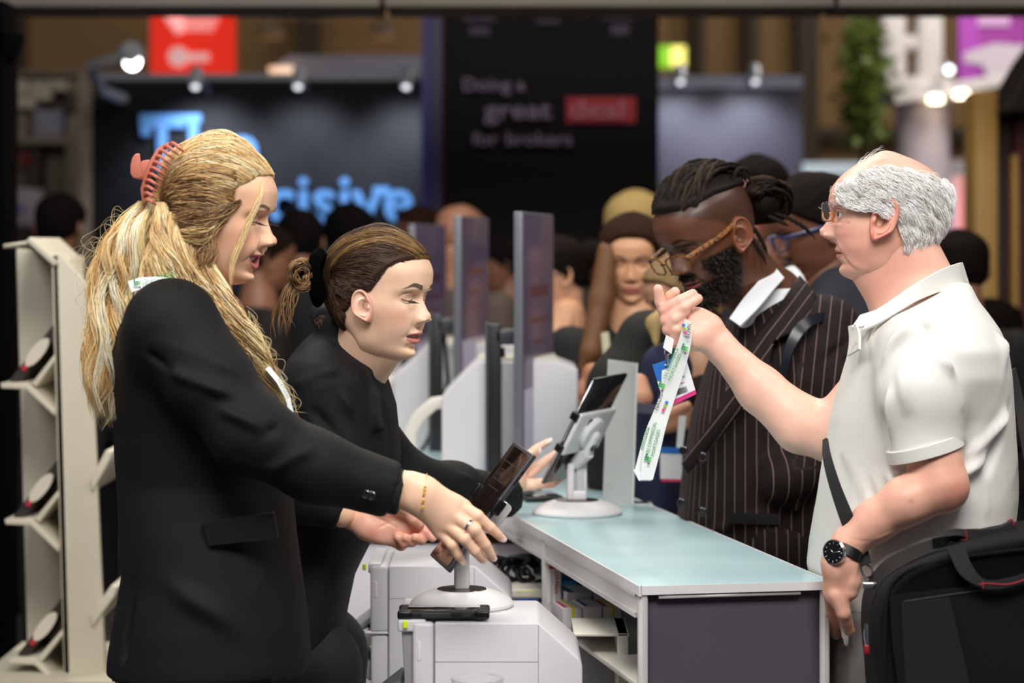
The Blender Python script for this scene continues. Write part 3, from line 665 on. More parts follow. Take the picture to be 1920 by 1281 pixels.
# central upright (side facing us)
P=[rr(x,y) for x,y in ((96,478),(112,474),(165,545),(200,1290),(132,1290))]
P=[(rr(96,478).x,rr(96,478).z),(rr(110,474).x,rr(110,474).z),(rr(166,535).x,rr(0,535).z),(rr(198,1275).x,rr(0,1275).z),(rr(120,1275).x,rr(0,1275).z)]
MB().prism(P,0,.022,'y',bev=.003).build('side_panel',M_rk,rk)
Yf2=Yb+.33
P2=[(rr(30,466,Yf2).x,rr(0,466,Yf2).z),(rr(100,474,Yf2).x,rr(0,474,Yf2).z),(rr(124,1250,Yf2).x,rr(0,1250,Yf2).z),(rr(52,1250,Yf2).x,rr(0,1250,Yf2).z)]
MB().prism(P2,.33,.35,'y',bev=.003).build('side_panel',M_rk,rk)
# centre back board
MB().prism([(rr(100,480).x,rr(0,480).z),(rr(108,480).x,rr(0,480).z),(rr(130,1275).x,rr(0,1275).z),(rr(122,1275).x,rr(0,1275).z)],.0,.34,'y').build('back_board',M_rk,rk)
def shelf(px0,py0,px1,py1,lip,nm='shelf',lip_up=True):
    a=rr(px0,py0);b=rr(px1,py1); d=Vector((b.x-a.x,0,b.z-a.z)); n=Vector((-d.z,0,d.x)).normalized()*.014
    MB().prism([(a.x,a.z),(b.x,b.z),(b.x+n.x,b.z+n.z),(a.x+n.x,a.z+n.z)],-.01,.36,'y',bev=.003).build(nm,M_rk,rk)
    if lip_up:
        MB().prism([(a.x,a.z),(a.x-n.x*.9,a.z-n.z*.9),(a.x-n.x*.9+.0,a.z+.03),(a.x,a.z+.03)],-.01,.36,'y').build('lip',M_rk,rk)
shelf(50,452,102,500,0,'top_cap',False)
MB().prism([(rr(8,458).x,rr(0,458).z),(rr(52,452).x,rr(0,452).z),(rr(52,458).x,rr(0,458).z),(rr(8,466).x,rr(0,466).z)],-.01,.36,'y').build('top_cap',M_rk,rk)
lits=[]
for i,yy in enumerate((720,975,1236)):
    ox=i*5
    # sloped tray + plate
    MB().prism([(rr(2+ox*1.6,yy-2).x,rr(0,yy-2).z),(rr(52+ox*1.6,yy-3).x,rr(0,yy-3).z),(rr(104+ox*1.4,yy+48).x,rr(0,yy+48).z),(rr(104+ox*1.4,yy+60).x,rr(0,yy+60).z),(rr(50+ox*1.6,yy+10).x,rr(0,yy+10).z),(rr(4+ox*1.6,yy+8).x,rr(0,yy+8).z)],-.01,.36,'y',bev=.002).build('shelf',M_rk,rk)
    MB().prism([(rr(60+ox,yy-2).x,rr(0,yy-2).z),(rr(102+ox*1.4,yy-55).x,rr(0,yy-55).z),(rr(104+ox*1.4,yy-45).x,rr(0,yy-45).z),(rr(68+ox,yy+6).x,rr(0,yy+6).z)],.0,.34,'y',bev=.002).build('divider',M_rk,rk)
    # brochure stack leaning
    a=rr(14+ox*1.6,yy-6); b=rr(98+ox*1.4,yy-112); 
    e=empty('brochure',(rk.location.x+a.x,Yb+.02,a.z),0,['dark brochure with white oval on the top rack shelf','dark brochure with white oval on the middle rack shelf','dark brochure with white oval on the bottom rack shelf'][i],'brochure','brochures on the rack')
    d=Vector((b.x-a.x,.0,b.z-a.z)); n=Vector((d.z,0,-d.x)).normalized()
    nn=n*.022
    MB().prism([(0,0),(d.x,d.z),(d.x+nn.x,d.z+nn.z),(nn.x,nn.z)],.0,.3,'y').build('cover',mat('brochure_dark','#2a211d',.5),e,smooth=False)
    # oval on front edge-on cover: cover faces up-left & us; give it a near side face print
    c=Vector((d.x*.55+nn.x*.5,-.004,d.z*.55+nn.z*.5))
    M=frame(c+Vector((.0,0,0)),Vector((d.x,0,d.z)),(-d.z,0,d.x))
    MB().lathe([(.042,-.001),(.042,.001)],32,M=M@Matrix.Diagonal((1,.36,1,1))).build('oval_print',mat('oval_white','#cfc6b4',.6),e)
    M2=frame(c+Vector((-d.x*.28,-.002,-d.z*.28)),Vector((d.x,0,d.z)),(-d.z,0,d.x))
    MB().lathe([(.007,-.001),(.007,.001)],16,M=M2).build('red_print',mat('oval_red','#b02030',.6),e)
for (x,y) in ((200,865),(210,1118)):
    P=[(rr(170,y+35).x,rr(0,y+35).z),(rr(x,y-22).x,rr(0,y-22).z),(rr(x+12,y-18).x,rr(0,y-18).z),(rr(x+6,y).x,rr(0,y).z),(rr(174,y+58).x,rr(0,y+58).z)]
    MB().prism(P,-.01,.36,'y',bev=.003).build('shelf',M_rk,rk)
bz=rr(0,1262).z
MB().box((rr(-30,0).x,-.12,bz-.02),(rr(235,0).x,.45,bz)).build('base',M_rk,rk,smooth=False)
MB().box((rr(0,0).x,-.05,0),(rr(200,0).x,.4,bz-.02),.01).build('plinth',M_rk,rk)
# ================================================================ implicit modelling
def rot(axis,deg): return np.array(Matrix.Rotation(math.radians(deg),3,axis))
class SDF:
    """smooth union of round cones / ellipsoids / lofts, meshed with surface nets"""
    def __init__(s,vox,k=.02): s.vox=vox; s.k=k; s.P=[]
    def cone(s,a,b,ra,rb,k=None,flat=None,neg=False,cid=0):
        s.P.append(('c',np.array(a,float),np.array(b,float),ra,rb,s.k if k is None else k,flat,neg,cid)); return s
    def chain(s,pts,rs,k=None,flat=None,cid=0):
        for i in range(len(pts)-1): s.cone(pts[i],pts[i+1],rs[i],rs[i+1],k,flat,False,cid)
        return s
    def ell(s,c,r,R=None,k=None,neg=False,cid=0):
        s.P.append(('e',np.array(c,float),np.array(r,float),np.eye(3) if R is None else np.array(R),None,s.k if k is None else k,None,neg,cid)); return s
    def loft(s,keys,org=(0,0,0),R=None,k=None,p=2.3,cid=0,neg=False):
        """keys: (z, cx, cy, rx, ry) local; R columns are local axes"""
        s.P.append(('l',np.array(keys,float),np.array(org,float),np.eye(3) if R is None else np.array(R),p,s.k if k is None else k,None,neg,cid)); return s
    def cut(s,p,n,rad):
        s.P.append(('x',np.array(p,float),np.array(n,float)/np.linalg.norm(n),rad,0,0,None,True,0)); return s
    def bounds(s,P):
        t=P[0]
        if t=='c':
            r=max(P[3],P[4]); return np.minimum(P[1],P[2])-r, np.maximum(P[1],P[2])+r
        if t=='e':
            r=max(P[2]); e=np.abs(P[3])@P[2]; return P[1]-e,P[1]+e
        K=P[1]; pts=[]
        for z,cx,cy,rx,ry in K:
            for a in (-1,1):
                for b in (-1,1): pts.append(P[3]@np.array((cx+a*rx,cy+b*ry,z))+P[2])
        pts=np.array(pts); return pts.min(0)-.01,pts.max(0)+.01
    def dist(s,P,X):
        t=P[0]
        if t=='c':
            a,b,ra,rb,fl=P[1],P[2],P[3],P[4],P[6]; p=X-a; d=b-a
            if fl is not None:
                n=np.array(fl[0],float); n/=np.linalg.norm(n); sc=1/fl[1]-1
                p=p+(p@n)[...,None]*n*sc; d=d+(d@n)*n*sc
            h=np.clip((p@d)/max(d@d,1e-9),0,1); return np.linalg.norm(p-h[...,None]*d,axis=-1)-(ra+(rb-ra)*h)
        if t=='e':
            q=(X-P[1])@P[3]; r=P[2]; k0=np.linalg.norm(q/r,axis=-1); k1=np.linalg.norm(q/(r*r),axis=-1)
            return k0*(k0-1)/np.maximum(k1,1e-6)
        K=P[1]; q=(X-P[2])@P[3]; z=q[...,2]; zz=np.clip(z,K[0,0],K[-1,0])
        cx,cy,rx,ry=[np.interp(zz,K[:,0],K[:,i]) for i in (1,2,3,4)]; p=P[4]
        u=np.abs((q[...,0]-cx)/rx);v=np.abs((q[...,1]-cy)/ry); kk=(u**p+v**p)**(1/p)
        d=(kk-1)*np.minimum(rx,ry); dz=np.maximum(K[0,0]-z,z-K[-1,0])
        return np.maximum(d,dz)
    def eval(s,X):
        D=np.full(X.shape[:-1],1.0)
        for P in s.P:
            d=s.dist(P,X); k=P[5]
            if P[7]: h=np.clip(.5-.5*(D+d)/k,0,1); D=D*(1-h)-d*h+k*h*(1-h)
            else: h=np.clip(.5+.5*(D-d)/k,0,1); D=D*(1-h)+d*h-k*h*(1-h)
        return D
    def mesh(s,smooth=1):
        vx=s.vox; B=[s.bounds(P) for P in s.P if not P[7]]
        lo=np.min([b[0] for b in B],0)-3*vx; hi=np.max([b[1] for b in B],0)+3*vx
        n=np.ceil((hi-lo)/vx).astype(int)+1
        D=np.full(n,1.0,np.float64)
        ax=[lo[i]+vx*np.arange(n[i]) for i in range(3)]
        for P in s.P:
            if P[0]=='x':
                p,nn,rad=P[1:4]; i0=np.maximum(((p-rad-lo)/vx).astype(int),0); i1=np.minimum(((p+rad-lo)/vx).astype(int)+1,n)
                if (i1<=i0).any(): continue
                sl=tuple(slice(i0[i],i1[i]) for i in range(3)); X=np.stack(np.meshgrid(*[ax[i][sl[i]] for i in range(3)],indexing='ij'),-1)-p
                D[sl]=np.where(np.linalg.norm(X,axis=-1)<rad,np.maximum(D[sl],X@nn),D[sl]); continue
            a,b=s.bounds(P); k=P[5]; pad=k+2*vx
            i0=np.maximum(((a-pad-lo)/vx).astype(int),0); i1=np.minimum(np.ceil((b+pad-lo)/vx).astype(int)+1,n)
            if (i1<=i0).any(): continue
            sl=tuple(slice(i0[i],i1[i]) for i in range(3))
            X=np.stack(np.meshgrid(*[ax[i][sl[i]] for i in range(3)],indexing='ij'),-1)
            d=s.dist(P,X); Ds=D[sl]
            if P[7]: h=np.clip(.5-.5*(Ds+d)/k,0,1); D[sl]=Ds*(1-h)-d*h+k*h*(1-h)
            else:
                h=np.clip(.5+.5*(Ds-d)/k,0,1); D[sl]=Ds*(1-h)+d*h-k*h*(1-h)
        return surface_nets(D,lo,vx,smooth)
def surface_nets(D,lo,vx,smooth=1):
    n=np.array(D.shape); m=n-1
    S=D<0
    cnt=np.zeros(m,int); acc=np.zeros(tuple(m)+(3,))
    corners=[(i,j,k) for i in (0,1) for j in (0,1) for k in (0,1)]
    sub=lambda A,c: A[c[0]:c[0]+m[0],c[1]:c[1]+m[1],c[2]:c[2]+m[2]]
    tot=sum(sub(S,c).astype(int) for c in corners); act=(tot>0)&(tot<8)
    idx=np.full(tuple(m),-1); I=np.argwhere(act); idx[act]=np.arange(len(I))
    Dc={c:D[I[:,0]+c[0],I[:,1]+c[1],I[:,2]+c[2]] for c in corners}
    P=np.zeros((len(I),3)); N=np.zeros(len(I))
    for c in corners:
        for axn in range(3):
            if c[axn]==0:
                c2=list(c); c2[axn]=1; c2=tuple(c2); a=Dc[c];b=Dc[c2]; x=(a<0)!=(b<0)
                t=np.where(x,a/np.where(a-b==0,1,a-b),0)
                p=np.zeros((len(I),3)); p[:]=c; p[:,axn]+=t; P+=p*x[:,None]; N+=x
    P=P/np.maximum(N,1)[:,None]; V=lo+(I+P)*vx
    F=[]
    for axn in range(3):
        o=[0,0,0]; o[axn]=1
        a=S[:n[0]-o[0],:n[1]-o[1],:n[2]-o[2]]; b=S[o[0]:,o[1]:,o[2]:]
        E=np.argwhere(a!=b); E=E[((E>0)|(np.arange(3)==axn)).all(1)]
        u,v=(axn+1)%3,(axn+2)%3
        E=E[(E[:,u]<m[u])&(E[:,v]<m[v])]
        e=lambda du,dv:(lambda q:idx[q[:,0],q[:,1],q[:,2]])(E+np.eye(3,dtype=int)[u]*du+np.eye(3,dtype=int)[v]*dv)
        q=np.stack([e(0,0),e(-1,0),e(-1,-1),e(0,-1)],1)
        fl=S[E[:,0],E[:,1],E[:,2]]; q[~fl]=q[~fl][:,::-1]; F.append(q)
    F=np.concatenate(F); F=F[(F>=0).all(1)]
    return smooth_mesh(V,F,smooth),F
def smooth_mesh(V,F,it=1,lam=.6):
    for _ in range(it):
        A=np.zeros_like(V);C=np.zeros(len(V))
        for i in range(F.shape[1]):
            j=(i+1)%F.shape[1]
            np.add.at(A,F[:,i],V[F[:,j]]);np.add.at(C,F[:,i],1);np.add.at(A,F[:,j],V[F[:,i]]);np.add.at(C,F[:,j],1)
        V=V*(1-lam)+lam*A/np.maximum(C,1)[:,None]
    return V
def normals(V,F):
    n=np.cross(V[F[:,2]]-V[F[:,0]],V[F[:,3 if F.shape[1]>3 else 1]]-V[F[:,1]]) if F.shape[1]>3 else np.cross(V[F[:,1]]-V[F[:,0]],V[F[:,2]]-V[F[:,0]])
    N=np.zeros_like(V)
    for i in range(F.shape[1]): np.add.at(N,F[:,i],n)
    return N/np.maximum(np.linalg.norm(N,axis=1),1e-12)[:,None]
def vnoise(X,sc,seed=0):
    """cheap smooth pseudo noise: sum of random sines"""
    r=np.random.default_rng(seed); o=np.zeros(len(X))
    for i in range(7):
        w=r.normal(size=3)*sc*(.6+.35*i); o+=np.sin(X@w+r.uniform(0,6.28))/(1+.35*i)
    return o/3
def crease(V,N,a,b,w,amp,front=None):
    """displace along normal by a gaussian ridge (amp>0) along segment a-b"""
    a=np.array(a,float);b=np.array(b,float);d=b-a; h=np.clip(((V-a)@d)/(d@d),0,1)
    q=np.linalg.norm(V-a-h[:,None]*d,axis=1); fade=np.sin(np.pi*np.clip(h*.9+.05,0,1))**.5
    return V+N*(amp*np.exp(-(q/w)**2)*fade)[:,None]
def px3(V):
    """not used for placement: helper giving the image position of points, for marking printed seams on cloth"""
    return np.stack([960+V[:,0]*FPX/V[:,1],HOR-(V[:,2]-CAMZ)*FPX/V[:,1]],1)
# ================================================================ heads
def ss(x,a,b): t=np.clip((x-a)/(b-a),0,1); return t*t*(3-2*t)
def G(x,s): return np.exp(-(x/s)**2)
HEAD_DEF=dict(
 front=[(0,.050),(.004,.066),(.012,.078),(.020,.0795),(.028,.0765),(.036,.0785),(.046,.0825),(.056,.0835),(.066,.0825),(.08,.0825),(.095,.083),(.108,.084),(.116,.0865),(.126,.0925),(.137,.0955),(.155,.0955),(.172,.089),(.19,.074),(.205,.053),(.217,.026),(.2245,0)],
 back=[(0,.012),(.01,-.0),(.03,-.02),(.05,-.045),(.07,-.072),(.09,-.087),(.11,-.096),(.135,-.100),(.155,-.099),(.175,-.091),(.192,-.075),(.207,-.052),(.218,-.025),(.2245,0)],
 width=[(0,.018),(.006,.030),(.015,.040),(.03,.051),(.045,.0575),(.06,.0625),(.08,.066),(.1,.0695),(.125,.073),(.15,.0755),(.17,.074),(.188,.066),(.203,.052),(.215,.032),(.2245,.001)],
 nose=[(.064,.0),(.068,.006),(.073,.017),(.079,.0235),(.085,.0225),(.093,.0165),(.103,.0105),(.113,.005),(.122,.001),(.13,0)],
 nosew=1.0,lips=1.0,mouth_open=0.,smile=0.,eye='down',browcol='#3a2a20',lipcol='#b8605a',skin='#e2b49a',blush='#d88878',brow_t=.0028,brow_th=.0045,lid='#b88870',wrinkle=0.,nasolab=.3,stub=None,chin=1.0,socket=1.0,res=1.0,age=0.)
def pchip(x,y,xq,flat=False):
    x=np.array(x,float);y=np.array(y,float);h=np.diff(x);d=np.diff(y)/h;m=np.zeros(len(x))
    m[0]=0 if flat else d[0];m[-1]=0 if flat else d[-1]
    for i in range(1,len(x)-1):
        if d[i-1]*d[i]>0: w1=2*h[i]+h[i-1];w2=h[i]+2*h[i-1]; m[i]=(w1+w2)/(w1/d[i-1]+w2/d[i])
    i=np.clip(np.searchsorted(x,xq)-1,0,len(x)-2); t=(xq-x[i])/h[i]; t=np.clip(t,0,1)
    return (1+2*t)*(1-t)**2*y[i]+t*(1-t)**2*h[i]*m[i]+t*t*(3-2*t)*y[i+1]+t*t*(t-1)*h[i]*m[i+1]
def make_head(**kw):
    p=dict(HEAD_DEF); p.update(kw); r=p['res']
    pr=lambda k: (lambda a:(a[:,0],a[:,1]))(np.array(p[k]))
    nz=int(210*r); nt=int(260*r)
    n1=int(nz*.84); zs=np.r_[np.linspace(0,.82*.2245,n1,endpoint=False),.2245*(1-np.linspace(math.sqrt(.18),0,nz-n1)**2)]
    th=np.linspace(0,1,nt,endpoint=False)*2-1   # -1..1 ; 0 = front
    th=np.sign(th)*np.abs(th)**1.45*np.pi
    Zg,Tg=np.meshgrid(zs,th,indexing='ij')
    def sm(k):
        x,y=pr(k)
        if k=='nose': xx=np.linspace(0,.2245,900); yy=pchip(x,y,xx,True); yy=np.where((xx<x[0])|(xx>x[-1]),0,yy); return np.interp(Zg,xx,yy)
        ZT=.2245; q=np.sqrt(np.clip(1-x/ZT,0,1)); qq=np.linspace(0,1,1500); yy=pchip(q[::-1],y[::-1],qq)
        ker=np.hanning(75)[1:-1]; ker/=ker.sum(); w=len(ker)//2
        yp=np.r_[-yy[1:w+1][::-1],yy,2*yy[-1]-yy[-w-1:-1][::-1]]; yy=np.convolve(yp,ker,'valid')
        return np.interp(np.sqrt(np.clip(1-Zg/ZT,0,1)),qq,yy)
    fr,bk,wd,no=sm('front'),sm('back'),sm('width'),sm('nose')
    # dome correction at crown
    c=np.cos(Tg);s_=np.sin(Tg)
    x0=np.minimum(.004,fr*.3)-.006*ss(Zg,.1,.0)
    # front half: superellipse w/ exponent by height
    pf=2.05+.35*ss(Zg,.02,.07)-.25*ss(Zg,.15,.2); pf=pf-.25*ss(Zg,.03,.0)
    ex=np.where(c>0,pf,2.1)
    rr=(np.abs(c)**ex+np.abs(s_)**ex)**(-1/ex)
    cc=c*rr; sn=s_*rr
    X=np.where(c>0,x0+(fr-x0)*cc,x0+(x0-bk)*cc); Y=wd*sn
    Z=Zg.copy(); fm=np.clip(cc,0,1)
    front=ss(c,.0,.35)
    ay=np.abs(Y)
    # cheeks, cheekbones, jaw hollows
    X+=front*(.0045*G(ay-.040,.018)*G(Z-.088,.018)+.0030*G(ay-.034,.014)*G(Z-.066,.014)*(1+1.6*p['smile']))
    Y+=np.sign(Y)*(.0018*G(X-.045,.03)*G(Z-.095,.02)-.0028*G(X-.03,.025)*G(Z-.06,.018)*(1-p['age']))
    # forehead flatness/temple
    Y-=np.sign(Y)*.003*G(X-.06,.02)*G(Z-.135,.02)
    # eye sockets
    so=p['socket']
    X-=front*so*(.0125*G(ay-.031,.0165)*G(Z-.1135,.0105)+.0045*G(ay-.016,.007)*G(Z-.117,.008))
    X+=front*so*.0035*G(ay-.030,.020)*G(Z-.1275,.005)
    # eyeball bulge under the lids
    ex_,ez=.0315,.1125
    eyb=np.sqrt(((ay-ex_)/.0155)**2+((Z-ez)/.0098)**2)
    X+=front*.0090*so*np.clip(1-eyb**2,0,1)**.75
    # upper lid fold
    lidz=ez+.0085-.10*(ay-ex_)**2/.0155
    X-=front*.0016*G(Z-lidz-.0012,.0012)*ss(.019-np.abs(ay-ex_),0,.006)
    # lash line : curve under the bulge
    down=p['eye'] in('down','closed')
    lz=ez-(.0052 if down else -.0035)+ (.22 if down else -.24)*((ay-ex_)**2)/.0155*1.4
    lm=ss(.0145-np.abs(ay-ex_),0,.003)
    X-=front*.0012*G(Z-lz,.0009)*lm
    # under-eye
    X-=front*(.0008+.002*p['age'])*G(ay-.030+.2*(Z-.1),.014)*G(Z-.0985,.0022)
    # nose
    w0=(.0062+.0052*ss(Z,.112,.078)+.0012*G(Z-.08,.006))*p['nosew']
    prof=np.exp(-(ay/w0)**2.6)*.75+.25*np.exp(-(ay/(w0*1.9))**2)
    X+=front*no*prof
    ala=G(ay-.0125*p['nosew'],.0042)*G(Z-.0755,.0052)
    X+=front*.0105*ala
    X-=front*.0022*G(ay-.0185*p['nosew'],.0022)*G(Z-.077,.006)
    under=G(ay-.0065*p['nosew'],.0033)*G(Z-.0695,.0021)
    Z+=front*.003*under*(X>.085); X-=front*.004*under
    # philtrum / lips
    L=p['lips']; mo=p['mouth_open']; sm_=p['smile']
    mw=.0245*(1+.12*sm_); mz=.0465
    mzc=mz+sm_*.0055*(ay/mw)**2+ .0
    lw=np.clip(1-(ay/mw)**2,0,1)
    up=mo*.004*lw; lo=mo*.0085*lw
    X+=front*L*.0056*G(Z-(mzc+.0052+up),.0046)*lw**.8
    X+=front*L*.0062*G(Z-(mzc-.0068-lo),.0058)*lw**.7
    X-=front*.0052*G(Z-mzc,.0016+.9*(up+lo)/2.2)*ss(lw,0,.25)*(1+1.8*mo)
    X-=front*.0013*G(ay,.0028)*G(Z-.0615,.0045)
    X-=front*.0040*p['chin']*G(ay,.019)*G(Z-(.0285-.5*lo.max()),.0048)
    X+=front*.0024*p['chin']*G(ay,.017)*G(Z-.0145,.0085)
    # nasolabial fold
    nlx=.0185+.42*(.074-Z)
    X-=front*(p['nasolab']*.0026)*G(ay-nlx,.003)*ss(Z,.036,.05)*ss(.078,.05,0+0*Z) if False else front*(p['nasolab']*.0026)*G(ay-nlx,.0032)*ss(Z,.036,.05)*ss(.080-Z,0,.01)
    X+=front*(p['nasolab']*.0018)*G(ay-nlx-.006,.005)*ss(Z,.04,.055)*ss(.082-Z,0,.01)
    # dimple corner
    X-=front*.002*G(ay-mw-.0015,.003)*G(Z-mzc-sm_*.003,.004)
    if p['age']>0:
        for z_ in (.148,.158,.168): X-=front*.0006*p['age']*G(Z-z_,.0016)
        X-=front*.003*p['age']*G(ay-(.026+.35*(.045-Z)),.0045)*ss(Z,.008,.03)*ss(.05-Z,0,.01)
        X+=front*.003*p['age']*G(ay-(.034+.35*(.045-Z)),.007)*G(Z-.025,.014)
    P=np.stack([X,Y,Z],-1)
    # colours
    sk=np.array(srgb(p['skin'])[:3]); Cc=np.ones(P.shape)*sk
    def mixc(m,col):
        nonlocal Cc
        c_=np.array(srgb(col)[:3]); m=np.clip(m,0,1)[...,None]; Cc=Cc*(1-m)+c_*m
    mixc(front*.42*G(ay-.045,.018)*G(Z-.080,.018),p['blush'])
    mixc(front*.30*G(ay,.012)*G(Z-.078,.010),p['blush'])
    mixc(front*.35*ss(.0185-np.abs(ay-ex_),0,.006)*G(Z-ez-.002,.007),p['lid'])
    # lips colour
    ul=ss(lw,0.0,.12)*ss(Z,mzc-.0012,mzc+.0002)*ss((mzc+.0088+up)*1-Z-.0030*np.abs(ay/mw)*1.6+.0015*G(ay,.003)*-1,0,.0012)
    ll=ss(lw,0.0,.12)*ss(mzc+.0012-Z,0,.0012)*ss(Z,(mzc-.0118-lo*1.0)+.006*(ay/mw)**2,(mzc-.0108-lo)+.006*(ay/mw)**2)
    mixc(front*np.clip(ul+ll,0,1)*.92,p['lipcol'])
    if mo>0:
        inn=front*ss(lw,.08,.3)*ss(Z,mzc-lo*1.05+.0004,mzc-lo*.9+.0012)*ss(mzc+up*.8+.0006-Z,0,.0012)
        mixc(inn,'#3a0e0c')
        tee=front*ss(lw,.25,.4)*ss(Z,mzc-lo*.5-.001,mzc-lo*.35)*ss(mzc+up*.9-Z,0,.0012)
        mixc(tee,'#f4efe8'); X2=tee
        P[...,0]+=.0024*tee
        P[...,0]-=.004*inn*(1-tee)
    else: mixc(front*.75*ss(lw,0.02,.1)*G(Z-mzc,.0009),'#4a1a18')
    # nostrils
    mixc(front*.8*np.clip(1.5*under-.35,0,1),'#3a1812')
    # lash line & brows
    mixc(front*lm*np.clip(1.3*G(Z-lz,.00105),0,1)*.95,'#1a100c')
    if not down:
        e2=np.sqrt(((ay-ex_)/.0135)**2+((Z-ez+.0006)/.0048)**2); opn=ss(1-e2,0,.2)*front
        mixc(opn,'#e8e0dc'); mixc(opn*ss(.0055-np.sqrt((ay-ex_+.001)**2+(Z-ez)**2),0,.001),'#3a2a20')
    bz=p.get('browz',.1315)+.0042*ss(ay,.014,.036)-.0075*ss(ay,.036,.056)
    bt=p['brow_th']*(1-.65*ss(ay,.030,.054))
    bm_=ss(bt-np.abs(Z-bz),0,.0016)*ss(ay,.011,.016)*ss(.055-ay,0,.006)*front
    mixc(bm_*.88,p['browcol']); P[...,0]+=bm_*.0006
    if p['stub'] is not None:
        col,fn=p['stub']; mixc(fn(P[...,0],P[...,1],P[...,2]),col)
    V=P.reshape(-1,3); C_=Cc.reshape(-1,3)
    i,j=np.meshgrid(np.arange(nz-1),np.arange(nt),indexing='ij'); j2=(j+1)%nt
    F=np.stack([i*nt+j,(i+1)*nt+j,(i+1)*nt+j2,i*nt+j2],-1).reshape(-1,4)[:,::-1]
    # bottom cap
    n0=len(V); V=np.vstack([V,[[.03,0,0.001]]]); C_=np.vstack([C_,sk])
    jb=np.arange(0,nt-1,2); cap=np.stack([np.full(len(jb),n0),jb,(jb+1)%nt,(jb+2)%nt],1); F=np.vstack([F,cap])
    return V,F,C_
def make_ear(side=1,skin='#e2b49a',red='#d08070',scale=1.0,tilt=12,flare=22,dark='#8a4a3c'):
    """outer ear on the +y side (side=1) or -y side; attaches at origin, local head axes"""
    nr,nf=46,96; r=np.linspace(0,1,nr)[:,None]*np.ones((1,nf)); f=np.linspace(0,2*np.pi,nf,endpoint=False)[None]*np.ones((nr,1))
    # outline: f=0 -> forward (x+), pi/2 up
    ou=.0175*(1+.10*np.cos(f-2.2)); ov=.0315*(1+.03*np.sin(f))
    u=r*ou*np.cos(f); v=r*ov*np.sin(f)
    lob=ss(-v,.008,.03); u=u*(1-.38*lob)+.0045*lob+ (-.0045)*ss(v,.0,.03)*.4
    rim=.0046*G(r-.88,.10)*(1-.75*lob)*ss(np.pi-np.abs(np.abs(f-np.pi)-0) ,0,.1)
    rimm=ss(np.abs(np.angle(np.exp(1j*(f-(-.35))))),.25,.8)   # helix gap near the tragus
    h=.0105*np.sqrt(np.clip(1-r**6,0,1))*0+.006
    h=h+.0052*G(r-.87,.095)*rimm*(1-.6*lob)
    q=np.sqrt(((u-.0015)/.0085)**2+((v+.002)/.0125)**2)
    h-=.0085*np.exp(-(q)**3)                         # concha
    h+=.0030*G(q-1.25,.22)*ss(-u+.006,0,.006)          # antihelix
    q2=np.sqrt(((u-.001)/.006)**2+((v-.0165)/.006)**2); h-=.0022*np.exp(-q2**2)
    tr=G(u-.0098,.0032)*G(v+.003,.0055); h+=.0055*tr  # tragus
    h+=.0020*G(v+.014,.003)*G(u-.002,.006)
    h*=ss(1.02-r,0,.07); h+=-.004*ss(r,.95,1.0)
    h+=np.clip(-u,-.005,1)*math.tan(math.radians(flare))
    X=u;Z=v;Yh=h
    base=np.array(srgb(skin)[:3]); rd=np.array(srgb(red)[:3]); dk=np.array(srgb(dark)[:3])
    C=np.ones(u.shape+(3,))*base; m=(.45*G(r-.9,.15)+.3*lob)[...,None]; C=C*(1-m)+rd*m
    m=(.75*np.exp(-(q*1.15)**4))[...,None]; C=C*(1-m)+dk*m
    V=np.stack([X,Yh,Z],-1).reshape(-1,3)*scale; C=C.reshape(-1,3)
    i,j=np.meshgrid(np.arange(nr-1),np.arange(nf),indexing='ij'); j2=(j+1)%nf
    F=np.stack([i*nf+j,(i+1)*nf+j,(i+1)*nf+j2,i*nf+j2],-1).reshape(-1,4)
    # back shell
    Vb=V.copy(); rb=r.reshape(-1); Vb[:,1]=V[:,1]-(.0028*scale)*ss(1.0-rb,0,.2)-.0004; 
    Fb=F[:,::-1]+len(V); V=np.vstack([V,Vb]); F=np.vstack([F,Fb]); C=np.vstack([C,C])
    # root wedge: pull front edge toward head
    R=rot('Y',-tilt); V=V@R.T
    if side<0: V[:,1]*=-1; F=F[:,::-1]
    else: F=F
    return V,F,C
def join(parts):
    V=[];F=[];C=[];b=0
    for v,f,c in parts: V.append(v);F.append(f+b);C.append(c);b+=len(v)
    return np.vstack(V),np.vstack(F),np.vstack(C)
class Head:
    """head placed in the world. loc = world position of local origin (chin level, head axis); fwd yaw about z, pitch down, roll"""
    def __init__(s,loc,yaw,pitch=0,roll=0,scale=1.0):
        # local +x = face. yaw: 0 faces +X world; positive turns towards -? (counterclockwise seen from above)
        s.M=Matrix.Translation(Vector(loc))@Matrix.Rotation(math.radians(yaw),4,'Z')@Matrix.Rotation(math.radians(pitch),4,'Y')@Matrix.Rotation(math.radians(roll),4,'X')@Matrix.Scale(scale,4)
        s.A=np.array(s.M)
    def w(s,P): P=np.atleast_2d(np.array(P,float)); return P@s.A[:3,:3].T+s.A[:3,3]
    def w1(s,*P): return s.w([P])[0]
def hskin(name,base_attr='col',rough=.45,bump=.12,sss=.12,bscale=900,spec=.45):
    m=mat(name,'#ffffff',rough,attr='col',bump=bump,bscale=bscale,sss=sss,spec=spec,var=.04,vscale=40); return m
M_skin=hskin('fair_skin'); M_skind=hskin('deep_skin',rough=.4,sss=.05)
def flatcol(n,c): return np.ones((n,3))*np.array(srgb(c)[:3])
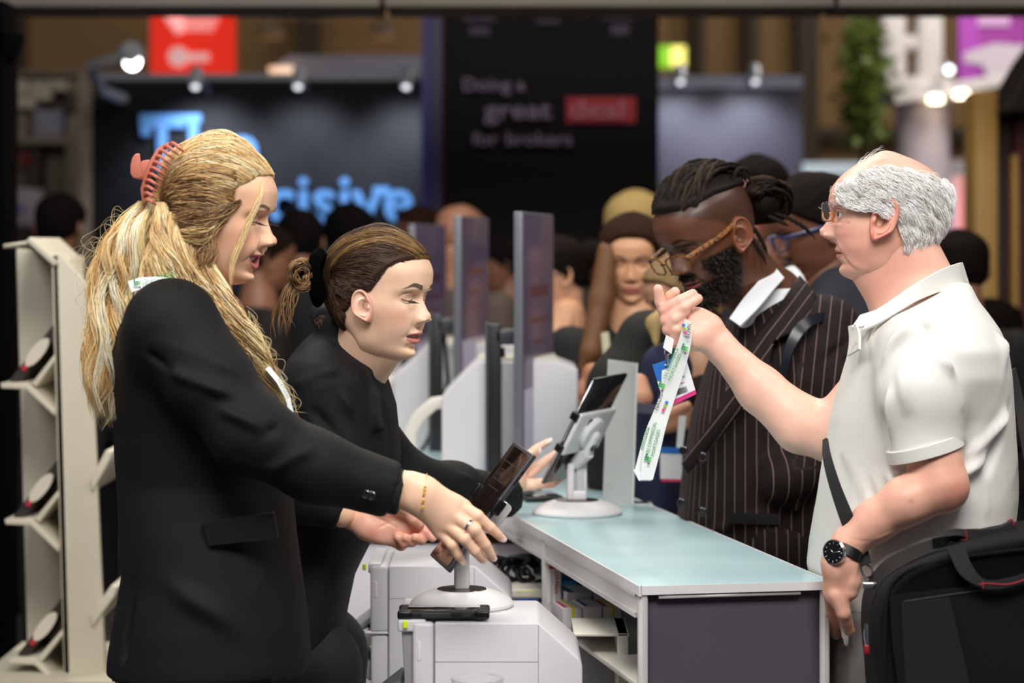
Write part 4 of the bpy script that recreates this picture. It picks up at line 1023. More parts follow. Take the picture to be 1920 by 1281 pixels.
# ================================================================ hair
def resample(P,n):
    P=np.array(P,float); d=np.r_[0,np.cumsum(np.linalg.norm(np.diff(P,axis=0),axis=1))]; 
    # catmull-rom through points
    m=len(P); t=np.linspace(0,m-1-1e-6,max(n*3,12)); i=t.astype(int); f=(t-i)[:,None]
    Q=np.vstack([2*P[0]-P[1],P,2*P[-1]-P[-2]]); a,b,c,e=Q[i],Q[i+1],Q[i+2],Q[i+3]
    S=.5*((2*b)+(-a+c)*f+(2*a-5*b+4*c-e)*f*f+(-a+3*b-3*c+e)*f**3)
    d=np.r_[0,np.cumsum(np.linalg.norm(np.diff(S,axis=0),axis=1))]; u=np.linspace(0,d[-1],n)
    return np.stack([np.interp(u,d,S[:,k]) for k in range(3)],1)
def strands_mesh(S,rad,cols,taper=True,nside=3):
    """S (N,K,3), rad (N,), cols (N,3)"""
    N,K,_=S.shape; T=np.gradient(S,axis=1); T/=np.maximum(np.linalg.norm(T,axis=2,keepdims=True),1e-9)
    A=np.cross(T,np.array([.3,.9,.2])); A/=np.maximum(np.linalg.norm(A,axis=2,keepdims=True),1e-9); B=np.cross(T,A)
    w=np.ones(K)
    if taper: w=np.minimum(1,np.linspace(0,1,K)*8+.35)*np.minimum(1,(1-np.linspace(0,1,K))*3+.12)
    R=rad[:,None]*w[None]
    V=np.stack([S+A*(R*math.cos(a))[...,None]+B*(R*math.sin(a))[...,None] for a in np.arange(nside)*2*math.pi/nside],2)
    n=np.arange(N)[:,None,None]*K*nside; k=np.arange(K-1)[None,:,None]*nside; s_=np.arange(nside)[None,None]; s2=(s_+1)%nside
    F=np.stack([n+k+s_,n+k+s2,n+k+nside+s2,n+k+nside+s_],-1).reshape(-1,4)
    C=np.repeat(cols,K*nside,axis=0)
    return V.reshape(-1,3),F,C
def lock(guide,n,spread,K=28,clump=.4,wave=0,wfreq=3,frizz=.0,flat=None,seed=0,wphase=None,tipspread=None,endvar=.15):
    """n strands about a guide; spread radius root->tip function arrays"""
    r=np.random.default_rng(seed); g=resample(guide,K); T=np.gradient(g,axis=0); T/=np.linalg.norm(T,axis=1)[:,None]
    A=np.cross(T,[0,1,0]); A/=np.maximum(np.linalg.norm(A,axis=1),1e-6)[:,None]; B=np.cross(T,A)
    u=np.linspace(0,1,K); sp=np.interp(u,np.linspace(0,1,len(spread)),spread)
    a=r.uniform(0,2*np.pi,n); q=np.sqrt(r.uniform(0,1,n)); fl=1 if flat is None else flat
    ox=q*np.cos(a); oy=q*np.sin(a)*fl
    ox=ox[:,None]*np.ones(K); oy=oy[:,None]*np.ones(K)
    if frizz:
        for h in range(1,4):
            ox+=frizz/h*np.sin(u[None]*h*6+r.uniform(0,6.3,(n,1)))*r.normal(size=(n,1)); oy+=frizz/h*np.sin(u[None]*h*6+r.uniform(0,6.3,(n,1)))*r.normal(size=(n,1))
    S=g[None]+A[None]*(ox*sp)[...,None]+B[None]*(oy*sp)[...,None]
    if wave:
        ph=(r.uniform(0,6.3) if wphase is None else wphase)+r.normal(size=(n,1))*.35
        S+=A[None]*(wave*np.sin(u[None]*wfreq*2*np.pi+ph)*np.minimum(1,u*3))[...,None]+B[None]*(wave*.6*np.cos(u[None]*wfreq*2*np.pi+ph)*np.minimum(1,u*3))[...,None]
    # random end cut
    if endvar:
        e=1-r.uniform(0,endvar,n); uu=u[None]*e[:,None]*(K-1); i=np.minimum(uu.astype(int),K-2); f=(uu-i)[...,None]
        S=np.take_along_axis(S,i[...,None],1)*(1-f)+np.take_along_axis(S,(i+1)[...,None],1)*f
    return S
def palette(n,cols,seed=0,jit=.10):
    r=np.random.default_rng(seed); P=np.array([srgb(c)[:3] for c in cols]); c0=P[r.integers(0,len(P))]*(1+r.normal()*.10)
    c=np.tile(c0,(n,1)); m=r.uniform(size=n)<.22; c[m]=P[r.integers(0,len(P),m.sum())]
    return np.clip(c*(1+r.normal(size=(n,1))*jit),0,1)
def palette_old(n,cols,seed=0,jit=.12):
    r=np.random.default_rng(seed); P=np.array([srgb(c)[:3] for c in cols]); i=r.integers(0,len(P),n); t=r.uniform(0,1,(n,1)); j=r.integers(0,len(P),n)
    c=P[i]*(1-t*.5)+P[j]*t*.5; return np.clip(c*(1+r.normal(size=(n,1))*jit),0,1)
def hair_mat(name,rough=.38,spec=.5,aniso=True):
    m=mat(name,'#ffffff',rough,attr='col',spec=spec); return m
def build_strands(name,Ss,rads,cols,m,parent,lab=None):
    parts=[strands_mesh(S,np.full(len(S),r) if np.isscalar(r) else r,c) for S,r,c in zip(Ss,rads,cols)]
    V,F,C=join(parts); me=mesh_np(name,V,F,C); o=link(name,me,m,parent)
    if lab: o['label']=lab
    return o
def head_surface(p_kw,off):
    """returns function (z, theta deg)-> local point on the skull pushed out by off. theta 0 = front, 180 back, + = +y side"""
    p=dict(HEAD_DEF); p.update(p_kw); f=np.array(p['front']);b=np.array(p['back']);w=np.array(p['width'])
    def fn(z,th):
        z=min(z,.2235); fr=np.interp(z,f[:,0],f[:,1]);bk=np.interp(z,b[:,0],b[:,1]);wd=np.interp(z,w[:,0],w[:,1]); x0=min(.004,fr*.3)
        c=math.cos(math.radians(th));s=math.sin(math.radians(th)); q=(abs(c)**2.15+abs(s)**2.15)**(-1/2.15); c*=q;s*=q
        P=np.array([x0+(fr-x0)*c if c>0 else x0+(x0-bk)*c, wd*s, z]); ctr=np.array([0,0,.12]); d=P-ctr; d[2]*=1.0; 
        nrm=np.array([d[0]/.095**2,d[1]/.075**2,d[2]/.105**2]) ; nrm/=np.linalg.norm(nrm)
        return P+nrm*off
    return fn
def cap_mesh(p_kw,off,mask,col,res=.5):
    """skull cap shell: copies of head surface displaced where mask(x,y,z) true"""
    kw=dict(p_kw); kw.update(res=res); V,F,C=make_head(**kw)
    N=normals(V,F); m=mask(V[:,0],V[:,1],V[:,2]); V2=V+N*(off*np.clip(m,0,1)-.004*(1-np.clip(m,0,1)))[:,None]
    keep=(m[F]>0).any(1); F=F[keep]; u=np.unique(F); ix=-np.ones(len(V),int); ix[u]=np.arange(len(u))
    return V2[u],ix[F],flatcol(len(u),col)
class Skull:
    """radius of a head in any direction, for laying hair along it"""
    def __init__(s,V,c=(-.003,0,.115)):
        s.c=np.array(c); d=V-s.c; s.r=np.linalg.norm(d,axis=1); s.d=d/s.r[:,None]
        k=slice(None,None,5); s.d=s.d[k]; s.r=s.r[k]
    def p(s,dirs,off):
        dirs=np.atleast_2d(dirs); dirs=dirs/np.linalg.norm(dirs,axis=1)[:,None]; out=[]
        for q in dirs:
            w=np.exp((s.d@q-1)*500); out.append((w*s.r).sum()/w.sum())
        return s.c+dirs*(np.array(out)+off)[:,None]
    def path(s,A,B,off,n=12,bias=None,lift=0):
        """geodesic from local point A to B; bias pulls the middle towards a direction"""
        a=np.array(A)-s.c;b=np.array(B)-s.c;a/=np.linalg.norm(a);b/=np.linalg.norm(b); w=math.acos(np.clip(a@b,-1,1))
        t=np.linspace(0,1,n); q=(np.sin((1-t)*w)[:,None]*a+np.sin(t*w)[:,None]*b)/math.sin(w)
        if bias is not None: q=q+np.sin(np.pi*t)[:,None]*np.array(bias)
        return s.p(q,(off if np.isscalar(off) else np.interp(t,np.linspace(0,1,len(off)),off))+lift*np.sin(np.pi*t))
def fit_head(A,B,pA,pB,Y,yaw,roll=0):
    A=np.array(A,float);B=np.array(B,float); dX=(pB[0]-pA[0])*Y/FPX; dZ=(pA[1]-pB[1])*Y/FPX
    c=math.cos(math.radians(yaw)); x_=dX/c; l=B-A
    sc=math.hypot(x_,dZ)/math.hypot(*l); ph=math.atan2(x_,dZ)-math.atan2(l[0],l[1])
    h=Head((0,0,0),yaw,math.degrees(ph),roll,sc); o=h.w1(A[0],0,A[1]); W_=at(pA[0],pA[1],Y)
    h=Head(Vector(W_)-Vector(o),yaw,math.degrees(ph),roll,sc); h.info=(round(math.degrees(ph),1),round(sc,3)); print('head',h.info); return h
def A3(px,py,Y): return np.array(at(px,py,Y))
def ch(pts,Y=None): return [A3(*p) if len(p)==3 else A3(p[0],p[1],Y) for p in pts]
def silh(rows,Y):
    """rows (py, xl, xr, half depth [,Yc]) -> loft keys in world frame, z ascending"""
    K=[]
    for r in rows:
        Yc=r[4] if len(r)>4 else Y; k=Yc/FPX; K.append((CAMZ-(r[0]-HOR)*k,((r[1]+r[2])/2-960)*k,Yc,(r[2]-r[1])/2*k,r[3]))
    return sorted(K)
def skin_hand_colors(V,base,spots,red=None,seed=0):
    C=flatcol(len(V),base); n=vnoise(V,90,seed)[:,None]*.04; C=C*(1+n)
    for c,r,col,a in spots:
        q=np.linalg.norm(V-np.array(c),axis=1)/r; m=(a*np.exp(-q**2*1.2))[:,None]; C=C*(1-m)+np.array(srgb(col)[:3])*m
    return np.clip(C,0,1)
def nail(S,C,a,b,up,r=.0055,ln=.0065,col='#e9c3b4',tip=.0):
    """nail plate: flattened ellipsoid mesh joined; returns mesh tuple"""
    a=Vector(a);b=Vector(b);x=(b-a).normalized();z=Vector(up);z=(z-x*z.dot(x)).normalized();y=z.cross(x)
    n=14;m=10;V=[];F=[]
    for i in range(m+1):
        u=-1+2*i/m
        for j in range(n+1):
            v=-1+2*j/n
            wd=math.sqrt(max(0,1-(max(u,-.6) if u<0 else u*.55)**2*.8)) if u<.6 else math.sqrt(max(0,1-((u-.0)**4)*.75))
            V.append(tuple(Vector(C)+x*(u*ln)+y*(v*r*wd)+z*(.0012*(1-v*v)-.0006-.0004*(u>.8))))
    for i in range(m):
        for j in range(n): q=i*(n+1)+j; F.append((q,q+n+1,q+n+2,q+1))
    V=np.array(V);F=np.array(F); Cc=flatcol(len(V),col)
    for i in range(m+1):
        if i>=m-1: Cc[i*(n+1):(i+1)*(n+1)]=np.array(srgb('#f4ebe4')[:3])
    return V,F,Cc
M_hair=hair_mat('hair_strands',.42,.4); 
M_hbase=mat('hair_base','#ffffff',.6,attr='col',spec=.2)
M_blk=mat('black_suiting','#050507',.7,bump=.35,bscale=1600,spec=.3)
M_blk2=mat('black_knit','#09090b',.85,bump=.4,bscale=1500)
M_trou=mat('black_trousers','#0a0a0d',.85)
M_lan=mat('white_lanyard','#e8ebea',.45,bump=.1,bscale=1500)
M_green=mat('lanyard_green','#1f9a4a',.5); M_blackp=mat('lanyard_black','#22262a',.5); M_bluep=mat('lanyard_blue','#3a78c0',.5); M_grnL=mat('lanyard_lime','#9ab52c',.5)
def person(label,loc): 
    e=empty('person',loc,0,label,'person'); return e
def toworld(o,par):
    """mesh built in world space under an empty: shift into the parent's frame"""
    o.data.transform(Matrix.Translation(-par.location)); return o
def cloth(S,name,m,par,folds=(),noise=(0,20),smooth=2,sub=None,cut=None,col=None,nz2=None):
    V,F=S.mesh(smooth); N=normals(V,F)
    if noise[0]: V=V+N*(vnoise(V,noise[1],3)*noise[0])[:,None]
    if nz2: V=V+N*(vnoise(V*np.array(nz2[2]),nz2[1],5)*nz2[0])[:,None]
    for f in folds: V=crease(V,N,A3(*f[0]),A3(*f[1]),f[2]*.85,f[3]*2.7)
    if cut is not None:
        keep=cut(V); fk=keep[F].all(1); F=F[fk]; u=np.unique(F); ix=-np.ones(len(V),int); ix[u]=np.arange(len(u)); V=V[u];F=ix[F]
    me=mesh_np(name,V,F,None if col is None else col(V)); o=link(name,me,m,par); return toworld(o,par)
def legs(par,xc,Y,ztop,m,shoe,rx=.1,ry=.17,face=1,name='trousers'):
    S=SDF(.012,.03)
    for s in (-1,1):
        S.cone((xc,Y+s*ry*.5,ztop-.05),(xc,Y+s*ry*.52,.48),.095,.065); S.cone((xc,Y+s*ry*.52,.48),(xc,Y+s*ry*.52,.10),.065,.05)
    cloth(S,name,m,par)
    for s in (-1,1):
        b=SDF(.008,.02); b.cone((xc-.05*face,Y+s*ry*.52,.045),(xc+.14*face,Y+s*ry*.52,.035),.042,.034); b.cone((xc-.04*face,Y+s*ry*.52,.09),(xc-.04*face,Y+s*ry*.52,.045),.045,.042)
        cloth(b,'shoe',shoe,par)
# =============================================================== blonde woman
YB=3.97
pB=person('woman with long wavy blonde hair, pink claw clip and black blazer, reaching right',A3(400,465,YB)*np.array([1,1,0]))
kB=dict(front=[(0,.046),(.004,.062),(.012,.075),(.020,.0775),(.028,.0740),(.036,.0760),(.046,.0800),(.056,.0825),(.066,.0825),(.08,.082),(.095,.082),(.108,.083),(.116,.0855),(.126,.0915),(.137,.0945),(.155,.0945),(.172,.089),(.19,.076),(.205,.055),(.217,.028),(.2245,0)],
 nose=[(.064,.0),(.068,.008),(.073,.020),(.079,.0265),(.084,.0255),(.092,.0175),(.102,.0115),(.112,.0055),(.121,.001),(.13,0)],
 mouth_open=.75,smile=.85,lipcol='#c2625c',skin='#ebbc9c',blush='#d98c74',browcol='#463022',brow_th=.0040,nasolab=.45,lid='#9a6f66',socket=1.0)
hB=fit_head((.062,.004),(.0945,.150),(456,533),(515.5,372),YB,-12)
V,F,C=make_head(**kB)
parts=[(hB.w(V),F,C)]
e=make_ear(-1,kB['skin']); parts.append((hB.w(e[0]*.95+np.array([-.008,-.071,.098])),e[1],e[2]))
S=SDF(.006,.03); S.cone(hB.w1(-.02,0,.05),A3(372,590,YB),.052,.058); S.cone(A3(372,590,YB),A3(365,760,YB),.06,.08,flat=((1,0,0),.8)); S.cone(A3(365,760,YB),A3(390,1150,YB),.08,.11)
S.cone(A3(340,620,YB-.13),A3(480,820,YB-.19),.045,.038); S.cone(A3(480,820,YB-.19),A3(700,908,YB-.13),.038,.03)
S.cone(A3(360,620,YB+.13),A3(480,860,YB+.17),.045,.038); S.cone(A3(480,860,YB+.17),A3(640,960,YB+.2),.036,.028)
v,f=S.mesh(2); parts.append((v,f,flatcol(len(v),kB['skin'])))
# right hand (nearest us)
Yh=3.80
S=SDF(.0019,.008)
wr=A3(738,913,Yh+.02); w2=A3(790,930,Yh)
S.cone(A3(680,897,Yh+.03),wr,.031,.029,flat=((0,1,0),.78)); S.cone(wr,w2,.029,.033,flat=((0,1,0),.7))
kn=[A3(868,952,Yh+.006),A3(856,971,Yh-.004),A3(841,986,Yh-.002),A3(826,997,Yh+.006)]
for q,r in zip(kn,(.0145,.0142,.0138,.0130)): S.cone(w2,q,.024,r,k=.012,flat=((0,1,0),.72))
S.cone(A3(770,905,Yh),A3(850,945,Yh+.01),.016,.014,k=.012)
fg=[[(868,952,0.006),(895,968,-.006),(920,990,-.002),(940,1009,.006)],
    [(856,971,-.004),(891,994,-.016),(910,1022,-.010),(923,1045,0)],
    [(841,986,-.002),(872,1011,-.014),(891,1034,-.010),(905,1050,0)],
    [(826,997,.006),(848,1022,-.004),(858,1040,0),(866,1053,.006)]]
rs=[(.0115,.0098,.0084,.0068),(.0112,.0100,.0086,.0068),(.0106,.0096,.0082,.0066),(.0098,.0086,.0074,.0060)]
nl=[]
for fp,r in zip(fg,rs):
    P=[A3(a,b,Yh+c) for a,b,c in fp]; S.chain(P,r,k=.0025)
    S.ell(P[1]+np.array([0,-.001,0]),(r[1]*1.03,)*3,k=.002)
    d=(P[3]-P[2]); d/=np.linalg.norm(d); nl.append(nail(None,P[3]+d*.0015+np.array([0.0015,-.0058,.0015]),P[2],P[3]+d*.003,(.15,-1,.25),.0050,.0078,'#eec9bb'))
# thumb tucked behind
S.chain([A3(800,925,Yh+.03),A3(850,950,Yh+.05),A3(880,980,Yh+.055)],(.014,.011,.009),k=.01)
v,f=S.mesh(2); Nv=normals(v,f)
# tendons
for q in kn: v=crease(v,Nv,w2+(q-w2)*.25,q,.0035,.0009)
spots=[(p_,.012,'#d8907c',.35) for p_ in kn]+[(A3(a[3][0],a[3][1],Yh),.010,'#dd8f80',.5) for a in fg]+[(A3(a[1][0],a[1][1],Yh),.008,'#d8907c',.4) for a in fg]
parts.append((v,f,skin_hand_colors(v,'#edc2a4',spots)))
parts+= nl
# left hand, palm towards us
YL=4.17
S=SDF(.0019,.007)
S.cone(A3(610,950,YL+.04),A3(665,972,YL+.01),.026,.0215,flat=((0,1,0),.8)); S.cone(A3(665,972,YL+.01),A3(690,985,YL),.0215,.024,flat=((0,1,0),.8))
for q,r in (((735,1010,0),.013),((750,1000,-.006),.013),((762,988,-.008),.014),((768,975,-.004),.014)): S.cone(A3(690,985,YL),A3(q[0],q[1],YL+q[2]),.022,r,k=.01,flat=((0,1,0),.8))
S.ell(A3(705,1000,YL-.008),(.03,.014,.017),rot('Y',25),k=.01)      # heel of the hand
S.ell(A3(722,958,YL-.008),(.028,.016,.016),rot('Y',5),k=.01)       # thumb ball
S.chain([A3(735,955,YL-.01),A3(758,950,YL-.03),A3(775,972,YL-.028),A3(786,982,YL-.022)],(.014,.0125,.0105,.009),k=.006)
S.chain([A3(768,978,YL),A3(786,986,YL-.005),A3(798,998,YL-.012),A3(811,1009,YL-.016)],(.0115,.0105,.0095,.0078),k=.004)
S.chain([A3(760,992,YL),A3(783,1003,YL+.0),A3(790,1012,YL-.014),A3(778,1008,YL-.026)],(.0115,.0105,.009,.008),k=.004)
S.chain([A3(750,1004,YL),A3(770,1014,YL-.002),A3(772,1016,YL-.016),A3(760,1008,YL-.026)],(.0115,.0105,.009,.008),k=.004)
S.chain([A3(736,1012,YL),A3(752,1022,YL-.004),A3(756,1018,YL-.018),A3(746,1008,YL-.024)],(.011,.0100,.0085,.0075),k=.004)
v,f=S.mesh(2); Nv=normals(v,f)
for a,b in (((700,968,YL),(745,990,YL)),((690,1000,YL),(742,975,YL)),((665,955,YL),(668,978,YL)),((728,965,YL),(748,968,YL))): v=crease(v,Nv,A3(a[0],a[1],YL-.02),A3(b[0],b[1],YL-.02),.0022,-.0014)
spots=[(A3(x,y,YL-.02),.014,'#cf7a66',.55) for x,y in ((760,1015),(745,1018),(800,1000),(775,1010),(720,960),(700,1000))]
parts.append((v,f,skin_hand_colors(v,'#e8b098',spots)))
V,F,C=join(parts); me=mesh_np('body',V,F,C); o=toworld(link('body',me,M_skin,pB),pB)
# eyelashes
b=MB()
for sy in (-1,1):
    for i in range(13):
        y_=sy*(.020+.0225*i/12); x0=.0865-.18*(abs(y_)-.02)**1.3*2; p0=hB.w1(.0835-abs(abs(y_)-.03)*.22,y_,.1082); p1=p0+ (hB.w1(.0155,sy*.002*(i-5)/5,-.0035)-hB.w1(0,0,0)); b.tube([p0,(p0+p1)/2+np.array([0,0,-.0012]),p1],[.0005,.0004,.0001],4)
o=toworld(b.build('eyelashes',mat('lash','#120c0a',.6),pB),pB)
# jacket
S=SDF(.0068,.03)
S.loft(silh([(556,285,385,.07),(575,250,410,.13),(610,222,430,.175),(660,213,448,.19),(720,211,490,.175),(800,215,528,.165),(900,221,545,.155),(1000,226,555,.17),(1080,231,566,.18),(1160,216,577,.19),(1230,206,582,.195),(1262,204,576,.195)],YB+.02),p=2.2,k=.02)
S.chain(ch([(322,612,YB-.135),(395,715,YB-.165),(468,812,YB-.185),(590,876,YB-.175),(727,917,YB-.15)]),(.078,.064,.062,.053,.046),k=.03)
S.cut(A3(738,921,YB-.15),A3(738,921,YB-.15)-A3(600,878,YB-.172),.10)
S.chain(ch([(345,615,YB+.16),(400,740,YB+.2),(470,850,YB+.2),(560,925,YB+.2),(645,962,YB+.2)]),(.07,.062,.058,.048,.034),k=.03)
S.cut(A3(642,962,YB+.2),A3(645,962,YB+.2)-A3(600,945,YB+.2),.06)
fold=[((300,640,YB-.2),(420,690,YB-.22),.010,.007),((285,665,YB-.2),(400,735,YB-.22),.008,-.008),((330,700,YB-.22),(430,740,YB-.24),.009,.006),((420,770,YB-.24),(480,800,YB-.25),.009,.006),((450,850,YB-.24),(520,800,YB-.24),.007,-.006),((500,880,YB-.23),(580,845,YB-.23),.009,.005),((350,640,YB-.21),(440,700,YB-.22),.007,.004),
 ((360,580,YB-.17),(430,680,YB-.19),.006,.003),((262,690,YB-.2),(300,760,YB-.17),.007,-.006),((230,720,YB-.15),(260,1000,YB-.15),.02,.004),((300,1090,YB-.17),(450,1180,YB-.17),.02,.005),((420,1060,YB-.17),(500,1230,YB-.17),.02,-.004),((540,1010,YB-.1),(480,1120,YB-.15),.012,.005),((240,1090,YB-.12),(226,1230,YB-.12),.010,-.012),((640,850,YB-.2),(660,880,YB-.2),.006,-.003)]
def cutb(V):
    p=px3(V); return (V[:,2]>CAMZ-(1258-HOR)*YB/FPX-.004*np.cos(V[:,0]*20))
ends=lambda V:(((V-A3(738,921,YB-.15))@ (A3(738,921,YB-.15)-A3(590,876,YB-.175)))<0)|(px3(V)[:,0]<690)|(V[:,1]>YB)
o=cloth(S,'blazer',M_blk,pB,fold,(.0012,22),cut=lambda V:cutb(V)); md=o.modifiers.new('t','SOLIDIFY'); md.thickness=.003
# knitted cuff of the top showing below the sleeve
S=SDF(.004,.01); S.cone(A3(715,914,YB-.152),A3(757,926,YB-.155),.039,.036); 
cd=A3(757,926,YB-.155)-A3(715,914,YB-.152); cp=A3(756,926,YB-.155)
S.cut(cp,cd,.08); o=cloth(S,'top_cuff',M_blk2,pB)
# pocket flap, buttons
def on(px,py,Y): return A3(px,py,Y)
yf=YB+.02-.178
b=MB(); P=[A3(378,982,yf),A3(512,962,yf-.004),A3(520,1010,yf-.002),A3(392,1024,yf+.002)]
n0=len(b.v); b.v+=[Vector(p) for p in P]+[Vector(p)+Vector((0,.03,0)) for p in P]; b.f+=[(0,1,2,3),(7,6,5,4),(0,4,5,1),(1,5,6,2),(2,6,7,3),(3,7,4,0)]
toworld(b.build('pocket_flap',M_blk,pB,smooth=False),pB)
M_btn=mat('grey_button','#8a8c96',.25,coat=.5); M_btnd=mat('black_button','#1a1a1e',.25,coat=.5)
for i,(x,y) in enumerate(((658,919),(674,924),(686,927),(697,930))):
    Mx=Matrix.Translation(A3(x,y,YB-.15-.0485-.002*i-.001))@Matrix.Rotation(math.radians(-90),4,'X')@Matrix.Rotation(math.radians(20),4,'Y')
    o=toworld(MB().lathe([(.0065,-.002),(.0075,-.001),(.0078,.001),(.006,.0022),(.005,.0016)],20,M=Mx@Matrix.Rotation(math.pi,4,'X')).build('sleeve_button',M_btn if i==0 else M_btnd,pB),pB)
# bracelet and ring
b=MB(); pts=[]
ang=np.linspace(0,2*math.pi,26)
c0=A3(793,932,Yh+.003); 
for a in ang: pts.append(c0+np.array([.002+.0045*math.sin(a*1.0),-.0265*math.cos(a)*.95,.037*math.sin(a)]))
b.tube(pts,.0007,6,cap=False)
for a in (3.14+2.75,3.14+3.05,.35,.5,.2): b.box((-.0018,-.0012,-.003),(.0018,.0012,.003),.0006,M=Matrix.Translation(c0+np.array([.002+.0045*math.sin(a),-.0285*math.cos(a),.037*math.sin(a)]))@Matrix.Rotation(.3,4,'Y'))
toworld(b.build('bracelet',M_gold,pB),pB)
q0=A3(880,987,Yh-.012); b=MB(); d=Vector(A3(891,994,Yh-.016)-A3(856,971,Yh-.004)).normalized(); Mx=d.to_track_quat('Z','Y').to_matrix().to_4x4()
b.lathe([(.0126,-.0018),(.0130,0),(.0126,.0018),(.0116,.0018),(.0116,-.0018)],28,M=Matrix.Translation(q0)@Mx); toworld(b.build('ring',M_chrome,pB),pB)
legs(pB,at(390,0,YB).x,YB+.02,CAMZ-(1258-HOR)*YB/FPX+.05,M_trou,M_black)
# ---- hair
sf=head_surface(kB,.006)
def HW(P): return hB.w(P)
ihB=np.linalg.inv(hB.A)
def toloc(px,py,Y): p=ihB@np.r_[A3(px,py,Y),1]; return p[:3]
clip=toloc(293,330,YB-.01); clow=toloc(296,385,YB-.01)
Ss=[];rd=[];cl=[]
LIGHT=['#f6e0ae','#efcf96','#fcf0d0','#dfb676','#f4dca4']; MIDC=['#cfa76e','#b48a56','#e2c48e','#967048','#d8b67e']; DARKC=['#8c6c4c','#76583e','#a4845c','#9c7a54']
def add(S,r,c): Ss.append(S);rd.append(r);cl.append(c)
gi=0
# over the skull from hairline to the clip
r_=np.random.default_rng(11)
skB=Skull(make_head(**kB)[0])
for i,th in enumerate(np.linspace(-98,40,104)):
    a=abs(th); z=np.interp(a,[0,30,55,75,100],[.186,.183,.166,.142,.118])
    for row in range(3 if a<60 else 6):
        P0=sf(min(z+.010*(row if a<60 else row-3),.214),th)
        tgt=clip*(1-min(1,a/95))+clow*min(1,a/95)+np.array([.014,np.sign(th)*.014,.006])
        g=skB.path(P0,tgt,[.002+.002*row,.007+.003*row,.010+.003*row,.008,.004],14,bias=(0,0,.10*(1-a/100)))
        if a<60: g=g[:13]
        n=34; S=lock(g,n,[.003,.006,.0065,.005],K=24,frizz=.35,flat=.5,seed=gi,wave=.0016,wfreq=2.2+r_.uniform(-.5,.8),endvar=.03); gi+=1
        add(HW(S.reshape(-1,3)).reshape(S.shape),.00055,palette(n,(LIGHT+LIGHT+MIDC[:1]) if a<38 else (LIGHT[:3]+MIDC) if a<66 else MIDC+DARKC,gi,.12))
# side and falling locks (pixel guides, depths)
def glock(P,n,sp,cols,wave=.006,wf=3,fr=.5,r=.0006,K=34,flat=.6,endvar=.15):
    global gi
    g=[A3(*p) for p in P]; S=lock(g,n,sp,K=K,frizz=fr,flat=flat,seed=gi,wave=wave,wfreq=wf,endvar=endvar); gi+=1
    add(S,r,palette(n,cols,gi,.13))
Yn=YB-.085
# temple sweep
for i in range(9):
    t=i/8
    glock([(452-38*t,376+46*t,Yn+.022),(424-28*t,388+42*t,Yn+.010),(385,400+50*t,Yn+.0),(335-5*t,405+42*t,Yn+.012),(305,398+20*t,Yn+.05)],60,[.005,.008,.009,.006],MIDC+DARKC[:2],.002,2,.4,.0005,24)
# locks falling over ear to the front, right boundary
fronts=[]
for i in range(74):
    t=r_.uniform(); j=r_.uniform(-1,1)
    x0=318+74*t; y0=405+45*t+j*8
    xe=452+95*t+r_.uniform(-12,8); ye=690+88*t+r_.uniform(-30,10)
    xm=x0+ (xe-x0)*.42+ (6*j) -10*(1-t)-6*t
    g=[(x0,y0,Yn+.01+.02*t),(x0+4-8*t+14*(t>.6),y0+60,Yn-.008+.02*t),(xm-12,555+20*t+j*6,Yn-.002),(xm+28,625+20*t,Yn+.0),(xe,ye,Yn+.035)]
    glock(g,36,[.003,.005,.006,.006,.005,.002],(LIGHT+MIDC[:2]) if i%3 else MIDC+DARKC[:2],.0062,2.6+j,.35,.00055,36,.7,.22)
# temple-ear dark wisps in front
for i in range(8):
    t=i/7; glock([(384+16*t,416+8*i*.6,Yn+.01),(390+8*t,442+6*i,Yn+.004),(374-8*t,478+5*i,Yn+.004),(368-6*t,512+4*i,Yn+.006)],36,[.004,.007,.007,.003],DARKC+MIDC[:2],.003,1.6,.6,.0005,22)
# face framing strand
glock([(492,338,Yn+.04),(487,370,Yn+.028),(468,412,Yn+.02),(455,450,Yn+.018),(436,492,Yn+.018),(430,545,Yn+.02)],26,[.0012,.004,.004,.0035,.003,.002],LIGHT,.001,1.5,.5,.00045,34,.7,.1)
glock([(496,345,Yn+.045),(480,395,Yn+.03),(460,420,Yn+.022),(448,470,Yn+.018)],8,[.001,.002,.003],LIGHT,.001,1.5,.5,.00035,30)
# back fall
for i in range(110):
    t=r_.uniform(); j=r_.uniform(-1,1)
    yy=YB+r_.uniform(-.085,.07)
    x0=292-34*t; y0=378+10*t+j*6
    xb=262-78*t+j*6; xe=228-62*t+r_.uniform(-12,14); ye=815-75*abs(t-.45)**1.2+r_.uniform(-45,6)
    g=[(x0,y0,YB-.03),(x0-22-34*t,y0+62,yy+.0),(xb-8,560+j*8,yy),(xb-22+14*(1-t),660,yy-.01),(xe,ye,yy)]
    glock(g,36,[.003,.006,.007,.008,.006,.003],LIGHT if i%4 else MIDC,.0085,2.8+j*.8,.4,.0006,38,.8,.25)
# locks between, over the collar
for i in range(50):
    t=r_.uniform(); j=r_.uniform(-1,1)
    g=[(296+14*t,384+j*5,YB-.06),(292+20*t,450,Yn+.0),(278+58*t,510+j*10,Yn-.005),(258+95*t,565+j*8,Yn-.012+.03*t),(236+170*t,620+40*t,Yn-.03+.05*t)]
    glock(g,32,[.003,.006,.007,.006,.003],LIGHT if i%3 else MIDC,.008,2.6+j,.45,.00055,34,.8,.3)
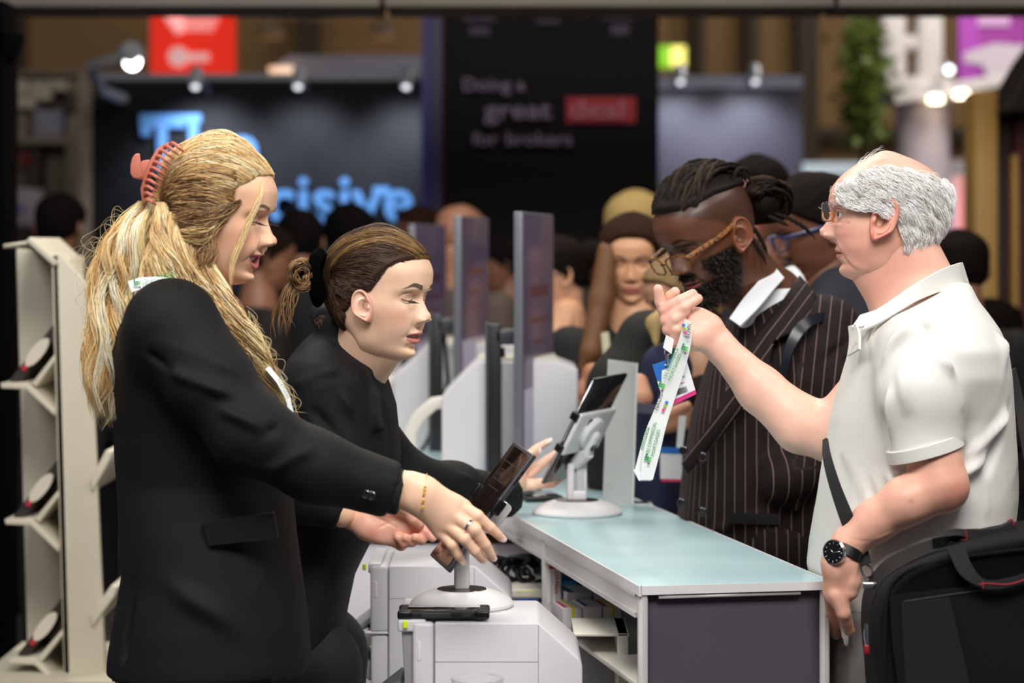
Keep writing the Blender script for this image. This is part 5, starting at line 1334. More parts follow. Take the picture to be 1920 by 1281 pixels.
# fly-aways
for i in range(70):
    j=r_.uniform; x=235+j(-30,20); y=j(400,560)
    g=[(x,y,YB+j(-.06,.06)),(x-j(15,55),y+j(-25,25),YB),(x-j(10,75),y+j(10,60),YB),(x-j(-10,40),y+j(40,110),YB)]
    glock(g,1,[.001,.001],LIGHT,.004,2,.2,.00026,28,.7,0)
for i in range(50):
    j=r_.uniform; t=j(0,1); x=460+85*t; y=570+180*t
    g=[(x,y,Yn+.02),(x+j(4,25),y+j(5,30),Yn+.02),(x+j(0,35),y+j(20,50),Yn+.02)]
    glock(g,1,[.001,.001],LIGHT,.0008,1,.2,.00026,20,.7,0)
for i in range(26):
    a=r_.uniform(-60,60); P=[sf(.2,a)+np.array([0,0,.004]),sf(.215,a)+np.array([-.02,0,.01+r_.uniform(0,.006)]),sf(.21,a)+np.array([-.06,0,.008+r_.uniform(0,.008)])]
    S=lock(HW(np.array(P)),1,[.001,.001],K=18,wave=.002,wfreq=2,seed=gi); gi+=1; add(S,.00026,palette(1,LIGHT,gi))
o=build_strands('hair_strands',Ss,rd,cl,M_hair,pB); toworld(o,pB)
# opaque under-volume
S=SDF(.005,.02)
def maskB(x,y,z): return ss(z-(.178-.9*np.clip(.075-x,0,1)**1.0*1.05),0,.006)*1.0
cv,cf,cc=cap_mesh(kB,.0065,lambda x,y,z: ss(z-np.interp(x,[-.12,-.05,.02,.05,.075,.1],[.05,.08,.135,.168,.186,.200]),0,.006),'#9c7a50',.6)
S.chain(ch([(304,372,YB),(272,430,YB),(232,540,YB),(212,640,YB),(205,740,YB)]),(.020,.032,.030,.026,.015),flat=((0,1,0),1.2))
S.chain(ch([(340,440,YB-.055),(370,540,YB-.055),(430,620,YB-.05),(500,715,YB-.03)]),(.02,.026,.024,.014))
S.chain(ch([(320,420,YB-.03),(300,500,YB-.03),(310,560,YB-.03)]),(.03,.035,.03))
v,f=S.mesh(2); hv=join([(hB.w(cv),cf,cc),(v,f,flatcol(len(v),'#a8854f'))])
toworld(link('hair_volume',mesh_np('hair_volume',*hv),M_hbase,pB),pB)
# claw clip
M_clip=mat('terracotta_clip','#c0705c',.4,coat=.2)
cc_=empty('hair_clip',A3(290,330,YB-.06),0,'dusty pink claw clip holding back blonde hair','hair clip')
b=MB()
sp=[(318,270),(300,282),(287,305),(277,330),(270,355),(271,378)]
b.tube([A3(x,y,YB-.045) for x,y in sp],[.004,.006,.0065,.0065,.006,.004],10)
toworld(b.build('spine',M_clip,cc_),cc_)
sp2=resample([A3(x,y,YB-.045) for x,y in sp],11)
for i in range(11):
    p0=sp2[i]; d_=A3(0,0,YB)-A3(0,0,YB)
    t=i/10; ln=(34-8*abs(t-.4))*YB/FPX
    dirv=np.array([math.cos(math.radians(18-38*0+12*t)),0,-math.sin(math.radians(22-18*t))])
    P=[p0,p0+dirv*ln*.35+np.array([0,-.020,.004]),p0+dirv*ln*.75+np.array([0,-.026,.0]),p0+dirv*ln+np.array([0,-.018,-.003])]
    b=MB(); b.tube(resample(P,9),[.0030]*6+[.0028,.0024,.0018],8); toworld(b.build('prong',M_clip,cc_),cc_)
for dx,yy in ((0,-.06),(6,-.02)):
    b=MB(); c=A3(262+dx*0.8,312+dx,YB+yy+.0)
    n=22; V_=[];
    pts=[(270,290),(262,291),(256,299),(253,312),(253,328),(258,336),(268,337),(276,334)] if dx==0 else [(284,300),(270,302),(262,312),(258,330),(257,336),(268,338),(280,334)]
    if dx==0: pts=[(x+2,y) for x,y in pts]
    P=[((x-960)*YB/FPX,CAMZ-(y-HOR)*YB/FPX) for x,y in pts]
    b.prism(P,YB+yy,YB+yy+.006,'y',bev=.002); toworld(b.build('grip',M_clip,cc_),cc_)
# lanyard round her neck
ly=empty('lanyard',A3(330,540,Yn),0,'white and green printed lanyard worn by the blonde woman','lanyard')
top=[(240,528),(262,521),(290,519),(315,521),(334,530)]; bot=[(247,548),(268,541),(292,531),(316,528),(336,535)]
b=MB(); b.strip([A3(x,y,Yn-.045+.0015*i) for i,(x,y) in enumerate(top)],[A3(x,y,Yn-.052+.0015*i) for i,(x,y) in enumerate(bot)],.0012); toworld(b.build('neck_band',M_lan,ly),ly)
b=MB(); A_=[(500,690),(522,716),(538,746),(549,790)];
b.strip([A3(x-3,y+2,Yn-.0) for x,y in A_],[A3(x+5,y-3,Yn+.004) for x,y in A_],.0012); toworld(b.build('front_band',M_lan,ly),ly)
def lt(px,py,Y,size,txt,ang,m,par,nm='print',**k):
    o=A3(px,py,Y); a=math.radians(ang); x=(math.cos(a),0,math.sin(a)); y=(-math.sin(a),0,math.cos(a))
    M=frame(o,x,y); me=text_mesh(txt,size,extrude=.0001,**k); me.transform(M); return toworld(link(nm,me,m,par,smooth=False),par)
def glyph(px,py,Y,s,ang,par):
    """YBS style pixel tree mark: small squares"""
    o=A3(px,py,Y);a=math.radians(ang);x=Vector((math.cos(a),0,math.sin(a)));z=Vector((-math.sin(a),0,math.cos(a)))
    for m,cells in ((M_green,[(0,1),(-1,0),(0,0),(-1,2)]),(mat('lanyard_lightgreen','#5cc048',.5),[(1,0),(1,1)]),(mat('lanyard_grey','#5a6468',.5),[(1,-1.6),(-1,1)])):
        b=MB()
        for i,j in cells:
            c=Vector(o)+x*(i*s)+z*(j*s); q=s*.46; V_=[c+x*q*u+z*q*w_+Vector((0,d_,0)) for d_ in (0,.0003) for u,w_ in ((-1,-1),(1,-1),(1,1),(-1,1))]
            b.add(V_,[(0,1,2,3),(7,6,5,4),(0,4,5,1),(1,5,6,2),(2,6,7,3),(3,7,4,0)])
        toworld(b.build('logo',m,par,smooth=False),par)
glyph(257,533,Yn-.0565,.0035,8,ly)
lt(268,530,Yn-.056,.0085,'YBS COMMERCIAL',14,M_green,ly,sx=.8); lt(268,537,Yn-.056,.0085,'MORTGAGES',16,M_green,ly)
lt(520,712,Yn-.012,.0060,'MORTGAGES',-62,M_green,ly)
b=MB(); b.tube([A3(549,790,Yn),A3(547,800,Yn),A3(544,806,Yn)],.0012,6); toworld(b.build('hook',M_chrome,ly),ly)
def loc_of(h):
    ih=np.linalg.inv(h.A); return lambda px,py,Y:(ih@np.r_[A3(px,py,Y),1])[:3]
def glasses(par,h,m,lensm,zc=.112,rx=.0245,rz=.0175,x0=.099,wrap=.30,temple_m=None,temple_end=(-.002,.112),ear_y=.074,r=.0011,tip=None,rect=3.0,tilt=.12,lenscol=None):
    """spectacles worn on head h: rims, bridge, lenses, temples"""
    g=par; out=[]
    for s in (-1,1):
        pts=[]
        for a in np.linspace(0,2*np.pi,40):
            c,q=math.cos(a),math.sin(a); k=(abs(c)**rect+abs(q)**rect)**(-1/rect); y=.033+rx*c*k; z=zc+rz*q*k
            pts.append(h.w1(x0-wrap*max(0,y-.012)-tilt*(zc-z),s*y,z))
        b=MB(); b.tube(pts,r,6,cap=False); toworld(b.build('rim',m,g),g)
        V=[Vector(p) for p in pts[:-1]]; c=sum(V,Vector())/len(V)
        b=MB(); b.add([c]+V,[(0,i+1,(i+1)%len(V)+1) for i in range(len(V))]); o=toworld(b.build('lens',lensm,g),g)
        y0=.033+rx; tx=x0-wrap*(y0-.012)
        tp=[h.w1(tx,s*y0,zc+rz*.55),h.w1(tx-.006,s*(y0+.003),zc+rz*.6),h.w1(.04,s*ear_y*1.0,(zc+rz*.55)*.5+temple_end[1]*.5),h.w1(temple_end[0],s*(ear_y+.002),temple_end[1])]
        b=MB(); b.tube(resample(tp,12),[r*1.5]*12,8,flat=2.0,up=(1,0,0)); toworld(b.build('temple',temple_m or m,g),g)
        if tip is not None:
            tq=resample(tp,12)[7:]; b=MB(); b.tube(tq,[r*1.75]*len(tq),8,flat=2.0,up=(1,0,0)); toworld(b.build('temple_tip',tip,g),g)
    b=MB(); b.tube([h.w1(x0+.002,-.009,zc+rz*.3),h.w1(x0+.006,0,zc+rz*.45),h.w1(x0+.002,.009,zc+rz*.3)],r*1.1,6); toworld(b.build('bridge',m,g),g)
def skull_strands(sk,h,starts,ends,off,n,sp,cols,seed0,K=20,r=.0005,wave=.001,wf=2,fr=.35,flat=.5,bias=None,lift=0,endvar=.05):
    Ss=[];R_=[];C_=[]
    for i,(a,b) in enumerate(zip(starts,ends)):
        g=sk.path(a,b,off,12,bias=bias,lift=lift); S=lock(g,n,sp,K=K,frizz=fr,flat=flat,seed=seed0+i,wave=wave,wfreq=wf,endvar=endvar)
        Ss.append(h.w(S.reshape(-1,3)).reshape(S.shape)); R_.append(r); C_.append(palette(n,cols,seed0+i,.12))
    return Ss,R_,C_
# =============================================================== brunette
YM=4.42; YHm=4.30
pM=person('brunette woman in black blazer with slicked bun, leaning over the tablets',A3(640,465,YM)*np.array([1,1,0]))
kM=dict(front=[(0,.046),(.004,.062),(.012,.075),(.020,.0775),(.028,.0745),(.036,.0765),(.046,.0800),(.056,.0820),(.066,.0820),(.08,.082),(.095,.082),(.108,.083),(.116,.086),(.126,.0915),(.137,.0945),(.155,.0950),(.172,.0895),(.19,.076),(.205,.055),(.217,.028),(.2245,0)],
 nose=[(.064,.0),(.068,.006),(.073,.016),(.079,.0225),(.084,.0225),(.092,.0165),(.102,.0105),(.112,.0045),(.121,.001),(.13,0)],
 mouth_open=.28,smile=.0,lipcol='#b96a68',skin='#edc5a8',blush='#dd947c',browcol='#1e1410',brow_th=.0050,nasolab=.15,lid='#b08878',lips=1.15)
hM=fit_head((.062,.004),(.0950,.150),(760,676),(802.5,519),YHm,-24)
toM=loc_of(hM)
V,F,C=make_head(**kM); parts=[(hM.w(V),F,C)]
el=toM(672,575,YHm-.070); e=make_ear(-1,'#efc6ae',red='#cf7c6c',scale=.94,flare=20); parts.append((hM.w(e[0]+np.array([el[0],-.071,el[2]])),e[1],e[2]))
S=SDF(.005,.025); S.cone(hM.w1(-.016,0,.05),A3(640,735,YM),.049,.056); S.cone(hM.w1(.030,0,.016),A3(668,715,YM-.03),.026,.040); S.cone(hM.w1(.0,0,.04),A3(655,715,YM-.03),.045,.05); S.cone(A3(640,735,YM),A3(610,950,YM),.06,.085,flat=((1,0,0),.8)); S.cone(A3(610,950,YM),A3(578,1200,YM),.085,.05)
S.cone(A3(620,760,YM+.14),A3(760,905,YM+.16),.045,.038); S.cone(A3(760,905,YM+.16),A3(935,928,4.9),.038,.028)
S.cone(A3(600,760,YM-.13),A3(600,950,YM-.12),.045,.038)
v,f=S.mesh(2); parts.append((v,f,flatcol(len(v),kM['skin'])))
Yq=5.07
S=SDF(.0019,.006)
S.cone(A3(915,938,4.92),A3(945,922,5.0),.027,.026,flat=((0,1,0),.8))
for q,r in (((967,884,0),.014),((974,893,0),.014),((984,902,.01),.014),((976,905,.02),.013)): S.cone(A3(945,922,5.0),A3(q[0],q[1],Yq+q[2]),.026,r,k=.01,flat=((0,1,0),.75))
fm=[[(962,888,0),(984,860,-.01),(1004,843,-.005),(1026,829,0)],[(970,893,.0),(982,880,.005),(996,862,.004),(1007,849,-.005)],[(980,900,.012),(1003,880,.03),(1026,862,.035),(1044,850,.035)],[(960,912,-.01),(998,909,-.005),(1034,905,.012),(1056,893,.02)]]
rM=[(.0125,.0105,.009,.007),(.0125,.0105,.009,.0068),(.0125,.011,.0095,.0075),(.014,.012,.011,.0085)]
nl=[]
for fp,r in zip(fm,rM):
    P=[A3(a,b,Yq+c) for a,b,c in fp]; S.chain(P,r,k=.003)
    nl.append(nail(None,P[3]+np.array([.003,-.006,.003]),P[2],P[3],(-.2,-1,.4),.0046,.0085,'#f0d8d0'))
v,f=S.mesh(2); spots=[(A3(x,y,Yq),.012,'#d98a74',.5) for x,y in ((985,862),(1005,845),(1050,895),(1030,905),(985,895),(970,890))]
parts.append((v,f,skin_hand_colors(v,'#f0c8b0',spots))); parts+=nl[:3]
V,F,C=join(parts); toworld(link('body',mesh_np('body',V,F,C),M_skin,pM),pM)
b=MB()
for i in range(12):
    y_=-(.020+.0235*i/11); p0=hM.w1(.0835-abs(abs(y_)-.03)*.22,y_,.1080); p1=p0+(hM.w1(.011,-.002*(i-4)/5,-.003)-hM.w1(0,0,0)); b.tube([p0,(p0+p1)/2+np.array([0,0,-.001]),p1],[.0005,.0004,.0001],4)
toworld(b.build('eyelashes',mat('lash','#120c0a',.6),pM),pM)
S=SDF(.0065,.03)
S.loft(silh([(618,592,640,.06),(640,568,668,.11),(675,540,706,.165),(710,525,728,.18),(760,515,744,.175),(850,515,752,.165),(950,520,735,.16),(1020,520,694,.16),(1080,520,664,.165),(1150,520,650,.17),(1240,520,642,.17)],YM),p=2.2,k=.02)
S.chain(ch([(600,735,YM-.12),(612,850,YM-.14),(600,950,YM-.12)]),(.068,.058,.052),k=.03)
S.chain(ch([(640,760,YM+.12),(700,850,YM+.15),(760,900,YM+.17),(850,915,YM+.29),(960,934,YM+.46)]),(.07,.062,.052,.047,.043),k=.03)
S.cut(A3(945,930,YM+.45),(A3(945,930,YM+.45)-A3(860,915,YM+.30)),.10)
# collar and lapel
S.chain(ch([(604,590,YM+.02),(614,600,YM-.05),(632,626,YM-.085),(648,652,YM-.092),(676,692,YM-.108),(700,745,YM-.125),(712,800,YM-.14)]),(.026,.025,.024,.022,.019,.017,.012),k=.010,flat=((.3,1,0),.6))
foldM=[((560,720,YM-.18),(640,690,YM-.18),.008,.004),((590,770,YM-.19),(640,830,YM-.19),.009,-.005),((640,740,YM-.18),(690,820,YM-.18),.008,.004),((720,760,YM-.1),(730,860,YM-.1),.008,-.004),((800,880,YM+.1),(860,895,YM+.2),.007,.003),((770,890,YM+.1),(810,930,YM+.1),.007,-.003),((860,885,YM+.22),(900,920,YM+.3),.007,.003)]
cloth(S,'blazer',M_blk,pM,foldM,(.001,22))
legs(pM,at(590,0,YM).x,YM,CAMZ-(1240-HOR)*YM/FPX+.05,M_trou,M_black)
skM=Skull(make_head(**kM)[0]); bun=toM(612,505,YHm); bunr=bun+np.array([.012,0,0])
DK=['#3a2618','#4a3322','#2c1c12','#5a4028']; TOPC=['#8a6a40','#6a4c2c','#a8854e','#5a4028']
Ss=[];rd=[];cl=[]; sfM=head_surface(kM,.002)
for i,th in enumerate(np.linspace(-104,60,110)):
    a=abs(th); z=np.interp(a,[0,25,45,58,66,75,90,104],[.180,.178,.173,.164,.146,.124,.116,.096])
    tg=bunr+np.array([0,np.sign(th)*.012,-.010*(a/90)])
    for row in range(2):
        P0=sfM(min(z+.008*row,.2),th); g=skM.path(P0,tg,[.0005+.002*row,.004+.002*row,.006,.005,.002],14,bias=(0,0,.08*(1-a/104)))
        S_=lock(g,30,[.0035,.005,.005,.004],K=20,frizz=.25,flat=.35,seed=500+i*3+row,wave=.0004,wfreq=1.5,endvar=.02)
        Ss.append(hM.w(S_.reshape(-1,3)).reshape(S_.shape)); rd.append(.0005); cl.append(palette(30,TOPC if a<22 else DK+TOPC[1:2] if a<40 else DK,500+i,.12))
# nape hairs
for i in range(16):
    P0=toM(628+i*2.2,606-i*.4+4*math.sin(i),YHm-.04+.003*i); tg=bunr+np.array([.004,-.01,-.02])
    g=skM.path(P0,tg,[.002,.005,.004],12); S_=lock(g,26,[.004,.006,.004],K=16,frizz=.3,flat=.5,seed=800+i)
    Ss.append(hM.w(S_.reshape(-1,3)).reshape(S_.shape)); rd.append(.0005); cl.append(palette(26,DK,800+i,.12))
def gl2(P,n,sp,cols,seed,wave=.003,wf=2,fr=.4,r=.0005,K=24,ev=.15):
    S_=lock([A3(*p) for p in P],n,sp,K=K,frizz=fr,flat=.8,seed=seed,wave=wave,wfreq=wf,endvar=ev); Ss.append(S_); rd.append(r); cl.append(palette(n,cols,seed,.12))
# messy bun
rb=np.random.default_rng(5)
for i in range(46):
    a0=rb.uniform(0,6.28); c=np.array([566,516]); R0=rb.uniform(10,27); pts=[]
    for k in range(6):
        a=a0+k*.75; pts.append((c[0]+R0*.82*math.cos(a)+rb.uniform(-2,2),c[1]+R0*1.15*math.sin(a)+rb.uniform(-2,2),YHm-.02+.03*math.sin(a*1.3+i)))
    gl2(pts,16,[.003,.004,.003],['#8a6844','#6a4a2e','#a8865a','#4e3622'],900+i,.001)
for i in range(13):
    x=540+rb.uniform(-10,20); gl2([(x+18,520,YHm-.03),(x,548,YHm-.04),(x-12+rb.uniform(-8,8),590,YHm-.04),(x-8+rb.uniform(-14,8),625+rb.uniform(-10,22),YHm-.04)],4,[.001,.0016,.0016,.001],['#8a6844','#a07c52','#5e4228'],960+i,.003,1.5)
for i in range(10): gl2([(602+i,592,YHm-.05),(600+i-6,600,YHm-.05),(598+rb.uniform(-6,8),612+rb.uniform(0,8),YHm-.05)],3,[.002,.004],DK,990+i,.001)
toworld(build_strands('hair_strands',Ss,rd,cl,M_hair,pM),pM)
cv,cf,cc=cap_mesh(kM,.005,lambda x,y,z: ss(z-np.interp(x,[-.12,-.06,-.02,.01,.03,.05,.065,.1],[.045,.055,.085,.128,.138,.160,.172,.188]),0,.005),'#3a281a',.6)
S=SDF(.004,.015); S.ell(A3(566,516,YHm-.01),(.020,.022,.028))
v,f=S.mesh(1); toworld(link('hair_volume',mesh_np('hair_volume',*join([(hM.w(cv),cf,cc),(v,f,flatcol(len(v),'#4e3622'))])),M_hbase,pM),pM)
S=SDF(.003,.008); 
for i in range(14):
    a=i/14*6.283; S.ell(A3(598+7*math.cos(a),512+34*math.sin(a),YHm-.01+.0)+np.array([0,.03*math.cos(a*1.0),0]),(.011,.013,.014))
S.ell(A3(596,550,YHm-.02),(.014,.016,.026))
sc=empty('scrunchie',A3(600,512,YHm),0,'black velvet scrunchie around the brown hair bun','hair tie'); cloth(S,'band',mat('black_velvet','#020202',1.0,spec=.05),sc,noise=(.0012,150))
# =============================================================== older man in white polo
YO=4.18
pO=person('older white haired man in white polo holding a lanyard up',A3(1720,465,YO)*np.array([1,1,0]))
skO='#e6b29c'
kO=dict(front=[(0,.048),(.004,.062),(.012,.070),(.020,.0725),(.028,.0715),(.036,.0745),(.046,.0775),(.056,.0795),(.066,.0790),(.08,.0815),(.095,.084),(.108,.086),(.116,.089),(.126,.0935),(.137,.0950),(.150,.0935),(.165,.0865),(.182,.072),(.198,.052),(.212,.028),(.2245,0)],
 nose=[(.060,.0),(.066,.007),(.071,.018),(.077,.0265),(.084,.0270),(.092,.0195),(.102,.0110),(.112,.0045),(.121,.001),(.13,0)],
 back=[(0,.012),(.01,-.0),(.03,-.02),(.05,-.05),(.07,-.078),(.09,-.092),(.11,-.101),(.135,-.105),(.155,-.104),(.175,-.096),(.192,-.080),(.207,-.055),(.218,-.027),(.2245,0)],
 width=[(0,.022),(.006,.034),(.015,.045),(.03,.0555),(.045,.0615),(.06,.0665),(.08,.069),(.1,.071),(.125,.074),(.15,.0765),(.17,.075),(.188,.067),(.203,.053),(.215,.033),(.2245,.001)],
 lips=.55,lipcol='#c07a70',skin=skO,blush='#dd8a7c',browcol='#d8c8bc',brow_th=.003,nasolab=.9,age=1.0,eye='open',nosew=1.25,
 stub=('#dd8878',lambda x,y,z: .45*np.exp(-((x-.045)/.03)**2-((z-.045)/.022)**2)+.3*ss(z,.16,.2)+.35*np.exp(-((x+.02)/.03)**2-((z-.05)/.03)**2)))
hO=fit_head((.058,.002),(.0950,.140),(1590,524),(1554,372),YO,176)
toO=loc_of(hO)
V,F,C=make_head(**kO)
for (x,y,a,r) in ((1592,417,.6,.0022),(1588,357,.5,.0018),(1596,405,.3,.0015),(1700,365,.3,.002)):
    p_=toO(x,y,YO-.07); q=np.sqrt((V[:,0]-p_[0])**2+(V[:,2]-p_[2])**2)/r; m=(a*np.exp(-q**2)*(V[:,1]>0))[:,None]; C=C*(1-m)+np.array(srgb('#8a5238')[:3])*m
parts=[(hO.w(V),F,C)]
el=toO(1655,413,YO-.078); e=make_ear(1,'#e2a48e',red='#c05c50',scale=1.28,flare=16,tilt=14); parts.append((hO.w(e[0]+np.array([el[0],.073,el[2]])),e[1],e[2]))
S=SDF(.005,.03)
S.cone(hO.w1(-.030,0,.055),A3(1742,590,YO),.064,.072); S.cone(hO.w1(.030,0,.020),A3(1676,566,YO),.026,.030); S.cone(hO.w1(.0,0,.03),A3(1700,575,YO),.045,.055)
S.cone(A3(1720,600,YO),A3(1715,1000,YO),.09,.12,flat=((1,0,0),.8)); S.cone(A3(1715,1000,YO),A3(1715,1130,YO),.12,.12)
v,f=S.mesh(2); Nv=normals(v,f)
for a_,b_ in (((1620,540),(1640,566)),((1655,470),(1630,545)),((1672,480),(1655,560)),((1700,500),(1740,515)),((1690,520),(1735,535))): v=crease(v,Nv,A3(a_[0],a_[1],YO-.06),A3(b_[0],b_[1],YO-.06),.004,-.0016)
spots=[(A3(1660,500,YO-.06),.05,'#d98478',.3),(A3(1640,540,YO-.04),.04,'#d07c70',.2),(A3(1700,500,YO-.06),.03,'#dd9084',.2)]
parts.append((v,f,skin_hand_colors(v,skO,spots)))
# near arm + hand in pocket
Ya_=YO-.19
S=SDF(.0026,.015)
S.chain(ch([(1722,680,Ya_+.03),(1738,800,Ya_),(1762,905,Ya_-.02)]),(.055,.050,.046)); S.ell(A3(1778,918,Ya_-.02),(.026,.03,.032),k=.02)
S.chain(ch([(1762,912,Ya_-.02),(1700,940,Ya_-.02),(1640,978,Ya_+.0),(1592,1018,Ya_+.0)]),(.042,.0395,.034,.027),k=.015)
S.cone(A3(1592,1018,Ya_+.0),A3(1573,1060,Ya_-.01),.027,.029,flat=((0,1,0),.75),k=.012)
for (x,y,dy) in ((1558,1110,.0),(1567,1122,-.005),(1580,1128,-.01),(1590,1105,-.01)): S.cone(A3(1575,1055,Ya_-.01),A3(x,y,Ya_+dy),.026,.0145,k=.01,flat=((0,1,0),.75))
S.chain(ch([(1568,1115,Ya_-.012),(1582,1150,Ya_-.012),(1592,1182,Ya_+.012)]),(.0145,.0120,.010),k=.004)
S.chain(ch([(1558,1110,Ya_+.005),(1562,1145,Ya_+.035),(1568,1190,Ya_+.08)]),(.0135,.012,.010),k=.004)
S.chain(ch([(1594,1062,Ya_-.012),(1600,1092,Ya_-.016),(1597,1112,Ya_-.016)]),(.016,.013,.011),k=.006)
v,f=S.mesh(2); Nv=normals(v,f)
for a_,b_,w_,d_ in (((1757,870),(1762,915),.003,-.0012),((1590,1010),(1640,1020),.003,-.001),((1765,935),(1800,930),.004,-.0014),((1690,985),(1640,1015),.003,.0012),((1580,1060),(1600,1052),.003,-.0012),((1570,1070),(1572,1110),.0035,.0012),((1560,1130),(1590,1135),.003,-.001)): v=crease(v,Nv,A3(a_[0],a_[1],Ya_-.03),A3(b_[0],b_[1],Ya_-.03),w_,d_)
v=v+Nv*(vnoise(v,70,8)*.0006)[:,None]
spots=[(A3(1790,925,Ya_-.05),.028,'#c86c60',.6),(A3(1708,940,Ya_-.06),.005,'#a85848',.6),(A3(1750,900,Ya_-.05),.02,'#d98c80',.4),(A3(1640,990,Ya_),.03,'#dd9484',.3),(A3(1592,1180,Ya_+.08),.012,'#cc7868',.6),(A3(1575,1120,Ya_+.06),.02,'#d08478',.4),(A3(1795,870,Ya_-.04),.008,'#b86a58',.5)]
parts.append((v,f,skin_hand_colors(v,'#dfa992',spots,seed=4)))
# raised far arm + hand
Yf=4.40
S=SDF(.0022,.012)
S.chain(ch([(1640,720,Yf-.06),(1560,812,Yf-.05)]),(.052,.050)); S.chain(ch([(1560,812,Yf-.05),(1502,796,Yf-.02),(1425,730,Yf),(1352,652,Yf)]),(.054,.051,.042,.0285),k=.015)
S.cone(A3(1352,652,Yf),A3(1325,622,Yf),.0285,.034,flat=((0,1,0),.75),k=.012); S.ell(A3(1308,630,Yf-.012),(.034,.018,.026),rot('Y',20),k=.012)
for (x,y) in ((1268,592),(1266,610),(1272,632),(1284,648)): S.cone(A3(1322,622,Yf),A3(x,y,Yf),.030,.0145,k=.010,flat=((0,1,0),.8))
S.ell(A3(1305,598,Yf+.0),(.026,.016,.022),k=.01)
fo=[[(1268,592,.012),(1248,590,.010),(1238,566,.006),(1234,543,0)],
    [(1268,592,.02),(1256,572,.022),(1258,556,.018),(1266,548,.012)],
    [(1262,600,.0),(1248,582,-.012),(1276,564,-.022),(1299,551,-.02)],
    [(1262,614,.0),(1250,600,-.016),(1282,577,-.026),(1309,560,-.022)],
    [(1268,632,.0),(1254,618,-.016),(1266,598,-.028),(1286,584,-.024)],
    [(1280,648,.0),(1264,640,-.014),(1268,618,-.026),(1280,602,-.022)]]
rO=[(.0125,.0115,.0108,.0095),(.011,.011,.0108,.0095),(.0125,.0125,.0108,.0088),(.0125,.0125,.0108,.0088),(.012,.012,.0104,.009),(.011,.011,.0096,.0084)]
for fp,r in zip(fo,rO): S.chain([A3(a,b,Yf+c) for a,b,c in fp],r,k=.0025)
v,f=S.mesh(2); Nv=normals(v,f)
for a_,b_ in (((1330,640),(1345,672)),((1322,600),(1300,625)),((1298,600),(1320,612)),((1500,830),(1535,800))): v=crease(v,Nv,A3(a_[0],a_[1],Yf-.03),A3(b_[0],b_[1],Yf-.03),.0025,-.0011)
v=v+Nv*(vnoise(v,80,9)*.0005)[:,None]
spots=[(A3(a[1][0],a[1][1],Yf-.02),.011,'#dc8c80',.55) for a in fo]+[(A3(a[3][0],a[3][1],Yf-.02),.010,'#dc8c80',.45) for a in fo]+[(A3(1520,800,Yf-.04),.03,'#d98c80',.45)]
parts.append((v,f,skin_hand_colors(v,'#e6b5a0',spots,seed=5)))
V,F,C=join(parts); toworld(link('body',mesh_np('body',V,F,C),M_skin,pO),pO)
# polo shirt
M_polo=mat('white_pique','#dddbd5',.8,bump=.35,bscale=1400,var=.015,vscale=20)
S=SDF(.0062,.03)
S.chain(ch([(1718,655,YO-.15),(1725,740,YO-.185),(1737,838,YO-.19)]),(.066,.064,.0625),k=.035)
ax=A3(1739,846,YO-.19)-A3(1726,750,YO-.185); ax=np.array([.27,0,-.96])*.1; S.cut(A3(1737,851,YO-.19),ax,.095)
S.loft(silh([(530,1752,1812,.08),(545,1738,1820,.105),(565,1695,1830,.135),(590,1640,1850,.165),(615,1612,1866,.19),(650,1598,1880,.215),(700,1584,1889,.215),(780,1560,1896,.19),(860,1546,1903,.18),(930,1534,1903,.18),(1000,1523,1897,.18),(1060,1514,1888,.172),(1110,1524,1885,.165),(1150,1545,1880,.16),(1190,1562,1878,.155)],YO),p=2.25,k=.02)
S.chain(ch([(1690,660,YO+.14),(1640,740,YO+.17)]),(.065,.06),k=.03)
fO=[((1665,720,YO-.24),(1690,860,YO-.2),.010,0.0064),((1700,610,YO-.2),(1650,680,YO-.2),.012,0.0064),((1740,600,YO-.2),(1790,720,YO-.2),.010,-0.0096),((1755,640,YO-.24),(1795,760,YO-.22),.009,0.0080),((1790,720,YO-.2),(1810,660,YO-.18),.010,0.0096),((1800,720,YO-.17),(1808,840,YO-.16),.010,-0.0112),((1830,800,YO-.16),(1880,640,YO-.14),.014,0.0080),((1815,850,YO-.17),(1880,780,YO-.14),.012,0.0096),
 ((1850,880,YO-.16),(1880,760,YO-.12),.012,-0.0080),((1660,780,YO-.2),(1640,900,YO-.17),.012,-0.0080),((1650,870,YO-.18),(1690,920,YO-.17),.012,0.0096),((1570,800,YO-.12),(1590,960,YO-.14),.012,0.0064),((1600,840,YO-.15),(1640,950,YO-.16),.010,-0.0064),((1640,850,YO-.17),(1620,980,YO-.16),.012,0.0064),((1545,930,YO-.1),(1540,1060,YO-.12),.010,0.0064),((1720,930,YO-.18),(1850,860,YO-.17),.015,0.0080),((1600,1100,YO-.16),(1640,1180,YO-.16),.008,0.0080),((1612,1060,YO-.16),(1618,1190,YO-.16),.006,-0.0064),((1840,900,YO-.15),(1845,960,YO-.15),.008,0.0064),((1680,640,YO-.24),(1700,760,YO-.25),.016,0.0048)]
def cutO(V):
    p=px3(V); return V[:,2]>CAMZ-(1182-HOR)*YO/FPX+.0
o=cloth(S,'polo_shirt',M_polo,pO,fO,(.0012,24),smooth=2)
# sleeve band
c0=A3(1737,850,YO-.19); n_=Vector(ax).normalized(); Mx=Matrix.Translation(Vector(c0)-n_*.009)@n_.to_track_quat('Z','Y').to_matrix().to_4x4()
toworld(MB().lathe([(.0640,-.011),(.0652,-.010),(.0656,.010),(.0640,.011),(.0600,.011),(.0600,-.010)],64,M=Mx@Matrix.Diagonal((1.02,.98,1,1))).build('sleeve_band',M_polo,pO),pO)
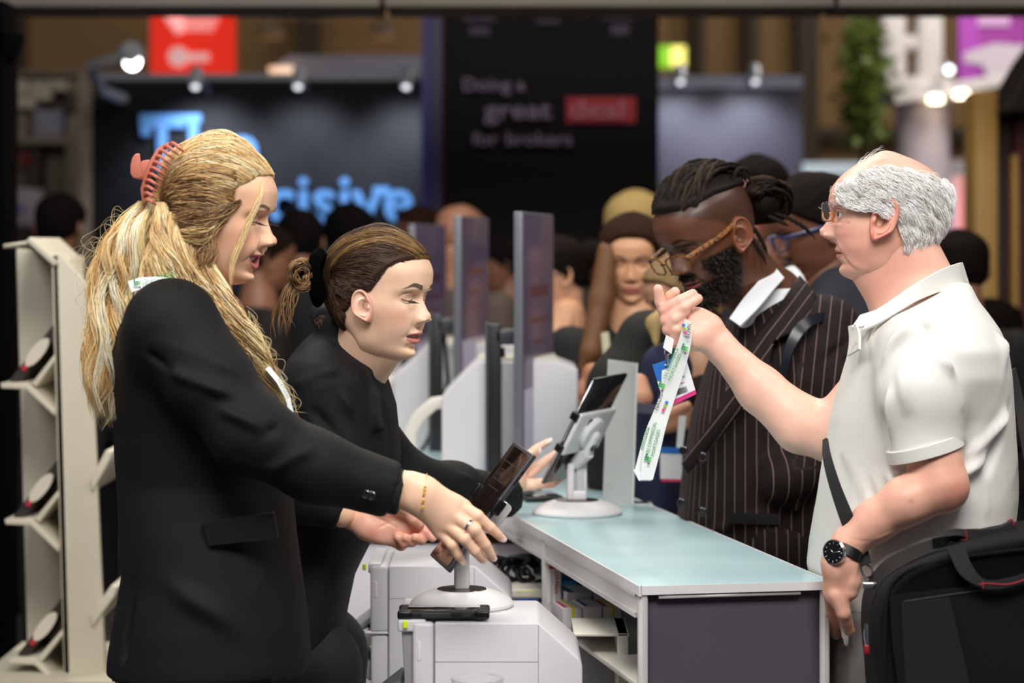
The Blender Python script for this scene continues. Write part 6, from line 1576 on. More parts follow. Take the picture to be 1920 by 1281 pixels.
# collar : folded band with an outer leaf
def collar(par,rows,m,th=.0035,name='collar'):
    b=MB(); b.strip([A3(*r[0]) for r in rows],[A3(*r[1]) for r in rows],th); return toworld(b.build(name,m,par),par)
up=[(1640,585,YO-.085),(1668,566,YO-.098),(1700,544,YO-.100),(1740,520,YO-.092),(1775,502,YO-.06),(1797,494,YO-.02),(1803,492,YO+.03)]
lo=[(1618,620,YO-.105),(1650,606,YO-.110),(1686,584,YO-.112),(1722,563,YO-.104),(1762,547,YO-.080),(1800,541,YO-.034),(1817,537,YO+.03)]
def smrows(a,b,n=18):
    A=resample([A3(*p) for p in a],n);B=resample([A3(*p) for p in b],n); return A,B
A_,B_=smrows(up,lo)
b=MB(); b.strip(A_,B_,.004); toworld(b.build('collar',M_polo,pO),pO)
b=MB(); b.strip([p_+np.array([0,.0,.0]) for p_ in A_],[p_*.55+q_*.45+np.array([0,.012,0]) for p_,q_ in zip(A_,B_)],.004); toworld(b.build('collar_stand',M_polo,pO),pO)
# far collar point and placket
b=MB(); b.strip(resample([A3(1612,592,YO-.05),A3(1640,583,YO-.03),A3(1660,570,YO+.02)],8),resample([A3(1596,615,YO-.08),A3(1622,612,YO-.09),A3(1650,596,YO-.06)],8),.004); toworld(b.build('collar_point',M_polo,pO),pO)
b=MB(); b.strip(resample([A3(1592,612,YO-.05),A3(1594,640,YO-.07),A3(1590,668,YO-.08)],8),resample([A3(1606,608,YO-.09),A3(1612,628,YO-.115),A3(1612,655,YO-.14)],8),.004); toworld(b.build('placket',M_polo,pO),pO)
toworld(MB().lathe([(.005,-.001),(.005,.001)],16,M=Matrix.Translation(A3(1599,638,YO-.118))@Matrix.Rotation(math.pi/2,4,'X')@Matrix.Rotation(-.5,4,'Y')).build('button',mat('shirt_button','#cfccc4',.3),pO),pO)
# seam lines on the shirt
M_seam=mat('shirt_seam','#dad8d4',.85)
# trousers
M_gt=mat('grey_trousers','#6e6866',.9,bump=.4,bscale=1500,var=.08,vscale=400,stretch=(1,1,.05))
S=SDF(.008,.03); S.loft(silh([(1125,1546,1880,.168),(1150,1546,1878,.172),(1220,1546,1880,.178),(1300,1548,1882,.18),(1360,1552,1880,.18)],YO),p=3.4,k=.02)
zt=at(0,1330,YO).z
for s_ in (-1,1): S.cone((at(1715,0,YO).x,YO+s_*.085,zt),(at(1715,0,YO).x,YO+s_*.09,.48),.10,.07); S.cone((at(1715,0,YO).x,YO+s_*.09,.48),(at(1715,0,YO).x,YO+s_*.09,.09),.07,.055)
S.cone(A3(1572,1110,YO-.16),A3(1590,1230,YO-.165),.020,.006,neg=True,k=.01)
cloth(S,'trousers',M_gt,pO,[((1552,1140,YO-.13),(1592,1240,YO-.165),.006,.004),((1600,1250,YO-.17),(1602,1330,YO-.17),.004,-.003)],(.001,20))
S=SDF(.004,.01); S.cone(A3(1578,1150,YO-.138),A3(1590,1226,YO-.146),.013,.003,flat=((0,1,0),.4)); cloth(S,'pocket_lining',M_polo,pO)
for s_ in (-1,1):
    b_=SDF(.008,.02); x=at(1715,0,YO).x; b_.cone((x+.05,YO+s_*.09,.045),(x-.15,YO+s_*.09,.035),.045,.036); b_.cone((x+.04,YO+s_*.09,.1),(x+.04,YO+s_*.09,.045),.05,.045); cloth(b_,'shoe',M_black,pO)
# white hair
WH=['#fdfcf8','#f6f3ee','#ece8e2','#ffffff','#e2dcd4']
skO_=Skull(make_head(**kO)[0]); sfO=head_surface(kO,.0); rw=np.random.default_rng(21)
st=[];en=[]
for i in range(560):
    sd=1 if i<430 else -1
    th=rw.uniform(30,182); zl=np.interp(th,[30,45,70,92,104,120,150,180],[.150,.128,.124,.130,.092,.064,.048,.046]); zh=np.interp(th,[30,45,60,90,120,150,180],[.160,.182,.192,.196,.190,.180,.176])
    z=rw.uniform(zl,zh); P0=skO_.p((sfO(z,th*sd)-skO_.c),0)[0]; dth=rw.uniform(12,24)*(1 if th<155 else .3); dz=-rw.uniform(.022,.048)*(.55+.45*ss(th,50,110))
    z1=max(z+dz,np.interp(min(th+dth,180),[30,45,70,92,104,120,150,180],[.13,.122,.118,.118,.082,.052,.040,.038])); P1=sfO(z1,min(th+dth,190)*sd)
    st.append(P0);en.append(P1)
a_=skull_strands(skO_,hO,st,en,[.001,.007,.011,.008],22,[.003,.0055,.006,.003],WH,1200,K=14,r=.00042,wave=.0008,wf=.9,fr=.28,flat=.5,endvar=.25)
st=[];en=[]
for i in range(10):
    th=rw.uniform(-60,60)+180*(rw.uniform()<.0); P0=skO_.p((sfO(rw.uniform(.195,.212),th)-skO_.c),0)[0]; st.append(P0); en.append(P0+np.array([-.03,rw.uniform(-.01,.01),.004]))
b_=skull_strands(skO_,hO,st,en,[.0005,.003,.005],2,[.002,.004],WH,1900,K=10,r=.00022,wave=.001)
toworld(build_strands('hair_strands',a_[0]+b_[0],a_[1]+b_[1],a_[2]+b_[2],mat('white_hair','#ffffff',.7,attr='col',spec=.2,sheen=.8),pO),pO)
def mO(x,y,z):
    th=np.degrees(np.arctan2(np.abs(y)/.075,(x+.003)/.1)); lo_=np.interp(th,[30,45,70,92,104,120,150,180],[.16,.135,.130,.134,.098,.070,.052,.048]); hi_=np.interp(th,[30,45,60,90,120,150,180],[.158,.176,.186,.190,.184,.172,.168])
    return ss(z-lo_,0,.006)*ss(hi_-z,0,.008)
cv,cf,cc=cap_mesh(kO,.005,mO,'#d8cfc8',.7); toworld(link('hair_volume',mesh_np('hair_volume',hO.w(cv),cf,flatcol(len(cc),'#f2eee8')),M_hbase,pO),pO)
# glasses
M_gf=mat('grey_frame','#77787e',.3,.5); M_of=mat('orange_acetate','#f08418',.3,coat=.4); M_lens=mat('spectacle_lens','#ffffff',.02,alpha=.05,spec=.5)
go=empty('glasses',hO.w1(.1,0,.11),0,'grey and orange glasses worn by the white haired man','glasses')
glasses(go,hO,M_gf,M_lens,zc=.1165,rx=.0250,rz=.0165,x0=.1055,wrap=.36,tip=M_of,temple_end=(.012,.1265),ear_y=.0745,r=.00085,rect=2.6,tilt=.05)
for s_ in (-1,1):
    b=MB(); b.tube(resample([hO.w1(.0905,s_*.012,.116),hO.w1(.0890,s_*.014,.108),hO.w1(.0885,s_*.015,.101)],8),[.0025]*8,8); toworld(b.build('nose_pad',M_of,go),go)
    pts=[]
    for a in np.linspace(math.pi*1.02,math.pi*1.98,18):
        c,q=math.cos(a),math.sin(a); k=(abs(c)**2.6+abs(q)**2.6)**(-1/2.6); y=.033+.0235*c*k; z=.1165+.015*q*k; pts.append(hO.w1(.1045-.36*max(0,y-.012)-.05*(.1165-z),s_*y,z))
    b=MB(); b.tube(pts,.0009,6); toworld(b.build('inner_rim',M_of,go),go)
# watch
wt=empty('wristwatch',A3(1565,1025,Ya_+.04),0,'silver wristwatch with black dial and black strap on the older man','watch')
wc=A3(1584,1036,Ya_-.003); axw=Vector(A3(1573,1060,Ya_-.01)-A3(1592,1018,Ya_+.0)).normalized(); Mw=Matrix.Translation(wc)@axw.to_track_quat('Z','Y').to_matrix().to_4x4()
toworld(MB().lathe([(.0305,-.009),(.0318,-.008),(.0318,.008),(.0305,.009),(.029,.009),(.029,-.009)],48,M=Mw@Matrix.Diagonal((1.0,.86,1,1))).build('strap',mat('black_leather','#0c0b0c',.5),wt),wt)
dn=Vector((-.62,-.78,.1)).normalized(); Mc=Matrix.Translation(Vector(wc)+dn*.0315-axw*.0)@dn.to_track_quat('Z','Y').to_matrix().to_4x4()
toworld(MB().lathe([(.0195,-.002),(.0212,.0),(.0212,.005),(.019,.0065),(.0185,.0055)],48,M=Mc).build('case',M_chrome,wt),wt)
toworld(MB().lathe([(.0188,.0045),(.0188,.0056)],40,M=Mc).build('dial',M_gloss,wt),wt)
b=MB(); 
for a in range(12): b.box((-.0004,.0135,.0057),(.0004,.0165,.0062),0,M=Mc@Matrix.Rotation(a*math.pi/6,4,'Z'))
toworld(b.build('hour_marks',M_chrome,wt),wt)
b=MB(); b.box((-.0005,-.002,.0060),(.0005,.009,.0064),0,M=Mc@Matrix.Rotation(.9,4,'Z')); b.box((-.0004,-.002,.0060),(.0004,.013,.0064),0,M=Mc@Matrix.Rotation(-1.4,4,'Z')); toworld(b.build('hands',M_chrome,wt),wt)
# =============================================================== man in pinstripe suit
YP_=5.0; Yh_=4.88
pP=person('bearded man in brown pinstripe double-breasted suit and tortoiseshell glasses, head bowed',A3(1440,465,YP_)*np.array([1,1,0]))
def beard(x,y,z):
    ay=np.abs(y); return .9*ss(ss(.050-z,0,.012)+ss(ay,.040,.052)*ss(.095-z,0,.012),0.3,1)*ss(x,-.012,.004)*(1-ss(ay,.0,.02)*0)*(1-.95*G(ay,.026)*G(z-.044,.008))+.6*G(z-.0625,.0035)*ss(.03-ay,0,.008)
kP=dict(skin='#5e3a28',blush='#6c3c2a',lipcol='#8a4444',browcol='#1c100a',brow_th=.0045,lid='#4c2c1e',nosew=1.45,lips=1.35,nasolab=.6,eye='down',
 nose=[(.064,.0),(.068,.006),(.073,.016),(.079,.0220),(.085,.0205),(.093,.0150),(.103,.0095),(.113,.0045),(.122,.001),(.13,0)],
 stub=('#17100c',lambda x,y,z: np.clip(beard(x,y,z)+.55*ss(z-np.interp(x,[-.1,-.02,.02,.05,.07,.09],[.05,.09,.135,.150,.168,.185]),0,.012),0,.92)))
hP=Head((0,0,0),212,25,4,1.10); f0=hP.w1(.0955,0,.158); hP=Head(Vector(A3(1240,436,Yh_-.08))-Vector(f0),212,25,4,1.10)
toP=loc_of(hP)
V,F,C=make_head(**kP); parts=[(hP.w(V),F,C)]
el=toP(1397,468,Yh_-.03); print('earP',el)
e=make_ear(1,'#7a4a30',red='#844a32',scale=1.08,flare=22,dark='#4a281a'); parts.append((hP.w(e[0]+np.array([-.010,.0725,.098])),e[1],e[2]))
S=SDF(.006,.03); S.cone(hP.w1(-.03,0,.05),A3(1452,575,YP_),.058,.062); S.cone(hP.w1(.01,0,.01),A3(1430,580,YP_-.02),.035,.05); S.cone(A3(1455,575,YP_),A3(1450,900,YP_),.08,.12,flat=((1,0,0),.8))
v,f=S.mesh(2); parts.append((v,f,flatcol(len(v),'#5c3826')))
toworld(link('body',mesh_np('body',*join(parts)),M_skind,pP),pP)
# beard
rp=np.random.default_rng(31); Vh,Fh,Ch=make_head(**kP); Nh=normals(Vh,Fh); bm_=beard(Vh[:,0],Vh[:,1],Vh[:,2])*ss(Vh[:,0],-.004,.012); cand=np.where((bm_>.35)&(Vh[:,2]>-.1))[0]; pick=rp.choice(cand,2600)
SS=[]
for i in pick:
    d=Nh[i]*.7+np.array([.1,0,-.75])+rp.normal(size=3)*.35; d/=np.linalg.norm(d); ln=rp.uniform(.006,.014)*(1+.9*(Vh[i,2]<.03)); p0=Vh[i]-Nh[i]*.001
    t=np.linspace(0,1,6)[:,None]; c=rp.normal(size=3)*.004; SS.append(p0+d*ln*t+c*np.sin(t*5))
SS=np.array(SS); Sb=hP.w(SS.reshape(-1,3)).reshape(SS.shape)
toworld(build_strands('beard',[Sb],[.0007],[palette_old(len(Sb),['#0e0a08','#1c130e','#261a12'],1)],M_hair,pP),pP)
# tied locs
skP=Skull(Vh); sfP=head_surface(kP,.004); Ss=[];rd=[];cl=[]
bunP=np.array([-.088,0,.178]); LC=['#120c08','#1a120c','#2a1c12','#150e0a','#38281a']
for i in range(88):
    th=rp.uniform(-66,66); z=np.interp(abs(th),[0,30,50,66],[.188,.184,.178,.176])+rp.uniform(0,.028); P0=sfP(min(z,.221),th)
    off=rp.uniform(.006,.019); g=skP.path(P0,bunP+rp.normal(size=3)*.014,[.004,off,off+.006,off+.004],12,bias=(0,0,.12))
    g=g+np.sin(np.linspace(0,6,12))[:,None]*rp.normal(size=3)*.003
    g=resample(g,26); T=np.gradient(g,axis=0); g=g+np.stack([np.zeros(26),np.sin(np.arange(26)*2.2)*.0008,np.cos(np.arange(26)*2.2)*.0008],1)
    Ss.append(hP.w(g)[None]); rd.append(np.array([.0042*rp.uniform(.75,1.25)])); cl.append(palette_old(1,LC,i,.2))
def loc_(P,r,n=26):
    g=resample([A3(*p) for p in P],n); g=g+np.stack([np.sin(np.arange(n)*2.2),np.zeros(n),np.cos(np.arange(n)*2.2)],1)*.0008; Ss.append(g[None]); rd.append(np.array([r])); cl.append(palette_old(1,LC,int(P[0][0]),.2))
for i in range(46):
    a=rp.uniform(0,6.28); c=(1432+rp.uniform(-14,14),372+rp.uniform(-14,14)); R0=rp.uniform(16,40)
    loc_([(c[0]+R0*math.cos(a+k*.8),c[1]+R0*.85*math.sin(a+k*.8),Yh_+.02+.05*math.sin(a+k)) for k in range(5)],.0045)
for P in ([(1350,352,Yh_-.05),(1342,328,Yh_-.06),(1352,314,Yh_-.05),(1368,322,Yh_-.04)],[(1375,345,Yh_-.06),(1380,322,Yh_-.06),(1395,316,Yh_-.05),(1412,330,Yh_-.04)],[(1450,400,Yh_-.03),(1480,410,Yh_-.05),(1510,428,Yh_-.05),(1530,450,Yh_-.05)],[(1400,430,Yh_-.03),(1418,460,Yh_-.04),(1430,480,Yh_-.04),(1437,498,Yh_-.04)],[(1412,425,Yh_-.02),(1430,455,Yh_-.02),(1440,480,Yh_-.02)],[(1440,405,Yh_-.04),(1462,415,Yh_-.05),(1480,425,Yh_-.05)]): loc_(P,.0042)
parts=[strands_mesh(S_,r_c,c_,nside=7) for S_,r_c,c_ in zip(Ss,rd,cl)]
toworld(link('hair_locs',mesh_np('hair_locs',*join(parts)),mat('loc_hair','#ffffff',.75,attr='col',bump=.6,bscale=500,spec=.2),pP),pP)
cv,cf,cc=cap_mesh(kP,.008,lambda x,y,z: ss(z-np.interp(x,[-.12,-.06,.0,.04,.07,.1],[.150,.172,.182,.182,.182,.190]),0,.006),'#120c08',.5)
S=SDF(.006,.02); S.ell(A3(1430,374,Yh_+.03),(.040,.045,.040)); v,f=S.mesh(1)
toworld(link('hair_volume',mesh_np('hair_volume',*join([(hP.w(cv),cf,cc),(v,f,flatcol(len(v),'#120c08'))])),M_hbase,pP),pP)
# glasses low on the nose
m_t=mat('tortoiseshell','#4a2c10',.45,spec=.3); n_,l_=nodes(m_t); t_=n_.new('ShaderNodeTexVoronoi'); t_.inputs['Scale'].default_value=140; tc=n_.new('ShaderNodeTexCoord'); l_.new(tc.outputs['Object'],t_.inputs['Vector']); rmp=n_.new('ShaderNodeValToRGB'); rmp.color_ramp.elements[0].color=srgb('#1c0e06'); rmp.color_ramp.elements[1].color=srgb('#7c4c18'); rmp.color_ramp.elements[0].position=.25; rmp.color_ramp.elements[1].position=.6; l_.new(t_.outputs['Distance'],rmp.inputs[0]); l_.new(rmp.outputs[0],n_['Principled BSDF'].inputs['Base Color'])
gp=empty('glasses',hP.w1(.1,0,.11),0,'tortoiseshell glasses low on the nose of the bearded suited man','glasses')
glasses(gp,hP,m_t,M_lens,zc=.098,rx=.0265,rz=.0165,x0=.116,wrap=.22,temple_end=(-.004,.122),ear_y=.0765,r=.0019,rect=3.4,tilt=.1)
# suit with pinstripes driven by a per-vertex coordinate
def stripe_mat(name,base,line,sp,wd=.1):
    m=mat(name,base,.8,bump=.3,bscale=1500,spec=.3); n,l=nodes(m); a=n.new('ShaderNodeAttribute'); a.attribute_name='st'
    k=n.new('ShaderNodeMath'); k.operation='MULTIPLY'; k.inputs[1].default_value=1/sp; l.new(a.outputs['Fac'],k.inputs[0])
    fr=n.new('ShaderNodeMath'); fr.operation='FRACT'; l.new(k.outputs[0],fr.inputs[0]); c=n.new('ShaderNodeMath'); c.operation='LESS_THAN'; c.inputs[1].default_value=wd; l.new(fr.outputs[0],c.inputs[0])
    mx=n.new('ShaderNodeMix'); mx.data_type='RGBA'; mx.inputs[6].default_value=srgb(base); mx.inputs[7].default_value=srgb(line); l.new(c.outputs[0],mx.inputs[0]); l.new(mx.outputs[2],n['Principled BSDF'].inputs['Base Color']); return m
M_pin=stripe_mat('brown_pinstripe','#180c0b','#8a7068',.023,.055)
def stripe_attr(o,fn):
    me=o.data; n=len(me.vertices); co=np.empty(n*3,np.float32); me.vertices.foreach_get('co',co); co=co.reshape(-1,3)+np.array(o.parent.location)
    a=me.attributes.new('st','FLOAT','POINT'); a.data.foreach_set('value',fn(co).astype(np.float32))
S=SDF(.0065,.03)
S.loft(silh([(535,1405,1512,.07),(560,1392,1535,.11),(590,1372,1575,.16),(640,1342,1605,.19),(700,1320,1618,.20),(780,1296,1618,.195),(860,1282,1610,.185),(960,1272,1600,.185),(1060,1272,1598,.19),(1130,1268,1605,.20)],YP_),p=2.3,k=.02)
S.chain(ch([(1545,625,YP_-.10),(1568,740,YP_-.13),(1560,850,YP_-.14),(1470,900,YP_-.2)]),(.078,.070,.060,.05),k=.03)
fP=[((1480,560,YP_-.15),(1380,700,YP_-.2),.006,.004),((1590,640,YP_-.18),(1520,700,YP_-.22),.009,-.006),((1600,680,YP_-.2),(1520,740,YP_-.23),.009,.006),((1560,730,YP_-.22),(1500,790,YP_-.22),.008,-.006),((1490,760,YP_-.2),(1480,900,YP_-.2),.012,-.008),((1330,1000,YP_-.15),(1450,960,YP_-.2),.012,.005),((1500,900,YP_-.2),(1470,1040,YP_-.2),.012,.006)]
suit=cloth(S,'suit_jacket',M_pin,pP,fP,(.0016,18))
def stP(V):
    s0=np.arctan2(V[:,0]-.49,-(V[:,1]-(YP_+.05)))*.24+.0
    px=px3(V); arm=ss(px[:,0]-(1500-.05*(px[:,1]-600)),0,8)*(px[:,1]<880)
    sa=(px[:,0]-1530+.10*(px[:,1]-640))*YP_/FPX*1.0
    return np.where(arm>.5,sa,s0)
stripe_attr(suit,stP)
M_pin2=stripe_mat('lapel_pinstripe','#180c0b','#8a7068',.020,.055)
def panel(name,poly,Y,m,par,th=.006,stfn=None,bulge=.0):
    """cloth panel from pixel outline on a slightly curved surface"""
    import bmesh
    P=[A3(p[0],p[1],p[2] if len(p)>2 else Y) for p in poly]; b=MB(); n=len(P); c=sum(P)/n
    V_=[Vector(p) for p in P]+[Vector(p)+Vector((0,th,0)) for p in P]; b.add(V_,[tuple(range(n))[::-1],tuple(range(n,2*n))]+[(i,(i+1)%n,n+(i+1)%n,n+i) for i in range(n)])
    o=toworld(b.build(name,m,par,smooth=False),par)
    if stfn: stripe_attr(o,stfn)
    return o
ld=lambda V:((px3(V)[:,0]*.80+px3(V)[:,1]*.60))*YP_/FPX
yl=YP_-.17
# lapel: strip surface following the chest
def lapel(rowsL,rowsR,name,fn,m=M_pin2,par=pP,th=.006,n=22):
    A=resample([A3(*p) for p in rowsL],n);B=resample([A3(*p) for p in rowsR],n); K=7; V_=[];F_=[]
    for i in range(n):
        for j in range(K): t=j/(K-1); V_.append(A[i]*(1-t)+B[i]*t+np.array([0,-.006*math.sin(math.pi*t),0]))
    for i in range(n-1):
        for j in range(K-1): a=i*K+j; F_.append((a,a+1,a+K+1,a+K))
    me=mesh_np(name,np.array(V_),np.array(F_)); o=toworld(link(name,me,m,par),par); stripe_attr(o,fn); md=o.modifiers.new('t','SOLIDIFY'); md.thickness=th; return o
lapel([(1500,520,YP_-.06),(1455,585,YP_-.15),(1405,650,YP_-.19),(1372,715,YP_-.20),(1335,790,YP_-.19),(1282,870,YP_-.12)],[(1532,560,YP_-.12),(1500,620,YP_-.19),(1452,640,YP_-.215),(1440,700,YP_-.215),(1380,780,YP_-.20),(1290,885,YP_-.13)],'lapel',ld)
# shirt and collar
M_shirt=mat('white_shirt','#d8dade',.7)
S=SDF(.006,.02); S.loft(silh([(540,1400,1500,.08),(600,1372,1480,.12),(680,1352,1440,.15),(760,1330,1420,.16)],YP_-.02),k=.02); cloth(S,'shirt',M_shirt,pP)
A_=resample([A3(x,y,Y) for x,y,Y in ((1368,598,YP_-.185),(1395,560,YP_-.165),(1425,525,YP_-.13),(1446,494,YP_-.08))],14);B_=resample([A3(x,y,Y) for x,y,Y in ((1388,612,YP_-.205),(1420,580,YP_-.195),(1447,548,YP_-.165),(1470,522,YP_-.11))],14)
b=MB(); b.strip(A_,B_,.004); toworld(b.build('shirt_collar',M_shirt,pP),pP)
# buttons
for i,(x,y,Y) in enumerate(((1362,765,YP_-.198),(1318,857,YP_-.185),(1282,845,YP_-.13),(1317,960,YP_-.18),(1277,943,YP_-.12))):
    Mx=Matrix.Translation(A3(x,y,Y-.004))@Matrix.Rotation(math.radians(90),4,'X')@Matrix.Rotation(math.radians(-25),4,'Y')
    toworld(MB().lathe([(.008,-.001),(.0095,.0),(.0095,.002),(.0075,.003),(.0065,.002)],22,M=Mx).build('suit_button',M_btnd,pP),pP)
panel('pocket_flap',[(1365,962),(1460,964),(1462,985),(1366,982)],YP_-.192,M_btnd,pP)
S=SDF(.010,.03)
x_=at(1440,0,YP_).x
for s_ in (-1,1): S.cone((x_,YP_+s_*.09,.95),(x_,YP_+s_*.09,.48),.11,.07); S.cone((x_,YP_+s_*.09,.48),(x_,YP_+s_*.09,.09),.07,.05)
tr=cloth(S,'trousers',M_pin,pP); stripe_attr(tr,lambda V:V[:,0])
for s_ in (-1,1): b_=SDF(.01,.02); b_.cone((x_+.05,YP_+s_*.09,.045),(x_-.15,YP_+s_*.09,.035),.045,.036); b_.cone((x_+.04,YP_+s_*.09,.1),(x_+.04,YP_+s_*.09,.045),.05,.045); cloth(b_,'shoe',M_black,pP)
# backpack strap
bs=empty('shoulder_strap',A3(1500,620,YP_-.2),0,'dark navy leather bag strap over the pinstriped shoulder','strap')
A_=resample([A3(1572,592,YP_-.10),A3(1530,588,YP_-.19),A3(1492,610,YP_-.235),A3(1470,660,YP_-.24),A3(1463,712,YP_-.235)],18);B_=resample([A3(1560,604,YP_-.12),A3(1530,606,YP_-.20),A3(1506,626,YP_-.24),A3(1486,665,YP_-.25),A3(1478,705,YP_-.245)],18)
b=MB(); b.strip(A_,B_,.008); toworld(b.build('strap_band',mat('navy_leather','#12141f',.35),bs),bs)
toworld(MB().box((-.006,-.004,-.006),(.006,.004,.006),.002,M=Matrix.Translation(A3(1556,596,YP_-.14))).build('stud',M_gold,bs),bs)
# =============================================================== held lanyard with badge
YL_=4.385
hl=empty('lanyard',A3(1285,600,YL_),0,'printed white and green lanyard dangling from the older man\'s raised hand','lanyard')
def band(name,Lp,Rp,par,m=M_lan,th=.0012,n=24):
    b=MB(); b.strip(resample([A3(*p) for p in Lp],n),resample([A3(*p) for p in Rp],n),th); return toworld(b.build(name,m,par),par)
band('front_band',[(1284,598,YL_-.035),(1272,640,YL_-.03),(1254,690,YL_-.02),(1236,745,YL_-.012),(1222,790,YL_-.01),(1206,850,YL_-.008),(1200,900,YL_-.006)],[(1295,604,YL_-.035),(1296,642,YL_-.03),(1283,695,YL_-.02),(1264,752,YL_-.012),(1249,800,YL_-.01),(1236,855,YL_-.008),(1224,900,YL_-.006)],hl)
band('back_band',[(1240,735,YL_+.004),(1224,775,YL_+.004),(1208,815,YL_+.004),(1190,882,YL_+.004)],[(1262,740,YL_+.004),(1246,780,YL_+.004),(1230,825,YL_+.004),(1207,890,YL_+.004)],hl)
band('fold',[(1187,880,YL_),(1198,902,YL_-.004)],[(1208,888,YL_),(1222,902,YL_-.004)],hl,n=6)
band('short_band',[(1249,628,YL_-.012),(1243,652,YL_-.012)],[(1264,636,YL_-.012),(1259,664,YL_-.012)],hl,n=6)
ang=72
for (x,y,YY) in ((1283,655,YL_-.034),(1240,725,YL_-.016),(1214,862,YL_-.012)): glyph(x,y,YY-.0015,.0040,ang-90 if False else -18,hl)
def lt2(px,py,Y,size,txt,a,m,sx=.86): return lt(px,py,Y,size,txt,a,m,hl,sx=sx)
lt2(1248,712,YL_-.028,.0090,'YBS COMMERCIAL',67,M_green,.93); lt2(1257,715,YL_-.028,.0090,'MORTGAGES',67,M_green,1.0)
lt2(1216,854,YL_-.014,.0088,'YBS COMMERCIAL',76,M_green,.86); lt2(1226,856,YL_-.014,.0088,'MORTGAGES',76,M_green,.95)
lt2(1213,800,YL_+.0015,.0085,'MORTGAGES',-108,M_green,.86) 
lt2(1234,770,YL_-.0175,.0115,'NACFB',74,M_blackp,.85); lt2(1289,607,YL_-.0395,.0100,'NACFB',-97,M_blackp,.85)
for (x,y,YY) in ((1246,757,YL_-.0155),(1284,612,YL_-.0385)):
    for i,m_ in enumerate((M_bluep,M_grnL,mat('lanyard_pink','#d84a90',.5))):
        o=A3(x+ (4,1,-2)[i]*(1 if y>700 else -.6),y-2+i*7,YY-.001); toworld(MB().lathe([(.0032,-.0002),(.0032,.0002),(.0018,.0003)],16,M=Matrix.Translation(o)@Matrix.Rotation(math.pi/2,4,'X')).build('logo',m_,hl),hl)
b=MB(); b.tube([A3(1247,652,YL_-.01),A3(1246,664,YL_-.012),A3(1252,668,YL_-.012),A3(1257,662,YL_-.012)],.0013,6); b.tube([A3(1251,664,YL_-.012),A3(1251,684,YL_-.010)],.0026,8); b.tube([A3(1246,684,YL_-.01),A3(1256,684,YL_-.01)],.0014,6)
toworld(b.build('clip',M_chrome,hl),hl)
bd=empty('badge',A3(1262,715,YL_-.004),0,'visitor name badge with barcode and pink edge hanging from the held lanyard','badge')
def quad(name,pts,Y,m,par,th=.0008):
    b=MB(); P=[Vector(A3(p[0],p[1],p[2] if len(p)>2 else Y)) for p in pts]; n=len(P); b.add(P+[p+Vector((0,th,0)) for p in P],[tuple(range(n)),tuple(range(n,2*n))[::-1]]+[(i,(i+1)%n,n+(i+1)%n,n+i) for i in range(n)]); return toworld(b.build(name,m,par,smooth=False),par)
Yb_=YL_-.002
quad('card',[(1223,684),(1284,664),(1306,739),(1248,767)],Yb_,mat('badge_card','#e6e7ea',.4,coat=.2),bd)
quad('blue_header',[(1223,684),(1284,664),(1288,679),(1276,678),(1241,694),(1240,716),(1232,714)],Yb_-.001,mat('badge_blue','#2468b8',.4),bd)
quad('pink_footer',[(1246,758),(1304,731),(1306,739),(1248,767)],Yb_-.001,mat('badge_pink','#d03880',.4),bd)
quad('pink_line',[(1272,692),(1282,688),(1283,692),(1273,696)],Yb_-.001,mat('badge_pinkp','#d87a90',.5),bd)
quad('name_line',[(1258,712),(1283,704),(1284,707),(1259,715)],Yb_-.001,mat('badge_ink','#7c98c8',.5),bd); quad('company_line',[(1257,724),(1282,716),(1283,718),(1258,726)],Yb_-.001,mat('badge_ink2','#c0909c',.5),bd)
b=MB(); Mbar=frame(A3(1251,748,Yb_-.001),(math.cos(math.radians(19)),0,math.sin(math.radians(19))),(-math.sin(math.radians(19)),0,math.cos(math.radians(19)))); x=0; rb2=random.Random(3)
while x<.040: w_=rb2.choice((.0006,.001,.0016)); b.box((x,0,0),(x+w_,.011,.0003),0,M=Mbar); x+=w_+rb2.choice((.0006,.001))
toworld(b.build('barcode',M_blackp,bd,smooth=False),bd)
# =============================================================== bag of the older man
M_bag=mat('black_nylon','#060608',.8,bump=.5,bscale=1300,spec=.25); M_web=mat('webbing','#0d0b0d',.75,bump=.6,bscale=900); M_rst=mat('red_stitch','#b01c2c',.6)
YG=3.80
bg=empty('messenger_bag',A3(1790,1150,YG),0,'black nylon laptop bag with red stitching at the older man\'s hip','bag')
S=SDF(.0065,.02)
P=[(1612,1100),(1628,1072),(1668,1045),(1740,1015),(1830,985),(1925,968),(1990,960)]
def bagpoly(): return None
V_=[];F_=[]
top=resample([A3(x,y,YG) for x,y in ((1636,1330),(1630,1250),(1624,1180),(1628,1125),(1646,1086),(1682,1052),(1760,1020),(1860,998),(1960,980),(2060,968))],70)
c=A3(1830,1200,YG); prof=[(-.085,.90),(-.095,.965),(-.080,.990),(-.05,1.0),(.05,1.0),(.075,.985),(.085,.95)]
bt=A3(2060,1330,YG)[0]
ring=np.vstack([top,resample([A3(2060,965,YG),A3(2066,1150,YG),A3(2060,1330,YG)],14),resample([A3(2060,1330,YG),A3(1830,1336,YG),A3(1610,1330,YG)],24)]); 
Vb=[];n=len(ring)
for d,s_ in [(-.075,.0)]+prof+[(.085,0)]:
    for p_ in ring:
        q=c+(p_-c)*(s_ if s_>0 else 0.001); Vb.append((q[0],YG+d+(-.012*math.cos((q[0]-c[0])*6)*(s_<.97)*(d<0)),q[2]))
